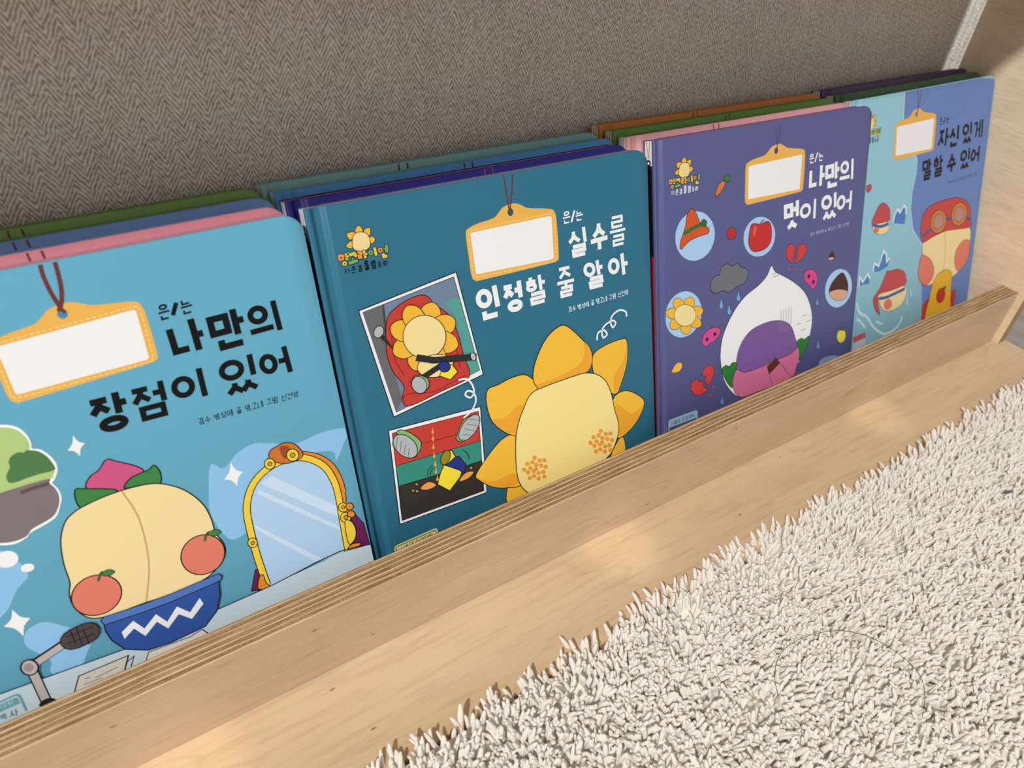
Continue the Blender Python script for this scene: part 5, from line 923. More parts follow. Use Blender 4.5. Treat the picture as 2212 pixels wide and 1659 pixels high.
 ['illustration','L',(140,140,146),[(143.45,71.18),(148.87,71.2)],0.4,0,0],
 ['illustration','L',(140,140,146),[(137.77,65.78),(142.91,65.66)],0.4,0,0],
 ['illustration','L',(130,60,90),[(105.06,41.15),(110.04,30.35)],0.4,0,0],
 ['illustration','L',(130,60,90),[(115.85,46.86),(130.33,30.51)],0.4,0,0],
 ['illustration','P',(96,48,30),[(102.89,47.11),(107.69,48.68),(111.84,51.38),(116.26,46.28),(105.72,40.4)],0],
 ['illustration','L',(18,17,22),[(102.89,47.11),(107.69,48.68),(111.84,51.38),(116.26,46.28),(105.72,40.4)],0.3,0,1],
 ['publisher_label','P',(150,182,205),[(8.34,25.03),(8.46,33.63),(8.85,34.34),(10.1,34.66),(33.04,34.3),(34.61,33.69),(35.14,32.56),(35.44,24.95),(9.19,23.46)],0],
 ['publisher_label','P',(70,80,120),[(9.2,24.31),(9.27,28.84),(34.24,28.32),(34.39,25.3)],0],
 ['publisher_label','T',(70,100,125),'서울대 의과대학',[(10.54,30),(32.28,29.53),(10.45,32.76)],0.13],
 ['name_tag','P',(236,180,84),[(75.66,191.45),(78.2,193.79),(83.94,195.18),(92.5,196.17),(96.21,198.38),(99.38,200.69),(105.86,201.61),(110.34,200.03),(114.83,197.88),(127.92,195.58),(131.16,193.36),(131.93,186.21),(131.45,170.31),(130.09,168.22),(124.92,167.44),(82.71,167),(77.85,167.37),(75.91,170.26),(75.62,180.3)],1],
 ['name_tag','P',(240,240,240),[(78.26,190.47),(78.67,191.05),(80.04,191.29),(126.92,191.97),(128.15,191.88),(128.8,191),(127.99,170.12),(127.15,169.36),(80.34,170.37),(79,170.53),(78.54,171.29)],0],
 ['name_tag','P',(70,75,115),[(105,197.61),(104.77,198.61),(104.13,199.34),(103.25,199.61),(102.38,199.34),(101.74,198.61),(101.5,197.61),(101.74,196.61),(102.38,195.88),(103.25,195.61),(104.13,195.88),(104.77,196.61)],1],
 ['hanging_cord','L',(92,70,95),[(102.05,212.03),(102.92,206.19),(104.16,198.58)],0.55,1,0],
 ['hanging_cord','L',(92,70,95),[(106.23,212.79),(105.19,205.92),(103.84,199.62)],0.55,1,0],
 ['title_lettering','G',(240,240,240),'은',[(136.73,184.88),(141.46,184.93),(135.89,191.09)],0.12],
 ['title_lettering','G',(240,240,240),'는',[(145.93,185.21),(150.61,185.2),(144.96,190.95)],0.12],
 ['title_lettering','L',(240,240,240),[(142.11,185.2),(144.24,191.31)],1.1,0,0],
 ['title_lettering','G',(240,240,240),'나',[(137.17,168.14),(153.18,168.42),(136.99,182.03)],0.2],
 ['title_lettering','G',(240,240,240),'만',[(154.92,165.24),(169.43,165.6),(153.42,182.15)],0.17],
 ['title_lettering','G',(240,240,240),'의',[(169.46,167.81),(184.49,168),(168.23,181.93)],0.17],
 ['title_lettering','G',(240,240,240),'멋',[(114.89,143.37),(129.19,143.55),(113.31,162.08)],0.17],
 ['title_lettering','G',(240,240,240),'이',[(129.46,146.93),(146.51,146.74),(129.15,160.39)],0.18],
 ['title_lettering','G',(240,240,240),'있',[(152.94,143.27),(168.81,143.36),(151.11,161.25)],0.15],
 ['title_lettering','G',(240,240,240),'어',[(168.01,146.54),(185.05,146.35),(167.92,159.99)],0.18],
 ['author_line','T',(190,190,210),'감수 방성애 글 망고네 그림 신건영',[(141.6,134.73),(184.23,135.06),(141.65,137.18)],0.11],
 ['series_logo','P',(240,184,58),[(21.46,201.21),(21.88,202.87),(23.12,204),(24.14,203.91),(25.01,202.49),(25.27,201.07),(23.59,201)],1],
 ['series_logo','L',(18,17,22),[(21.46,201.21),(21.88,202.87),(23.12,204),(24.14,203.91),(25.01,202.49),(25.27,201.07),(23.59,201)],0.26,1,1],
 ['series_logo','P',(240,184,58),[(25.64,201.39),(27.15,202.19),(28.82,202.17),(28.91,200.39),(28.06,198.58),(26.44,199.48)],1],
 ['series_logo','L',(18,17,22),[(25.64,201.39),(27.15,202.19),(28.82,202.17),(28.91,200.39),(28.06,198.58),(26.44,199.48)],0.26,1,1],
 ['series_logo','P',(240,184,58),[(27.81,197.84),(29.31,197.95),(30.57,196.72),(29.64,195.11),(28.31,194.78),(27.7,196.09)],1],
 ['series_logo','L',(18,17,22),[(27.81,197.84),(29.31,197.95),(30.57,196.72),(29.64,195.11),(28.31,194.78),(27.7,196.09)],0.26,1,1],
 ['series_logo','P',(240,184,58),[(21.33,201.04),(20.24,201.82),(17.55,201.66),(17.22,200.46),(17.85,198.98),(18.97,198.37)],1],
 ['series_logo','L',(18,17,22),[(21.33,201.04),(20.24,201.82),(17.55,201.66),(17.22,200.46),(17.85,198.98),(18.97,198.37)],0.26,1,1],
 ['series_logo','P',(240,184,58),[(19.06,197.77),(17.79,197.63),(15.97,196.13),(16.67,195.01),(18.42,194.47),(19.33,195.96)],1],
 ['series_logo','L',(18,17,22),[(19.06,197.77),(17.79,197.63),(15.97,196.13),(16.67,195.01),(18.42,194.47),(19.33,195.96)],0.26,1,1],
 ['series_logo','P',(238,214,150),[(19.25,197.73),(20.05,199.72),(21.72,200.96),(24.23,201.07),(26.54,200.05),(27.65,198.07),(27.8,195.47),(27.24,193.6),(25.57,192.54),(22.59,192.34),(20.05,193.25),(19.07,194.63),(18.97,196.22)],1],
 ['series_logo','L',(18,17,22),[(19.25,197.73),(20.05,199.72),(21.72,200.96),(24.23,201.07),(26.54,200.05),(27.65,198.07),(27.8,195.47),(27.24,193.6),(25.57,192.54),(22.59,192.34),(20.05,193.25),(19.07,194.63),(18.97,196.22)],0.26,1,1],
 ['series_logo','P',(235,150,72),[(11.35,192.86),(12.8,192.95),(14.14,192.48),(14.17,191.1),(13.72,189.81),(12.19,189.83),(11.07,190.36),(11.03,191.75)],1],
 ['series_logo','L',(30,30,34),[(11.35,192.86),(12.8,192.95),(14.14,192.48),(14.17,191.1),(13.72,189.81),(12.19,189.83),(11.07,190.36),(11.03,191.75)],0.26,1,1],
 ['series_logo','P',(30,30,34),[(13.05,191.09),(12.97,190.92),(12.82,190.8),(12.63,190.76),(12.44,190.8),(12.28,190.91),(12.19,191.08),(12.18,191.27),(12.26,191.44),(12.41,191.56),(12.6,191.61),(12.79,191.57),(12.95,191.45),(13.04,191.28)],1],
 ['series_logo','B',(226,196,70),[(15.08,192.29),(15.23,190.19)],1.3,(30,30,34),0.26,0],
 ['series_logo','B',(226,196,70),[(15.42,191.19),(15.99,191.27)],0.99,(30,30,34),0.26,0],
 ['series_logo','P',(226,196,70),[(14.95,188.01),(14.57,187.36),(13.86,187.07),(13.08,187.23),(12.53,187.8),(12.42,188.54),(12.8,189.18),(13.51,189.48),(14.29,189.31),(14.84,188.75)],1],
 ['series_logo','L',(30,30,34),[(14.95,188.01),(14.57,187.36),(13.86,187.07),(13.08,187.23),(12.53,187.8),(12.42,188.54),(12.8,189.18),(13.51,189.48),(14.29,189.31),(14.84,188.75)],0.26,1,1],
 ['series_logo','P',(30,30,34),[(14.07,188.15),(14.01,188.01),(13.89,187.91),(13.73,187.88),(13.57,187.91),(13.44,188.01),(13.37,188.15),(13.36,188.3),(13.43,188.44),(13.55,188.54),(13.7,188.58),(13.86,188.54),(13.99,188.45),(14.07,188.31)],1],
 ['series_logo','B',(110,160,90),[(16.16,192.86),(16.69,192.95)],0.93,(30,30,34),0.26,0],
 ['series_logo','B',(226,196,70),[(17.18,191.76),(19.18,191.95),(19.62,190.77)],1.49,(30,30,34),0.26,0],
 ['series_logo','B',(120,170,92),[(17.95,189.62),(17.81,188.46)],1.12,(30,30,34),0.26,0],
 ['series_logo','B',(120,170,92),[(16.21,188.1),(17.85,188.19),(19.51,188.4)],1.49,(30,30,34),0.26,0],
 ['series_logo','B',(235,150,72),[(21.18,192.04),(22.5,191.65),(22.08,190.7),(21.05,190.57),(21.07,189.57),(22.16,189.45)],1.18,(30,30,34),0.26,0],
 ['series_logo','B',(226,196,70),[(23.89,191.98),(24.06,189.26)],1.3,(30,30,34),0.26,0],
 ['series_logo','B',(226,196,70),[(24.26,190.57),(24.89,190.56)],0.99,(30,30,34),0.26,0],
 ['series_logo','P',(120,170,92),[(28.52,190.34),(28.12,189.62),(27.35,189.28),(26.52,189.46),(25.93,190.07),(25.82,190.89),(26.22,191.61),(26.98,191.95),(27.81,191.78),(28.4,191.17)],1],
 ['series_logo','L',(30,30,34),[(28.52,190.34),(28.12,189.62),(27.35,189.28),(26.52,189.46),(25.93,190.07),(25.82,190.89),(26.22,191.61),(26.98,191.95),(27.81,191.78),(28.4,191.17)],0.26,1,1],
 ['series_logo','P',(30,30,34),[(27.55,190.5),(27.48,190.35),(27.35,190.25),(27.18,190.21),(27.01,190.24),(26.86,190.34),(26.78,190.49),(26.77,190.66),(26.84,190.81),(26.97,190.92),(27.14,190.96),(27.31,190.92),(27.45,190.82),(27.54,190.67)],1],
 ['series_logo','B',(226,196,70),[(29.45,192.16),(29.65,189.31)],1.36,(30,30,34),0.26,0],
 ['series_logo','P',(235,150,72),[(33.38,190.67),(32.99,189.94),(32.23,189.6),(31.41,189.76),(30.84,190.38),(30.72,191.2),(31.12,191.93),(31.86,192.27),(32.68,192.11),(33.26,191.5)],1],
 ['series_logo','L',(30,30,34),[(33.38,190.67),(32.99,189.94),(32.23,189.6),(31.41,189.76),(30.84,190.38),(30.72,191.2),(31.12,191.93),(31.86,192.27),(32.68,192.11),(33.26,191.5)],0.26,1,1],
 ['series_logo','P',(30,30,34),[(32.52,190.78),(32.45,190.63),(32.32,190.52),(32.15,190.48),(31.97,190.52),(31.82,190.62),(31.74,190.77),(31.73,190.94),(31.8,191.09),(31.93,191.2),(32.1,191.24),(32.27,191.2),(32.42,191.1),(32.51,190.95)],1],
 ['series_logo','B',(120,170,92),[(34.27,191.07),(35.12,190.98)],1.12,(30,30,34),0.26,0],
 ['series_logo','B',(120,170,92),[(35.44,192.07),(35.19,189.9)],1.55,(30,30,34),0.26,0],
 ['series_logo','B',(226,196,70),[(33.12,188.5),(33.22,187.57),(34.4,187.53)],1.49,(30,30,34),0.26,0],
 ['series_logo','G',(225,225,235),'자',[(12.59,183.49),(15.73,183.44),(12.77,185.69)],0.14],
 ['series_logo','G',(225,225,235),'존',[(16.21,182.9),(18.63,182.97),(16.42,186.16)],0.14],
 ['series_logo','G',(225,225,235),'감',[(19.54,182.78),(21.67,182.92),(19.62,185.98)],0.14],
 ['series_logo','G',(225,225,235),'올',[(22.91,182.75),(25.29,182.95),(22.95,187.48)],0.14],
 ['series_logo','G',(225,225,235),'림',[(26.52,182.68),(28.7,182.82),(26.37,186.76)],0.14],
 ['series_logo','G',(225,225,235),'동',[(29.77,182.8),(31.62,182.85),(29.74,185.65)],0.14],
 ['series_logo','G',(225,225,235),'화',[(31.96,182.94),(34.71,183.08),(32.21,185.54)],0.14],
]
ART[4] = [
 ['illustration','P',(102,132,192),[(61.48,221.05),(61.62,217.18),(62.2,207.06),(62.84,196.85),(66.4,180.22),(81.42,170.95),(86.48,163.22),(87.04,152.48),(83.63,138.62),(83.81,125.03),(89.88,107.41),(106.1,91.25),(110.51,62.2),(122.2,-8.76),(208.06,-33.7),(204.13,21.46),(204.48,104.07),(206.68,178.25),(206.69,211.42),(202.16,222.57),(167.04,225.52)],0],
 ['illustration','L',(190,226,238),[(61.82,215.87),(62.84,196.85),(66.4,180.22),(81.42,170.95),(86.48,163.22),(87.04,152.48),(83.63,138.62),(83.81,125.03),(89.88,107.41),(106.1,91.25)],0.8,0,0],
 ['illustration','P',(78,128,188),[(60.84,118.47),(62.32,124.93),(66.12,128.35),(69.09,124.88),(74,130.1),(77.26,126.82),(78.01,122.04),(76.88,114.36),(67.89,116.56)],0],
 ['illustration','L',(225,238,246),[(60.84,118.47),(62.32,124.93),(66.12,128.35),(69.09,124.88),(74,130.1),(77.26,126.82),(78.01,122.04)],1.6,0,0],
 ['illustration','P',(78,128,188),[(38.85,83.68),(40.43,90.04),(46.17,86.72),(51.38,97.84),(55.39,94.14),(56.83,87.66),(60.79,90.51),(58.99,83.87),(48.15,81.91)],0],
 ['illustration','L',(225,238,246),[(38.85,83.68),(40.43,90.04),(46.17,86.72),(51.38,97.84),(55.39,94.14),(56.83,87.66),(60.79,90.51)],1.6,0,0],
 ['illustration','P',(78,128,188),[(21.91,75.32),(21.63,83.54),(26.39,78.11),(32.28,83.54),(35.5,78.7),(34.66,74.77),(27.69,75.92)],0],
 ['illustration','L',(225,238,246),[(21.91,75.32),(21.63,83.54),(26.39,78.11),(32.28,83.54),(35.5,78.7)],1.6,0,0],
 ['illustration','L',(196,222,232),[(20.06,62.71),(25.06,53.05),(35.06,47.04),(42.92,38.04),(52.16,30.27),(62.72,24.7),(75.58,24.77),(83.66,28.91),(86,34.59)],2.2,1,0],
 ['illustration','L',(196,222,232),[(21.58,48.87),(27.31,44.8),(34.13,37.8)],2,1,0],
 ['illustration','L',(196,222,232),[(48.19,39.68),(58.61,34.27)],1.8,1,0],
 ['illustration','L',(196,222,232),[(90.09,53.1),(92.62,41.84)],1.2,1,0],
 ['illustration','L',(196,222,232),[(94.82,55.48),(98.01,49.4)],1.2,1,0],
 ['illustration','P',(241,217,160),[(56.06,116.96),(56.05,114.4),(53.83,112.54),(49.84,111.77),(44.91,112.23),(40.04,113.82),(36.19,116.21),(34.09,118.91),(34.13,121.42),(36.3,123.24),(40.18,124.03),(45.03,123.62),(49.91,122.08),(53.86,119.71)],1],
 ['illustration','L',(18,17,22),[(56.06,116.96),(56.05,114.4),(53.83,112.54),(49.84,111.77),(44.91,112.23),(40.04,113.82),(36.19,116.21),(34.09,118.91),(34.13,121.42),(36.3,123.24),(40.18,124.03),(45.03,123.62),(49.91,122.08),(53.86,119.71)],0.3,1,1],
 ['illustration','P',(196,76,82),[(32.59,123.46),(35.37,129.9),(41,136.19),(47.48,136.2),(54.09,131.14),(55.84,125.34),(55.05,121.55),(42.91,121.64)],1],
 ['illustration','L',(18,17,22),[(32.59,123.46),(35.37,129.9),(41,136.19),(47.48,136.2),(54.09,131.14),(55.84,125.34),(55.05,121.55),(42.91,121.64)],0.3,1,1],
 ['illustration','L',(70,100,160),[(33.1,122.43),(43.27,118.91),(54.49,118.88)],2.4,1,0],
 ['illustration','P',(222,124,104),[(42.41,116.47),(42.2,115.56),(41.33,114.96),(39.99,114.8),(38.45,115.1),(37,115.81),(35.94,116.78),(35.48,117.83),(35.7,118.74),(36.56,119.33),(37.88,119.5),(39.42,119.2),(40.87,118.5),(41.94,117.52)],1],
 ['illustration','P',(241,217,160),[(49.1,62.24),(51.84,53.88),(57.62,46.8),(67.14,43.74),(79.91,44.18),(87.49,49.34),(87.88,59.77),(67.08,63.87)],1],
 ['illustration','L',(18,17,22),[(49.1,62.24),(51.84,53.88),(57.62,46.8),(67.14,43.74),(79.91,44.18),(87.49,49.34),(87.88,59.77),(67.08,63.87)],0.3,1,1],
 ['illustration','P',(196,76,82),[(42.14,60.57),(47.64,65.14),(53.5,72.17),(57.96,79.52),(62.15,78.99),(73.38,78.14),(82.49,73.96),(86.73,66.98),(86.02,62.38),(67.4,61.65),(49.38,62.18),(49.83,53.53),(53.13,44.04),(45.35,51.24)],1],
 ['illustration','L',(18,17,22),[(42.14,60.57),(47.64,65.14),(53.5,72.17),(57.96,79.52),(62.15,78.99),(73.38,78.14),(82.49,73.96),(86.73,66.98),(86.02,62.38),(67.4,61.65),(49.38,62.18),(49.83,53.53),(53.13,44.04),(45.35,51.24)],0.3,1,1],
 ['illustration','L',(70,100,160),[(49.54,58.91),(58.25,57.44),(68,57.45),(86.36,58.39)],2.6,1,0],
 ['illustration','P',(222,124,104),[(69.14,48.19),(67.96,46.56),(65.87,45.73),(63.29,45.86),(60.74,46.91),(58.72,48.68),(57.63,50.81),(57.67,52.88),(58.84,54.48),(60.9,55.32),(63.46,55.21),(66.01,54.18),(68.05,52.42),(69.17,50.28)],1],
 ['illustration','P',(196,76,82),[(21.95,151.91),(22.99,153.59),(27.98,153.51),(28.4,150.09),(24.26,148.17)],1],
 ['illustration','L',(18,17,22),[(21.95,151.91),(22.99,153.59),(27.98,153.51),(28.4,150.09),(24.26,148.17)],0.3,1,1],
 ['illustration','P',(192,62,56),[(116.52,20.78),(115.85,36.28),(125.2,41.03),(158.92,38.94),(167.83,37.83),(167.88,22.07),(167.59,14.7)],0],
 ['illustration','L',(18,17,22),[(116.52,20.78),(115.85,36.28),(125.2,41.03),(158.92,38.94),(167.83,37.83),(167.88,22.07),(167.59,14.7)],0.3,0,1],
 ['illustration','P',(241,217,160),[(106.7,93.03),(118.39,96.31),(141.9,96.41),(177.8,92.82),(182.22,73.52),(181.42,62.54),(169.99,54.86),(152.96,50.61),(131.73,52.05),(116.13,53.75),(106.81,61.35),(104.05,70.73),(107.59,81.47)],1],
 ['illustration','L',(18,17,22),[(106.7,93.03),(118.39,96.31),(141.9,96.41),(177.8,92.82),(182.22,73.52),(181.42,62.54),(169.99,54.86),(152.96,50.61),(131.73,52.05),(116.13,53.75),(106.81,61.35),(104.05,70.73),(107.59,81.47)],0.4,1,1],
 ['illustration','P',(222,124,104),[(105.89,81.83),(112.11,80.97),(122.45,74.39),(128.58,64.22),(125.68,56.96),(117.01,53.54),(106.81,61.35),(104.05,70.73)],1],
 ['illustration','L',(18,17,22),[(105.89,81.83),(112.11,80.97),(122.45,74.39),(128.58,64.22),(125.68,56.96),(117.01,53.54),(106.81,61.35),(104.05,70.73)],0.3,1,1],
 ['illustration','P',(222,124,104),[(180.77,79.84),(172.12,82.1),(162.37,77.66),(159.57,68.29),(163.84,58.28),(170.82,55.18),(181.42,62.54),(182.61,73.44)],1],
 ['illustration','L',(18,17,22),[(180.77,79.84),(172.12,82.1),(162.37,77.66),(159.57,68.29),(163.84,58.28),(170.82,55.18),(181.42,62.54),(182.61,73.44)],0.3,1,1],
 ['illustration','L',(200,160,105),[(138.75,95.12),(142.26,81.84),(143.34,67.85),(142.2,51.6)],0.5,1,0],
 ['illustration','P',(200,70,70),[(106.39,93.84),(101.32,106.21),(103.13,117.78),(113.49,122.74),(132.98,123.9),(155.45,121.87),(173.28,112.59),(178.54,99.05),(178.25,92.44),(141.9,96.41),(121.06,95.3)],1],
 ['illustration','L',(18,17,22),[(106.39,93.84),(101.32,106.21),(103.13,117.78),(113.49,122.74),(132.98,123.9),(155.45,121.87),(173.28,112.59),(178.54,99.05),(178.25,92.44),(141.9,96.41),(121.06,95.3)],0.4,1,1],
 ['illustration','L',(70,90,160),[(106.26,98.27),(110.96,101.08),(118.07,102.49)],2.6,0,0],
 ['illustration','L',(70,90,160),[(137.21,107.01),(147.64,106)],2.6,0,0],
 ['illustration','L',(70,90,160),[(169.18,103.23),(177.74,99.4)],2.6,0,0],
 ['illustration','P',(205,128,58),[(138.4,103.59),(136.7,99.72),(132.95,97.31),(127.93,96.84),(122.67,98.38),(118.21,101.59),(115.43,105.83),(114.83,110.26),(116.52,114.03),(120.16,116.41),(125.07,116.94),(130.29,115.51),(134.81,112.36),(137.72,108.1)],1],
 ['illustration','L',(18,17,22),[(138.4,103.59),(136.7,99.72),(132.95,97.31),(127.93,96.84),(122.67,98.38),(118.21,101.59),(115.43,105.83),(114.83,110.26),(116.52,114.03),(120.16,116.41),(125.07,116.94),(130.29,115.51),(134.81,112.36),(137.72,108.1)],0.4,1,1],
 ['illustration','P',(186,136,132),[(134.17,104.78),(133.06,102.24),(130.64,100.64),(127.4,100.3),(124,101.29),(121.11,103.38),(119.3,106.17),(118.92,109.11),(120.02,111.61),(122.39,113.19),(125.58,113.56),(128.97,112.62),(131.88,110.55),(133.74,107.75)],1],
 ['illustration','L',(18,17,22),[(134.17,104.78),(133.06,102.24),(130.64,100.64),(127.4,100.3),(124,101.29),(121.11,103.38),(119.3,106.17),(118.92,109.11),(120.02,111.61),(122.39,113.19),(125.58,113.56),(128.97,112.62),(131.88,110.55),(133.74,107.75)],0.3,1,1],
 ['illustration','P',(205,128,58),[(170.78,104.02),(169.07,100.06),(165.19,97.6),(159.94,97.11),(154.39,98.68),(149.66,101.97),(146.66,106.31),(145.95,110.84),(147.65,114.69),(151.42,117.13),(156.54,117.68),(162.04,116.21),(166.85,112.99),(169.98,108.64)],1],
 ['illustration','L',(18,17,22),[(170.78,104.02),(169.07,100.06),(165.19,97.6),(159.94,97.11),(154.39,98.68),(149.66,101.97),(146.66,106.31),(145.95,110.84),(147.65,114.69),(151.42,117.13),(156.54,117.68),(162.04,116.21),(166.85,112.99),(169.98,108.64)],0.4,1,1],
 ['illustration','P',(186,136,132),[(166.32,105.24),(165.2,102.64),(162.7,101),(159.32,100.65),(155.73,101.66),(152.67,103.81),(150.72,106.66),(150.25,109.66),(151.36,112.22),(153.81,113.84),(157.15,114.22),(160.71,113.26),(163.81,111.14),(165.81,108.28)],1],
 ['illustration','L',(18,17,22),[(166.32,105.24),(165.2,102.64),(162.7,101),(159.32,100.65),(155.73,101.66),(152.67,103.81),(150.72,106.66),(150.25,109.66),(151.36,112.22),(153.81,113.84),(157.15,114.22),(160.71,113.26),(163.81,111.14),(165.81,108.28)],0.3,1,1],
 ['illustration','P',(228,178,50),[(124.25,19.77),(125.4,39.97),(128.94,53.21),(135.43,59.69),(147.7,60.9),(157.65,55.42),(158.86,46.16),(160.5,31.28),(160.83,16.45)],1],
 ['illustration','L',(18,17,22),[(124.25,19.77),(125.4,39.97),(128.94,53.21),(135.43,59.69),(147.7,60.9),(157.65,55.42),(158.86,46.16),(160.5,31.28),(160.83,16.45)],0.4,1,1],
 ['illustration','P',(190,56,52),[(150.61,36.01),(149.38,33.41),(146.99,31.84),(143.92,31.61),(140.79,32.76),(138.21,35.05),(136.71,38.01),(136.55,41.08),(137.77,43.64),(140.12,45.2),(143.15,45.46),(146.27,44.35),(148.87,42.09),(150.42,39.11)],1],
 ['illustration','L',(18,17,22),[(150.61,36.01),(149.38,33.41),(146.99,31.84),(143.92,31.61),(140.79,32.76),(138.21,35.05),(136.71,38.01),(136.55,41.08),(137.77,43.64),(140.12,45.2),(143.15,45.46),(146.27,44.35),(148.87,42.09),(150.42,39.11)],0.25,1,1],
 ['illustration','P',(60,80,50),[(144.48,44.47),(149.5,45.82),(149.22,42.82)],1],
 ['publisher_label','P',(186,86,98),[(18.57,34.12),(34.75,33.72),(35.87,28.78),(19.27,28.73)],0],
 ['publisher_label','P',(182,190,200),[(19.27,28.73),(35.87,28.78),(36.19,21.46),(19.57,20.96)],0],
 ['name_tag','P',(236,180,84),[(52.79,191.76),(55.18,194.12),(60.73,195.51),(69.07,196.48),(72.6,198.71),(75.6,201.04),(81.89,201.95),(86.36,200.33),(90.84,198.12),(103.76,195.74),(107.03,193.48),(108.1,186.23),(108.34,170.1),(107.1,167.98),(102.08,167.21),(60.78,166.93),(56.02,167.33),(53.99,170.26),(53.26,180.44)],1],
 ['name_tag','P',(240,240,240),[(55.38,190.75),(55.76,191.34),(57.09,191.58),(102.94,192.08),(104.14,191.99),(104.82,191.09),(104.97,169.92),(104.18,169.15),(58.31,170.36),(57,170.53),(56.52,171.3)],0],
 ['name_tag','P',(95,125,180),[(81.28,197.9),(81.04,198.9),(80.4,199.63),(79.53,199.9),(78.65,199.63),(78.01,198.9),(77.78,197.9),(78.01,196.9),(78.65,196.17),(79.53,195.9),(80.4,196.17),(81.04,196.9)],1],
 ['hanging_cord','L',(100,75,85),[(78.43,216.26),(80.24,207.49),(80.72,198.32)],0.6,1,0],
 ['hanging_cord','L',(100,75,85),[(83.82,216.31),(82.6,207.24),(80.34,197.77)],0.6,1,0],
 ['title_lettering','G',(10,9,9),'은',[(113.3,185.6),(117.08,185.76),(112.67,191.41)],0.12],
 ['title_lettering','G',(10,9,9),'는',[(122.53,185.98),(126.55,186.03),(122.32,191.15)],0.12],
 ['title_lettering','L',(10,9,9),[(118.56,185.85),(120.54,190.92)],1.1,0,0],
 ['title_lettering','G',(10,9,9),'자',[(113.31,168.44),(128.43,168.54),(113.64,182.19)],0.18],
 ['title_lettering','G',(10,9,9),'신',[(130.3,166.09),(144.1,166.23),(128.66,182.37)],0.17],
 ['title_lettering','G',(10,9,9),'있',[(150.32,165.85),(163.97,166.15),(147.93,182.26)],0.15],
 ['title_lettering','G',(10,9,9),'게',[(166.83,167.84),(180.95,168.34),(164.95,182.02)],0.15],
 ['title_lettering','G',(10,9,9),'말',[(97.17,144.75),(109.06,144.97),(94.55,161.54)],0.13],
 ['title_lettering','G',(10,9,9),'할',[(112.07,144.96),(125.61,145.16),(109.6,161.71)],0.13],
 ['title_lettering','G',(10,9,9),'수',[(131.85,145.79),(144.82,146.44),(129.97,160.98)],0.18],
 ['title_lettering','G',(10,9,9),'있',[(150.8,145.05),(164.78,145.31),(149.56,161.29)],0.15],
 ['title_lettering','G',(10,9,9),'어',[(165.98,148.02),(180.18,148.62),(165.16,161)],0.19],
 ['author_line','T',(60,70,100),'감수 방성애 글 망고네 그림 신건영',[(135.67,136.46),(179.51,137.41),(135.72,138.74)],0.11],
 ['series_logo','P',(240,184,58),[(19.9,202.42),(20.32,204.08),(21.56,205.21),(22.58,205.12),(23.45,203.7),(23.71,202.28),(22.03,202.21)],1],
 ['series_logo','L',(18,17,22),[(19.9,202.42),(20.32,204.08),(21.56,205.21),(22.58,205.12),(23.45,203.7),(23.71,202.28),(22.03,202.21)],0.26,1,1],
 ['series_logo','P',(240,184,58),[(24.08,202.6),(25.59,203.4),(27.26,203.38),(27.35,201.6),(26.5,199.79),(24.88,200.69)],1],
 ['series_logo','L',(18,17,22),[(24.08,202.6),(25.59,203.4),(27.26,203.38),(27.35,201.6),(26.5,199.79),(24.88,200.69)],0.26,1,1],
 ['series_logo','P',(240,184,58),[(26.25,199.05),(27.75,199.16),(29.01,197.93),(28.08,196.32),(26.75,195.99),(26.14,197.3)],1],
 ['series_logo','L',(18,17,22),[(26.25,199.05),(27.75,199.16),(29.01,197.93),(28.08,196.32),(26.75,195.99),(26.14,197.3)],0.26,1,1],
 ['series_logo','P',(240,184,58),[(19.77,202.25),(18.68,203.03),(15.99,202.87),(15.66,201.67),(16.29,200.19),(17.41,199.58)],1],
 ['series_logo','L',(18,17,22),[(19.77,202.25),(18.68,203.03),(15.99,202.87),(15.66,201.67),(16.29,200.19),(17.41,199.58)],0.26,1,1],
 ['series_logo','P',(240,184,58),[(17.5,198.98),(16.23,198.84),(14.41,197.34),(15.11,196.22),(16.86,195.68),(17.77,197.17)],1],
 ['series_logo','L',(18,17,22),[(17.5,198.98),(16.23,198.84),(14.41,197.34),(15.11,196.22),(16.86,195.68),(17.77,197.17)],0.26,1,1],
 ['series_logo','P',(238,214,150),[(17.69,198.94),(18.49,200.93),(20.16,202.17),(22.67,202.28),(24.98,201.26),(26.09,199.28),(26.24,196.68),(25.68,194.81),(24.01,193.75),(21.03,193.55),(18.49,194.46),(17.51,195.84),(17.41,197.43)],1],
 ['series_logo','L',(18,17,22),[(17.69,198.94),(18.49,200.93),(20.16,202.17),(22.67,202.28),(24.98,201.26),(26.09,199.28),(26.24,196.68),(25.68,194.81),(24.01,193.75),(21.03,193.55),(18.49,194.46),(17.51,195.84),(17.41,197.43)],0.26,1,1],
 ['series_logo','P',(235,150,72),[(9.79,194.07),(11.24,194.16),(12.58,193.69),(12.61,192.31),(12.16,191.02),(10.63,191.04),(9.51,191.57),(9.47,192.96)],1],
 ['series_logo','L',(30,30,34),[(9.79,194.07),(11.24,194.16),(12.58,193.69),(12.61,192.31),(12.16,191.02),(10.63,191.04),(9.51,191.57),(9.47,192.96)],0.26,1,1],
 ['series_logo','P',(30,30,34),[(11.49,192.3),(11.41,192.13),(11.26,192.01),(11.07,191.97),(10.88,192.01),(10.72,192.12),(10.63,192.29),(10.62,192.48),(10.7,192.65),(10.85,192.77),(11.04,192.82),(11.23,192.78),(11.39,192.66),(11.48,192.49)],1],
 ['series_logo','B',(226,196,70),[(13.52,193.5),(13.67,191.4)],1.3,(30,30,34),0.26,0],
 ['series_logo','B',(226,196,70),[(13.86,192.4),(14.43,192.48)],0.99,(30,30,34),0.26,0],
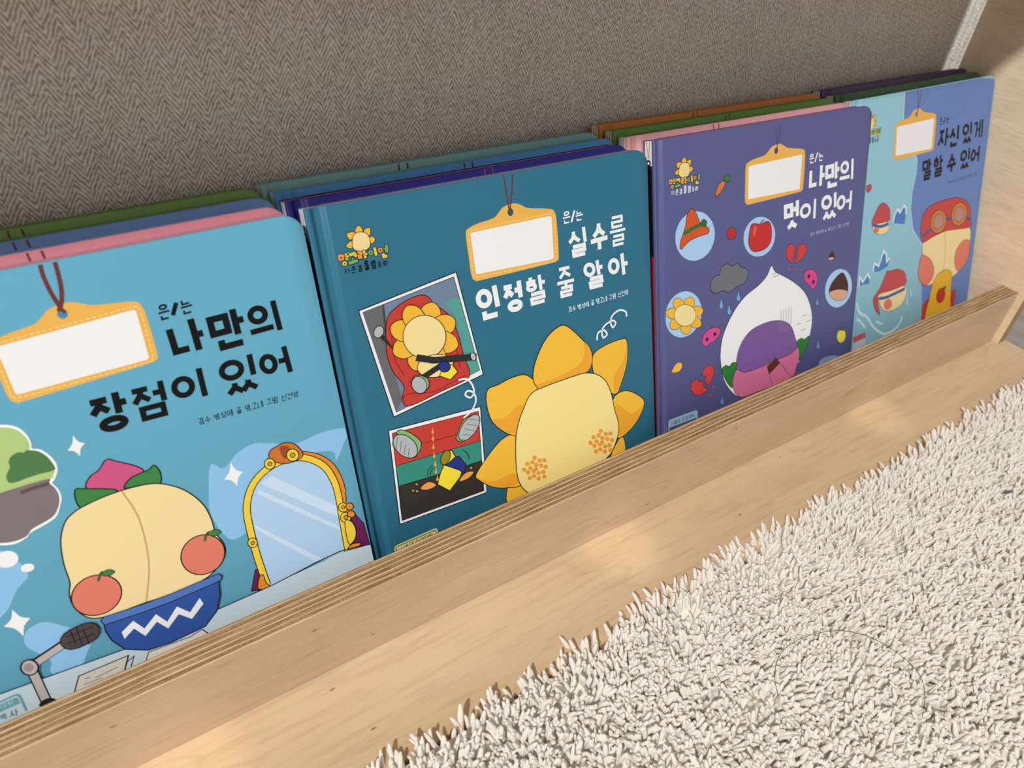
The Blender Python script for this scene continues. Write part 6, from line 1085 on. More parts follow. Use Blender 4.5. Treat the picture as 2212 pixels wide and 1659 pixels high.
 ['series_logo','P',(226,196,70),[(13.39,189.22),(13.01,188.57),(12.3,188.28),(11.52,188.44),(10.97,189.01),(10.86,189.75),(11.24,190.39),(11.95,190.69),(12.73,190.52),(13.28,189.96)],1],
 ['series_logo','L',(30,30,34),[(13.39,189.22),(13.01,188.57),(12.3,188.28),(11.52,188.44),(10.97,189.01),(10.86,189.75),(11.24,190.39),(11.95,190.69),(12.73,190.52),(13.28,189.96)],0.26,1,1],
 ['series_logo','P',(30,30,34),[(12.51,189.36),(12.45,189.22),(12.33,189.12),(12.17,189.09),(12.01,189.12),(11.88,189.22),(11.81,189.36),(11.8,189.51),(11.87,189.65),(11.99,189.75),(12.14,189.79),(12.3,189.75),(12.43,189.66),(12.51,189.52)],1],
 ['series_logo','B',(110,160,90),[(14.6,194.07),(15.13,194.16)],0.93,(30,30,34),0.26,0],
 ['series_logo','B',(226,196,70),[(15.62,192.97),(17.62,193.16),(18.06,191.98)],1.49,(30,30,34),0.26,0],
 ['series_logo','B',(120,170,92),[(16.39,190.83),(16.25,189.67)],1.12,(30,30,34),0.26,0],
 ['series_logo','B',(120,170,92),[(14.65,189.31),(16.29,189.4),(17.95,189.61)],1.49,(30,30,34),0.26,0],
 ['series_logo','B',(235,150,72),[(19.62,193.25),(20.94,192.86),(20.52,191.91),(19.49,191.78),(19.51,190.78),(20.6,190.66)],1.18,(30,30,34),0.26,0],
 ['series_logo','B',(226,196,70),[(22.33,193.19),(22.5,190.47)],1.3,(30,30,34),0.26,0],
 ['series_logo','B',(226,196,70),[(22.7,191.78),(23.33,191.77)],0.99,(30,30,34),0.26,0],
 ['series_logo','P',(120,170,92),[(26.96,191.55),(26.56,190.83),(25.79,190.49),(24.96,190.67),(24.37,191.28),(24.26,192.1),(24.66,192.82),(25.42,193.16),(26.25,192.99),(26.84,192.38)],1],
 ['series_logo','L',(30,30,34),[(26.96,191.55),(26.56,190.83),(25.79,190.49),(24.96,190.67),(24.37,191.28),(24.26,192.1),(24.66,192.82),(25.42,193.16),(26.25,192.99),(26.84,192.38)],0.26,1,1],
 ['series_logo','P',(30,30,34),[(25.99,191.71),(25.92,191.56),(25.79,191.46),(25.62,191.42),(25.45,191.45),(25.3,191.55),(25.22,191.7),(25.21,191.87),(25.28,192.02),(25.41,192.13),(25.58,192.17),(25.75,192.13),(25.89,192.03),(25.98,191.88)],1],
 ['series_logo','B',(226,196,70),[(27.89,193.37),(28.09,190.52)],1.36,(30,30,34),0.26,0],
 ['series_logo','P',(235,150,72),[(31.82,191.88),(31.43,191.15),(30.67,190.81),(29.85,190.97),(29.28,191.59),(29.16,192.41),(29.56,193.14),(30.3,193.48),(31.12,193.32),(31.7,192.71)],1],
 ['series_logo','L',(30,30,34),[(31.82,191.88),(31.43,191.15),(30.67,190.81),(29.85,190.97),(29.28,191.59),(29.16,192.41),(29.56,193.14),(30.3,193.48),(31.12,193.32),(31.7,192.71)],0.26,1,1],
 ['series_logo','P',(30,30,34),[(30.96,191.99),(30.89,191.84),(30.76,191.73),(30.59,191.69),(30.41,191.73),(30.26,191.83),(30.18,191.98),(30.17,192.15),(30.24,192.3),(30.37,192.41),(30.54,192.45),(30.71,192.41),(30.86,192.31),(30.95,192.16)],1],
 ['series_logo','B',(120,170,92),[(32.71,192.28),(33.56,192.19)],1.12,(30,30,34),0.26,0],
 ['series_logo','B',(120,170,92),[(33.88,193.28),(33.63,191.11)],1.55,(30,30,34),0.26,0],
 ['series_logo','B',(226,196,70),[(31.56,189.71),(31.66,188.78),(32.84,188.74)],1.49,(30,30,34),0.26,0],
 ['series_logo','G',(45,60,80),'자',[(11.03,184.7),(14.17,184.65),(11.21,186.9)],0.14],
 ['series_logo','G',(45,60,80),'존',[(14.65,184.11),(17.07,184.18),(14.86,187.37)],0.14],
 ['series_logo','G',(45,60,80),'감',[(17.98,183.99),(20.11,184.13),(18.06,187.19)],0.14],
 ['series_logo','G',(45,60,80),'올',[(21.35,183.96),(23.73,184.16),(21.39,188.69)],0.14],
 ['series_logo','G',(45,60,80),'림',[(24.96,183.89),(27.14,184.03),(24.81,187.97)],0.14],
 ['series_logo','G',(45,60,80),'동',[(28.21,184.01),(30.06,184.06),(28.18,186.86)],0.14],
 ['series_logo','G',(45,60,80),'화',[(30.4,184.15),(33.15,184.29),(30.65,186.75)],0.14],
]


# ------------------------------------------------------------------ lettering: Hangul from strokes
CHO = 'ㄱㄲㄴㄷㄸㄹㅁㅂㅃㅅㅆㅇㅈㅉㅊㅋㅌㅍㅎ'
JUNG = 'ㅏㅐㅑㅒㅓㅔㅕㅖㅗㅘㅙㅚㅛㅜㅝㅞㅟㅠㅡㅢㅣ'
JONG = ' ㄱㄲㄳㄴㄵㄶㄷㄹㄺㄻㄼㄽㄾㄿㅀㅁㅂㅄㅅㅆㅇㅈㅊㅋㅌㅍㅎ'


def ring(cx, cy, rx, ry, n=20):
    return ('C', [(cx + rx * math.cos(2 * math.pi * k / n), cy + ry * math.sin(2 * math.pi * k / n)) for k in range(n)])


def jamo(c, fin=False):
    O = 'O'
    if c == 'ㄱ':
        return [(O, [(0, 1), (1, 1), (1, 0)])] if fin else [(O, [(0, 1), (0.95, 1), (0.88, 0.5), (0.55, 0)])]
    if c == 'ㄴ':
        return [(O, [(0, 1), (0, 0), (1, 0)])]
    if c == 'ㄷ':
        return [(O, [(1, 1), (0, 1), (0, 0), (1, 0)])]
    if c == 'ㄹ':
        return [(O, [(0, 1), (1, 1), (1, 0.5), (0, 0.5), (0, 0), (1, 0)])]
    if c == 'ㅁ':
        return [('K', [(0, 0), (1, 0), (1, 1), (0, 1)])]
    if c == 'ㅂ':
        return [(O, [(0, 1), (0, 0), (1, 0), (1, 1)]), (O, [(0, 0.5), (1, 0.5)])]
    if c == 'ㅅ':
        return [(O, [(0.5, 1), (0.5, 0.72), (0.36, 0.36), (0, 0)]), (O, [(0.48, 0.62), (0.66, 0.32), (1, 0)])]
    if c == 'ㅆ':
        return [(O, [(0.26, 1), (0.24, 0.6), (0, 0)]), (O, [(0.22, 0.6), (0.5, 0.0)]),
                (O, [(0.74, 1), (0.72, 0.6), (0.5, 0)]), (O, [(0.72, 0.6), (1, 0.0)])]
    if c == 'ㅇ':
        return [ring(0.5, 0.5, 0.5, 0.5)]
    if c == 'ㅈ':
        return [(O, [(0, 1), (1, 1)]), (O, [(0.52, 1), (0.46, 0.6), (0, 0)]), (O, [(0.48, 0.56), (1, 0.08)])]
    if c == 'ㅎ':
        return [(O, [(0.3, 1), (0.7, 1)]), (O, [(0, 0.74), (1, 0.74)]), ring(0.5, 0.26, 0.42, 0.26)]
    return []


def put(js, x0, y0, x1, y1):
    return [(k, [(x0 + px * (x1 - x0), y0 + py * (y1 - y0)) for px, py in pts]) for k, pts in js]


def syllable(ch, w):
    """strokes of one syllable as centre lines in the unit box, w = stroke width in box heights"""
    c = ord(ch) - 0xAC00
    cho, jung, jong = CHO[c // 588], JUNG[c % 588 // 28], JONG[c % 28]
    h = w / 2
    fin = jong != ' '
    S = []
    coda = {'ㅁ': 0.42, 'ㄹ': 0.45, 'ㅆ': 0.40, 'ㄴ': 0.36, 'ㅇ': 0.42, 'ㅅ': 0.40, 'ㅂ': 0.42, 'ㄱ': 0.36}.get(jong, 0.4)
    if jung in 'ㅏㅑㅓㅕㅣㅐㅔ':
        two = jung in 'ㅐㅔ'
        vx = 0.76 if jung in 'ㅏㅑ' else (1 - h)
        xr = {'ㅏ': 0.60, 'ㅑ': 0.58, 'ㅣ': 0.70, 'ㅓ': 0.60, 'ㅕ': 0.56, 'ㅐ': 0.50, 'ㅔ': 0.46}[jung]
        y0 = h + (0.12 if not fin else coda + 0.03)
        y1 = 1 - h - (0.05 if cho in 'ㄴㄱㅁㅈ' else 0.02)
        if cho == 'ㅇ' and not fin:
            y0, y1 = h + 0.12, 1 - h - 0.12
        if cho in 'ㄴㄱㅈㅅ' and not fin:
            y0 = h + 0.03
        if fin and cho == 'ㅇ':
            y0 -= 0.02
        S += put(jamo(cho), h, y0, xr - h, y1)
        vb = 0.0 if not fin else (coda + 0.02 if jong not in 'ㄴ' else 0.32)
        V = lambda x: ('O', [(x, vb), (x, 1)])
        ym = (y0 + y1) / 2 if not fin else 0.5 + coda / 2
        if two:
            S += [V(1 - h), V(1 - h - w * 1.75)]
            if jung == 'ㅐ':
                S.append(('O', [(1 - h - w * 1.75, ym), (1 - h, ym)]))
            else:
                S.append(('O', [(1 - h - w * 3.0, ym), (1 - h - w * 1.75, ym)]))
        else:
            S.append(V(vx))
            if jung == 'ㅏ':
                S.append(('O', [(vx, ym), (1.0, ym)]))
            if jung == 'ㅓ':
                S.append(('O', [(vx - 0.28, ym), (vx, ym)]))
            if jung == 'ㅕ':
                S.append(('O', [(vx - 0.3, ym + 0.1), (vx, ym + 0.1)]))
                S.append(('O', [(vx - 0.3, ym - 0.1), (vx, ym - 0.1)]))
        if fin:
            if jong == 'ㅇ':
                S.append(ring(0.56, coda / 2, 0.34 - h * 0.6, coda / 2 - h))
            else:
                x0, x1 = (0.16 + h, 0.92 - h) if jong != 'ㅆ' else (0.14, 0.94)
                S += put(jamo(jong, True), x0, h if jong not in 'ㅆㅅ' else h * 0.7, x1, coda - h)
    elif jung in 'ㅗㅜㅡ':
        if fin:
            top = 0.60 if jong == 'ㄹ' else 0.62
            S += put(jamo(cho), 0.14 + h, top + h, 0.86 - h, 1 - h)
            yv = 0.50 if jong == 'ㄹ' else 0.49
            S.append(('O', [(0, yv), (1, yv)]))
            ct = 0.38 if jong == 'ㄹ' else 0.34
            if jung == 'ㅗ':
                S.append(('O', [(0.5, yv), (0.5, top + 0.02)]))
            if jung == 'ㅜ':
                S.append(('O', [(0.5, yv), (0.5, ct)]))
            if jong == 'ㅇ':
                S.append(ring(0.5, ct / 2, 0.34 - h, ct / 2 - h))
            else:
                S += put(jamo(jong, True), 0.14 + h, h, 0.86 - h, ct - h)
        else:
            S += put(jamo(cho), 0.10 + h, 0.46 + h * 0.6, 0.90 - h, 1 - h * 0.6)
            yv = {'ㅗ': h, 'ㅜ': 0.36, 'ㅡ': 0.2}[jung]
            S.append(('O', [(0, yv), (1, yv)]))
            if jung == 'ㅗ':
                S.append(('O', [(0.5, yv), (0.5, 0.42)]))
            if jung == 'ㅜ':
                S.append(('O', [(0.5, yv), (0.5, 0)]))
    else:                                   # ㅘ ㅢ
        S += put(jamo(cho), 0.05 + h, 0.36 + h, 0.68 - h, 1 - h - 0.02)
        S.append(('O', [(0.02, 0.08 + h), (0.74, 0.08 + h)]))
        if jung == 'ㅘ':
            S.append(('O', [(0.36, 0.08 + h), (0.36, 0.42)]))
            S.append(('O', [(0.80, 0), (0.80, 1)]))
            S.append(('O', [(0.80, 0.5), (1.0, 0.5)]))
        else:
            S.append(('O', [(1 - h, 0), (1 - h, 1)]))
    return S


# ------------------------------------------------------------------ printed shapes on a cover
def catmull(pts, closed, sub=4):
    n = len(pts)
    if n < 3:
        return pts
    out = []
    rng = range(n) if closed else range(n - 1)
    for i in rng:
        if closed:
            p0, p1, p2, p3 = pts[i - 1], pts[i], pts[(i + 1) % n], pts[(i + 2) % n]
        else:
            p0, p1, p2, p3 = pts[max(i - 1, 0)], pts[i], pts[i + 1], pts[min(i + 2, n - 1)]
        for k in range(sub):
            t = k / sub
            out.append(tuple(0.5 * (2 * p1[a] + (p2[a] - p0[a]) * t + (2 * p0[a] - 5 * p1[a] + 4 * p2[a] - p3[a]) * t * t
                                    + (3 * p1[a] - p0[a] - 3 * p2[a] + p3[a]) * t ** 3) for a in (0, 1)))
    if not closed:
        out.append(pts[-1])
    return out


class Print:
    """flat printed shapes collected per part of one cover; millimetres, layers a few hundredths apart"""
    def __init__(self, W, H, rc, umin=0.6):
        self.umin = umin
        self.W, self.H, self.rc = W, H, rc
        self.parts = {}
        self.boxes = []

    def clamp(self, p):
        W, H, r = self.W, self.H, self.rc
        u = min(max(p[0], self.umin), W - 0.7)
        v = min(max(p[1], 0.8), H - 0.5)
        for cy, s in ((r, -1), (H - r, 1)):
            du, dv = u - (W - r), (v - cy) * s
            if du > 0 and dv > 0:
                d = math.hypot(du, dv)
                if d > r - 0.7:
                    u, v = W - r + du / d * (r - 0.7), cy + s * dv / d * (r - 0.7)
        return (u, v)

    def layer(self, pts):
        x0, x1 = min(p[0] for p in pts), max(p[0] for p in pts)
        y0, y1 = min(p[1] for p in pts), max(p[1] for p in pts)
        L = 1
        for (a0, a1, b0, b1, l) in self.boxes:
            if a0 < x1 and a1 > x0 and b0 < y1 and b1 > y0:
                L = max(L, l + 1)
        self.boxes.append((x0, x1, y0, y1, L))
        return L

    def faces(self, part, col, verts, tris, L):
        d = self.parts.setdefault(part, ([], [], []))
        b = len(d[0])
        d[0].extend((v[0], v[1], L) for v in verts)
        d[1].extend(tuple(b + i for i in t) for t in tris)
        d[2].extend([col] * len(tris))

    def poly(self, part, col, pts, L=None):
        pts = [self.clamp(p) for p in pts]
        L = L or self.layer(pts)
        tris = tessellate_polygon([[Vector((p[0], p[1], 0)) for p in pts]])
        self.faces(part, col, pts, tris, L)
        return L

    def stroke(self, part, col, pts, w, closed=False, cap=False, L=None):
        P = [pts[0]]
        for p in pts[1:]:
            if math.hypot(p[0] - P[-1][0], p[1] - P[-1][1]) > 1e-3:
                P.append(p)
        n = len(P)
        if n < 2:
            return
        if not L:
            L = self.layer([(p[0] + s * w / 2, p[1] + s * w / 2) for p in P for s in (-1, 1)])
        A, B = [], []
        for i in range(n):
            a = P[i - 1] if (closed or i > 0) else None
            c = P[(i + 1) % n] if (closed or i < n - 1) else None
            b = P[i]
            d1 = Vector((b[0] - a[0], b[1] - a[1])).normalized() if a else None
            d2 = Vector((c[0] - b[0], c[1] - b[1])).normalized() if c else None
            if d1 is None:
                d1 = d2
            if d2 is None:
                d2 = d1
            t = d1 + d2
            if t.length < 1e-4:
                t = d2.copy()
            t.normalize()
            nn = Vector((-t.y, t.x))
            f = max(nn.dot(Vector((-d2.y, d2.x))), 0.45)
            nn = nn * (w / 2 / f)
            A.append(self.clamp((b[0] + nn.x, b[1] + nn.y)))
            B.append(self.clamp((b[0] - nn.x, b[1] - nn.y)))
        V = A + B
        F = []
        for i in range(n if closed else n - 1):
            j = (i + 1) % n
            F.append((i, n + i, n + j, j))
        self.faces(part, col, V, F, L)
        if cap:
            for e, p in enumerate((P[0], P[-1])):
                self.poly(part, col, [(p[0] + w / 2 * math.cos(k * math.pi / 6), p[1] + w / 2 * math.sin(k * math.pi / 6)) for k in range(12)], L + 0.1 + 0.1 * e)
        return L

    def dashes(self, part, col, pts, w, on, off):
        L = self.layer(pts)
        seg = []
        for a, b in zip(pts[:-1], pts[1:]):
            n = max(1, int(math.hypot(b[0] - a[0], b[1] - a[1]) / 0.1))
            seg += [(a[0] + (b[0] - a[0]) * k / n, a[1] + (b[1] - a[1]) * k / n) for k in range(n)]
        k = 0
        while k < len(seg) - 4:
            self.stroke(part, col, [seg[k], seg[min(k + int(on / 0.1), len(seg) - 1)]], w, L=L)
            k += int((on + off) / 0.1)

    def glyph(self, part, col, ch, fr, w, L=None):
        (ax, ay), (bx, by), (cx, cy) = fr
        H = math.hypot(cx - ax, cy - ay)
        L = L or self.layer(fr + [(bx + cx - ax, by + cy - ay)])
        for k, (kind, pts) in enumerate(syllable(ch, w)):
            Q = [(ax + (bx - ax) * px + (cx - ax) * py, ay + (by - ay) * px + (cy - ay) * py) for px, py in pts]
            self.stroke(part, col, Q, w * H, kind != 'O', L=L + 0.12 * k)

    def text(self, part, col, s, fr, w):
        (ax, ay), (bx, by), (cx, cy) = fr
        unit = sum(0.45 if c == ' ' else 1.0 for c in s)
        L = self.layer(fr + [(bx + cx - ax, by + cy - ay)])
        x = 0.0
        ex, ey = (bx - ax) / unit, (by - ay) / unit
        for c in s:
            if c == ' ':
                x += 0.45
                continue
            a = (ax + ex * (x + 0.05), ay + ey * (x + 0.05))
            b = (ax + ex * (x + 0.92), ay + ey * (x + 0.92))
            self.glyph(part, col, c, [a, b, (a[0] + cx - ax, a[1] + cy - ay)], w, L)
            x += 1

    def run(self, ops):
        for o in ops:
            part, k, col = o[0], o[1], o[2]
            if k == 'P':
                self.poly(part, col, catmull(o[3], True) if o[4] else o[3])
            elif k == 'L':
                cl = bool(o[6])
                self.stroke(part, col, catmull(o[3], cl) if o[5] else o[3], o[4], cl)
            elif k == 'D':
                self.dashes(part, col, o[3], o[4], o[5], o[6])
            elif k == 'B':
                L = self.stroke(part, o[5], o[3], o[4] + 2 * o[6], cap=True)
                self.stroke(part, col, o[3], o[4], cap=True, L=L + 1)
                x0, x1, y0, y1, l = self.boxes[-1]
                self.boxes[-1] = (x0, x1, y0, y1, l + 1)
            elif k == 'G':
                self.glyph(part, col, o[3], o[4], o[5])
            elif k == 'T':
                self.text(part, col, o[3], o[4], o[5])

    def build(self, parent, y_at):
        for part, (V, F, C) in self.parts.items():
            cols = []
            for c in C:
                if c not in cols:
                    cols.append(c)
            verts = [(u / 1000, y_at(u) - 0.00003 * L - 0.00002, v / 1000) for u, v, L in V]
            ob = mesh_from(part, verts, F, [ink(c) for c in cols], [cols.index(c) for c in C], parent=parent)
            # every printed face looks out of the cover
            bm = bmesh.new()
            bm.from_mesh(ob.data)
            bm.normal_update()
            bmesh.ops.reverse_faces(bm, faces=[f for f in bm.faces if f.normal.y > 0])
            bm.to_mesh(ob.data)
            bm.free()


# ------------------------------------------------------------------ board books
BT = 0.0098          # thickness of one book
BH = 0.2161          # height
CT = 0.0019          # cover board


def groove(u, k=1.0):
    """depth of the hinge groove at u mm from the spine, k narrows it"""
    u = u / k
    if u < 0.9:
        return 0.0007 * (1 - math.sqrt(max(0, 1 - (1 - u / 0.9) ** 2)))
    if u < 2.0 or u > 10.6:
        return 0.0
    if u < 5.0:
        return 0.0019 * (0.5 - 0.5 * math.cos(math.pi * (u - 2.0) / 3.0))
    if u < 7.0:
        return 0.0019
    return 0.0019 * (0.5 + 0.5 * math.cos(math.pi * (u - 7.0) / 3.6))


def cover_mesh(name, W, mat, parent, flip=False, rc=9.0, gk=1.0):
    """cover board with hinge groove and rounded outer corners, soft edges"""
    Wm, Hm = W * 1000, BH * 1000
    us = [0, 0.15, 0.4, 0.9, 1.6] + [2.0 + 0.43 * k for k in range(21)] + [20, 60, 120]
    us += [Wm - rc] + [Wm - rc + rc * math.sin(math.pi / 2 * k / 10) for k in range(1, 11)]
    e = 0.45

    def lim(u):
        d = u - (Wm - rc)
        return 0.0 if d <= 0 else rc - math.sqrt(max(0.0, rc * rc - d * d))

    V, F = [], []
    rows = []
    for u in us:
        c = lim(u)
        g = groove(u, gk)
        edge = 0.0004 if u > Wm - 0.2 else 0.0
        uu = u - 0.25 if u > Wm - 0.2 else u
        vs = [(c, g + 0.0005), (c + 0.12, g + 0.00018), (c + e, g), (Hm * 0.5, g), (Hm - c - e, g), (Hm - c - 0.12, g + 0.00018), (Hm - c, g + 0.0005)]
        row = [len(V) + k for k in range(len(vs) + 2)]
        V.append((uu / 1000, max(CT, g + 0.0009), c / 1000))
        for v, y in vs:
            V.append((uu / 1000, y + edge, v / 1000))
        V.append((uu / 1000, max(CT, g + 0.0009), (Hm - c) / 1000))
        rows.append(row)
    for a, b in zip(rows[:-1], rows[1:]):
        for k in range(len(a) - 1):
            F.append((a[k], b[k], b[k + 1], a[k + 1]))
        F.append((a[-1], b[-1], b[0], a[0]))
    F.append(tuple(rows[0]))
    F.append(tuple(reversed(rows[-1])))
    if flip:
        V = [(x, BT - y, z) for x, y, z in V]
        F = [tuple(reversed(f)) for f in F]
    o = mesh_from(name, V, F, [mat], smooth=True, parent=parent)
    bm = bmesh.new()
    bm.from_mesh(o.data)
    bmesh.ops.recalc_face_normals(bm, faces=bm.faces[:])
    for ed in bm.edges:
        if len(ed.link_faces) == 2 and ed.calc_face_angle() > math.radians(50):
            ed.smooth = False
    bm.to_mesh(o.data)
    bm.free()
    return o


def pages(W, parent, edge):
    """three thick boards with dark gaps, square at the spine, rounded outside"""
    Wm, Hm, rc = W * 1000, BH * 1000, 8.6
    V, F, I = [], [], []

    def slab(y0, y1, ins, mi, u0):
        pr = [(u0, 0.3 + ins), (Wm - rc - ins, 0.3 + ins)]
        for cy, a0 in ((0.3 + rc, -90), (Hm - 0.3 - rc, 0)):
            for k in range(7):
                a = math.radians(a0 + 15 * k)
                pr.append((Wm - 0.4 - ins - rc + rc * math.cos(a), cy + (rc - ins) * math.sin(a)))
        pr += [(u0, Hm - 0.3 - ins)]
        b = len(V)
        n = len(pr)
        V.extend((u / 1000, y0, v / 1000) for u, v in pr)
        V.extend((u / 1000, y1, v / 1000) for u, v in pr)
        for k in range(n):
            F.append((b + k, b + (k + 1) % n, b + n + (k + 1) % n, b + n + k))
            I.append(mi)
        F.append(tuple(b + k for k in range(n)))
        F.append(tuple(b + 2 * n - 1 - k for k in range(n)))
        I.extend((mi, mi))
    y0, y1 = CT + 0.0013, BT - CT - 0.0013
    t = (y1 - y0) / 3
    for k in range(3):
        slab(y0 + t * k + 0.00012, y0 + t * (k + 1) - 0.00012, 0, 0, 1.6)
    slab(y0, y1, 0.5, 1, 1.9)
    return mesh_from('page_block', V, F, [edge, M_GAP], I, parent=parent)


def spine(parent, cloth, low):
    """spine strip: white tag head with two printed cords, dark body, coloured foot"""
    V, F, I = [], [], []

    def strip(v0, v1, mi, x=0.0, y0=0.0008, y1=BT - 0.0008):
        b = len(V)
        ys = [y0, y0 + 0.0012, y1 - 0.0012, y1]
        xs = [x + 0.0010, x, x, x + 0.0010]
        for y, xx in zip(ys, xs):
            V.append((xx, y, v0))
            V.append((xx, y, v1))
        for k in range(3):
            F.append((b + 2 * k, b + 2 * k + 1, b + 2 * k + 3, b + 2 * k + 2))
            I.append(mi)
        # inner side closes the strip
        c = len(V)
        for y in (y0, y1):
            V.append((x + 0.0014, y, v0))
            V.append((x + 0.0014, y, v1))
        F.append((c, c + 2, c + 3, c + 1))
        F.append((b, b + 1, c + 1, c))
        F.append((b + 6, c + 2, c + 3, b + 7))
        I.extend((mi, mi, mi))
    strip(0.0003, 0.148, 2)
    strip(0.148, 0.202, 1)
    strip(0.202, BH - 0.0003, 0)
    # cords on the white head, meeting in the tag ring
    for a in (0.0034, 0.0062):
        b = len(V)
        for v, y in ((0.206, 0.0048), (BH - 0.0005, a)):
            V.extend([(-0.00006, y - 0.00013, v), (-0.00006, y + 0.00013, v)])
        F.append((b, b + 1, b + 3, b + 2))
        I.append(1)
    b = len(V)
    n = 12
    for rr in (0.0019, 0.0009):
        for k in range(n):
            a = 2 * math.pi * k / n
            V.append((-0.00007, 0.0048 + rr * math.cos(a), 0.2035 + rr * math.sin(a)))
    for k in range(n):
        F.append((b + k, b + (k + 1) % n, b + n + (k + 1) % n, b + n + k))
        I.append(1)
    return mesh_from('spine', V, F, [M_PAGE, ink(cloth, 0.5), ink(low, 0.5)], I, parent=parent)


GROUP = 'square board picture books standing in the bookcase'


def book(right, y, lean, yaw, W, color, label, art=None, edge=None, cords=None, cord_col=(110, 52, 48),
         cloth=(22, 20, 34), low=(170, 52, 46), back=None, gk=1.0):
    lift = 0.0035
    s, c = math.sin(yaw), math.cos(yaw)
    ox, oy = right - W * c, y + W * s
    d = lift * math.sin(lean)
    o = empty('picture_book', (ox + d * s, oy + d * c, lift * math.cos(lean)), (-lean, 0, -yaw))
    tag(o, label, 'book', GROUP)
    fc = cover_mesh('front_cover', W, ink(color), o, gk=gk)
    cover_mesh('back_cover', W, ink(back or color), o, True)
    pages(W, o, ink(edge or color, 0.55))
    spine(o, cloth, low)
    P = Print(W * 1000, BH * 1000, 9.0, 10.7 * gk if art else 0.6)
    if art:
        P.run(art)
    if cords:
        for x in cords:
            u = (x - ox) * 1000
            P.stroke('hanging_cord', cord_col, [(u, BH * 1000), (u + 0.8, BH * 1000 - 14)], 0.8)
    P.build(fc, lambda u: groove(u, gk))
    return o


L2 = 0.33104
L1 = 0.32855
L3 = 0.32538
L4 = 0.33800
DY = 0.0107


def place(right, ytop, lean):
    """y of the front bottom edge from the y of the top edge"""
    return ytop - (0.2196) * math.sin(lean)


SW = 0.1994
S4 = 0.191
# first stack, frontmost book first
y1 = 0.01741
book(-0.6001, y1, L1, -0.00768, SW + 0.0006, (98, 166, 192), 'light blue picture book with black title and a mirror, frontmost of the left stack', ART[1], edge=(190, 132, 146), back=(190, 132, 146))
book(-0.6040, y1 + DY, L1, -0.004, SW, (200, 128, 140), 'pink picture book directly behind the light blue book with the mirror', cords=(-0.7048, -0.6999), edge=(112, 146, 198), back=(112, 146, 198))
book(-0.6050, y1 + 2 * DY, L1, 0.0, SW, (112, 146, 198), 'denim blue picture book between the pink and the olive green book of the left stack', cords=(-0.7085, -0.7037), edge=(112, 146, 78), back=(112, 146, 78))
book(-0.6070, y1 + 3 * DY, L1, 0.0, SW, (112, 146, 78), 'olive green picture book at the back of the left stack', cords=(-0.7092, -0.7043))
# second stack
y2 = 0.01523
book(-0.39982, y2, L2, 0.01969, 0.2, (46, 108, 134), 'dark teal picture book with two printed snapshots and a big yellow flower', ART[2], edge=(214, 106, 128))
book(-0.4050, y2 + DY, L2, 0.0197, SW, (34, 27, 104), 'navy picture book directly behind the dark teal book', cords=(-0.5005, -0.4958), cord_col=(120, 62, 60), edge=(190, 112, 40))
book(-0.4062, y2 + 2 * DY, L2, 0.0197, SW, (72, 142, 200), 'bright blue picture book behind the navy one, second from the wall', cords=(-0.5063, -0.5014), cord_col=(84, 38, 40), edge=(122, 168, 168), back=(122, 168, 168))
book(-0.4090, y2 + 3 * DY, L2, 0.0197, SW, (122, 168, 168), 'grey teal picture book against the wall behind the bright blue one', cords=(-0.5382, -0.5334), cord_col=(84, 38, 40))
# third stack
y3 = 0.01601
book(-0.19065, y3, L3, 0.03277, 0.2, (88, 92, 140), 'violet picture book with hearts, a grey cloud and a white pointed turnip', ART[3], edge=(206, 92, 110), gk=0.68)
book(-0.2020, y3 + 0.0109, L3, 0.0328, SW, (216, 158, 162), 'pale pink picture book directly behind the violet book', cords=(-0.3329, -0.3284), cord_col=(120, 66, 66), edge=(104, 146, 66), back=(104, 146, 66))
book(-0.2035, y3 + 0.0217, L3, 0.0328, SW, (104, 146, 66), 'grass green picture book between the pale pink and the orange book', cords=(-0.3119, -0.3081), cord_col=(70, 84, 44))
book(-0.2055, y3 + 0.0325, L3, 0.0328, SW, (200, 122, 50), 'orange brown picture book against the wall in the third stack', cords=(-0.3299, -0.3259), cord_col=(116, 64, 34))
# fourth stack, beside the side panel
y4 = 0.0262
book(-0.0015, y4, L4, 0.0, S4, (146, 196, 212), 'pale and deep blue picture book with a red swim cap beside the side panel', ART[4], edge=(66, 96, 90), back=(66, 104, 76))
book(-0.0055, y4 + 0.0112, L4, 0.009, S4, (66, 104, 76), 'dark green picture book behind the blue swim cap book')
book(-0.0062, y4 + 0.0222, L4, 0.011, S4, (84, 58, 108), 'dark purple picture book against the wall in the right stack')


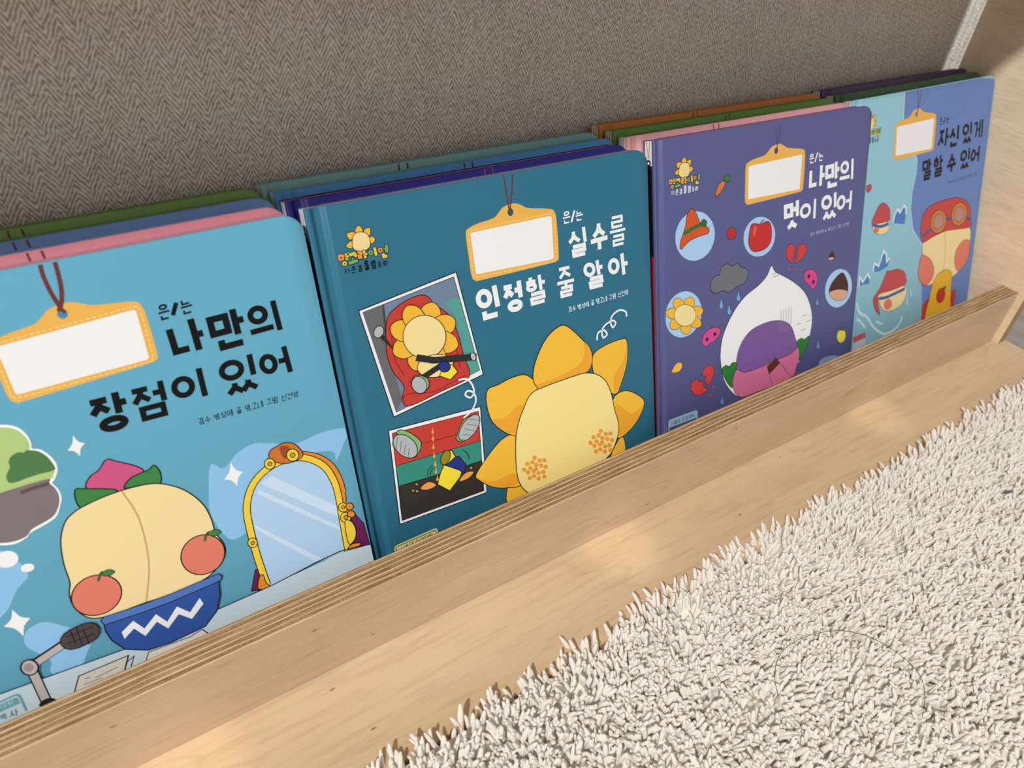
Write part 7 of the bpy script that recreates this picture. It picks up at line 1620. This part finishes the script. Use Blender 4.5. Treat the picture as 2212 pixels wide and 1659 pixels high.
# ------------------------------------------------------------------ rug
def rug():
    root = empty('shaggy_rug', (-0.3, -0.25, -0.018))
    tag(root, 'cream white shaggy rug lying on the floor in front of the bookcase', 'rug')
    X0, X1, Y0, Y1 = -1.15, 0.34, -0.46, -0.0620
    m = new_mat('rug_pile', (247, 243, 235), 0.95, 0.05)
    nt = m.node_tree
    tr = nt.nodes.new('ShaderNodeBsdfTranslucent')
    tr.inputs[0].default_value = lin((250, 246, 238))
    ms = nt.nodes.new('ShaderNodeMixShader')
    ms.inputs[0].default_value = 0.32
    nt.links.new(nt.nodes['Principled BSDF'].outputs[0], ms.inputs[1])
    nt.links.new(tr.outputs[0], ms.inputs[2])
    nt.links.new(ms.outputs[0], nt.nodes['Material Output'].inputs[0])
    mb = new_mat('rug_backing', (240, 234, 222), 0.95, 0.1)
    b = box('backing', (X0, Y0, -0.0178), (X1, Y1, 0.0005), mb, bevel=0.002)
    b.parent = root
    b.matrix_parent_inverse = Matrix.Translation(-root.location)
    sp = 0.0021
    gx = np.arange(X0, X1, sp)
    gy = np.arange(Y0, Y1, sp)
    x, y = np.meshgrid(gx, gy)
    x = x.ravel() + np.random.uniform(-0.5, 0.5, x.size) * sp
    y = y.ravel() + np.random.uniform(-0.5, 0.5, y.size) * sp
    y = np.minimum(y, Y1 - 0.0003) - 0.030 * np.clip(-0.45 - x, 0, 1)
    keep = ((y > -0.34) & (x > -0.78)) | (np.random.rand(x.size) < 0.5)
    x, y = x[keep], y[keep]
    N = x.size

    def field(px, py, seed):
        r = np.random.RandomState(seed)
        f = np.zeros_like(px)
        for k in range(14):
            w = r.uniform(60, 420)
            a = r.uniform(0, 2 * np.pi)
            f += np.sin(w * (px * np.cos(a) + py * np.sin(a)) + r.uniform(0, 6.28)) / 3.4
        return f
    lx = 0.22 * field(x, y, 1) + np.random.normal(0, 0.17, N)
    ly = 0.22 * field(x, y, 2) + np.random.normal(0, 0.17, N) - 0.05
    edge = np.clip((y + 0.030 * np.clip(-0.45 - x, 0, 1) - (Y1 - 0.022)) / 0.022, 0, 1)
    ly += 0.42 * edge
    ln = np.random.uniform(0.0205, 0.0240, N) + 0.0012 * field(x, y, 3)
    rad = np.random.uniform(0.00095, 0.0016, N)
    curl = np.random.uniform(-0.3, 0.3, (2, N))
    S, K = 6, 7
    ts = np.array([0.0, 0.4, 0.66, 0.84, 0.95, 1.0, 1.012])
    rs = np.array([0.6, 0.85, 1.05, 1.05, 0.8, 0.45, 0.03])
    ang = np.linspace(0, 2 * np.pi, S, endpoint=False)
    co = np.zeros((N, K, S, 3), np.float32)
    nz = 1 / np.sqrt(1 + lx ** 2 + ly ** 2)
    ph = np.random.uniform(0, 6.28, N)
    for k, (t, rr) in enumerate(zip(ts, rs)):
        cx = x + (lx + curl[0] * t) * nz * ln * t
        cy = y + (ly + curl[1] * t) * nz * ln * t
        cz = -0.0125 + nz * ln * t * (1 - 0.12 * t * (lx ** 2 + ly ** 2))
        for s in range(S):
            a = ang[s] + ph
            ox, oy = np.cos(a) * rad * rr, np.sin(a) * rad * rr
            co[:, k, s, 0] = cx + ox
            co[:, k, s, 1] = cy + oy
            co[:, k, s, 2] = cz - (ox * lx + oy * ly) * 0.7
    co = co.reshape(-1, 3)
    base = (np.arange(N) * K * S)[:, None, None]
    kk = np.arange(K - 1)[None, :, None] * S
    s0 = np.arange(S)[None, None, :]
    s1 = (s0 + 1) % S
    quads = np.stack([base + kk + s0, base + kk + s1, base + kk + S + s1, base + kk + S + s0], -1).reshape(-1, 4)
    me = bpy.data.meshes.new('pile')
    nf = len(quads)
    me.vertices.add(len(co))
    me.vertices.foreach_set('co', co.ravel())
    me.loops.add(nf * 4)
    me.loops.foreach_set('vertex_index', quads.ravel().astype(np.int32))
    me.polygons.add(nf)
    me.polygons.foreach_set('loop_start', np.arange(0, nf * 4, 4, dtype=np.int32))
    me.polygons.foreach_set('use_smooth', np.ones(nf, bool))
    me.materials.append(m)
    me.update(calc_edges=True)
    p = link_mesh('pile', me, root)
    p.matrix_parent_inverse = Matrix.Translation(-root.location)
    tag(p, kind='stuff')
    return co


pile = rug()


def top_at(x, y, r=0.004):
    d = (np.abs(pile[:, 0] - x) < r) & (np.abs(pile[:, 1] - y) < r)
    return float(np.percentile(pile[d, 2], 97)) if d.any() else 0.01


def tube(name, pts, rad, mat, sides=6):
    P = [Vector(p) for p in pts]
    V, F = [], []
    for i, p in enumerate(P):
        t = (P[min(i + 1, len(P) - 1)] - P[max(i - 1, 0)]).normalized()
        a = t.cross(Vector((0, 0, 1)))
        if a.length < 1e-6:
            a = Vector((1, 0, 0))
        a.normalize()
        b = t.cross(a)
        r = rad[i] if isinstance(rad, list) else rad
        for k in range(sides):
            q = 2 * math.pi * k / sides
            V.append(p + a * (r * math.cos(q)) + b * (r * math.sin(q)))
    n = len(P)
    for i in range(n - 1):
        for k in range(sides):
            k2 = (k + 1) % sides
            F.append((i * sides + k, i * sides + k2, (i + 1) * sides + k2, (i + 1) * sides + k))
    F.append(tuple(range(sides))[::-1])
    F.append(tuple((n - 1) * sides + k for k in range(sides)))
    return mesh_from(name, V, F, [mat], smooth=True)


hair_pts = catmull([(-0.4558, -0.135), (-0.448, -0.1256), (-0.4358, -0.1189), (-0.4212, -0.1177), (-0.4064, -0.1211),
                    (-0.3943, -0.1267), (-0.3853, -0.1347), (-0.3796, -0.1448), (-0.3777, -0.1575), (-0.38, -0.1669),
                    (-0.3881, -0.1746), (-0.3998, -0.1805)], False, 5)
hz = [top_at(x, y, 0.006) + 0.0014 for x, y in hair_pts]
hz = np.convolve(np.pad(hz, 6, mode='edge'), np.ones(13) / 13, 'valid')
M_HAIR = new_mat('hair', (62, 48, 40), 0.45)
tag(tube('hair_strand', [(x, y, z) for (x, y), z in zip(hair_pts, hz)], 0.00015, M_HAIR, 5),
    'single long dark hair curled in an arc on the cream rug', 'hair')
lz = top_at(-0.1971, -0.1171) + 0.0002
tag(tube('lint_fleck', [(-0.2000, -0.1155, lz), (-0.1985, -0.1165, lz + 0.0010), (-0.1965, -0.1172, lz + 0.0012), (-0.1948, -0.1174, lz + 0.0004)],
         [0.0004, 0.0010, 0.0011, 0.0003], new_mat('lint', (88, 88, 96), 0.9), 7),
    'small dark grey fleck of lint on the cream rug near the right edge', 'lint')
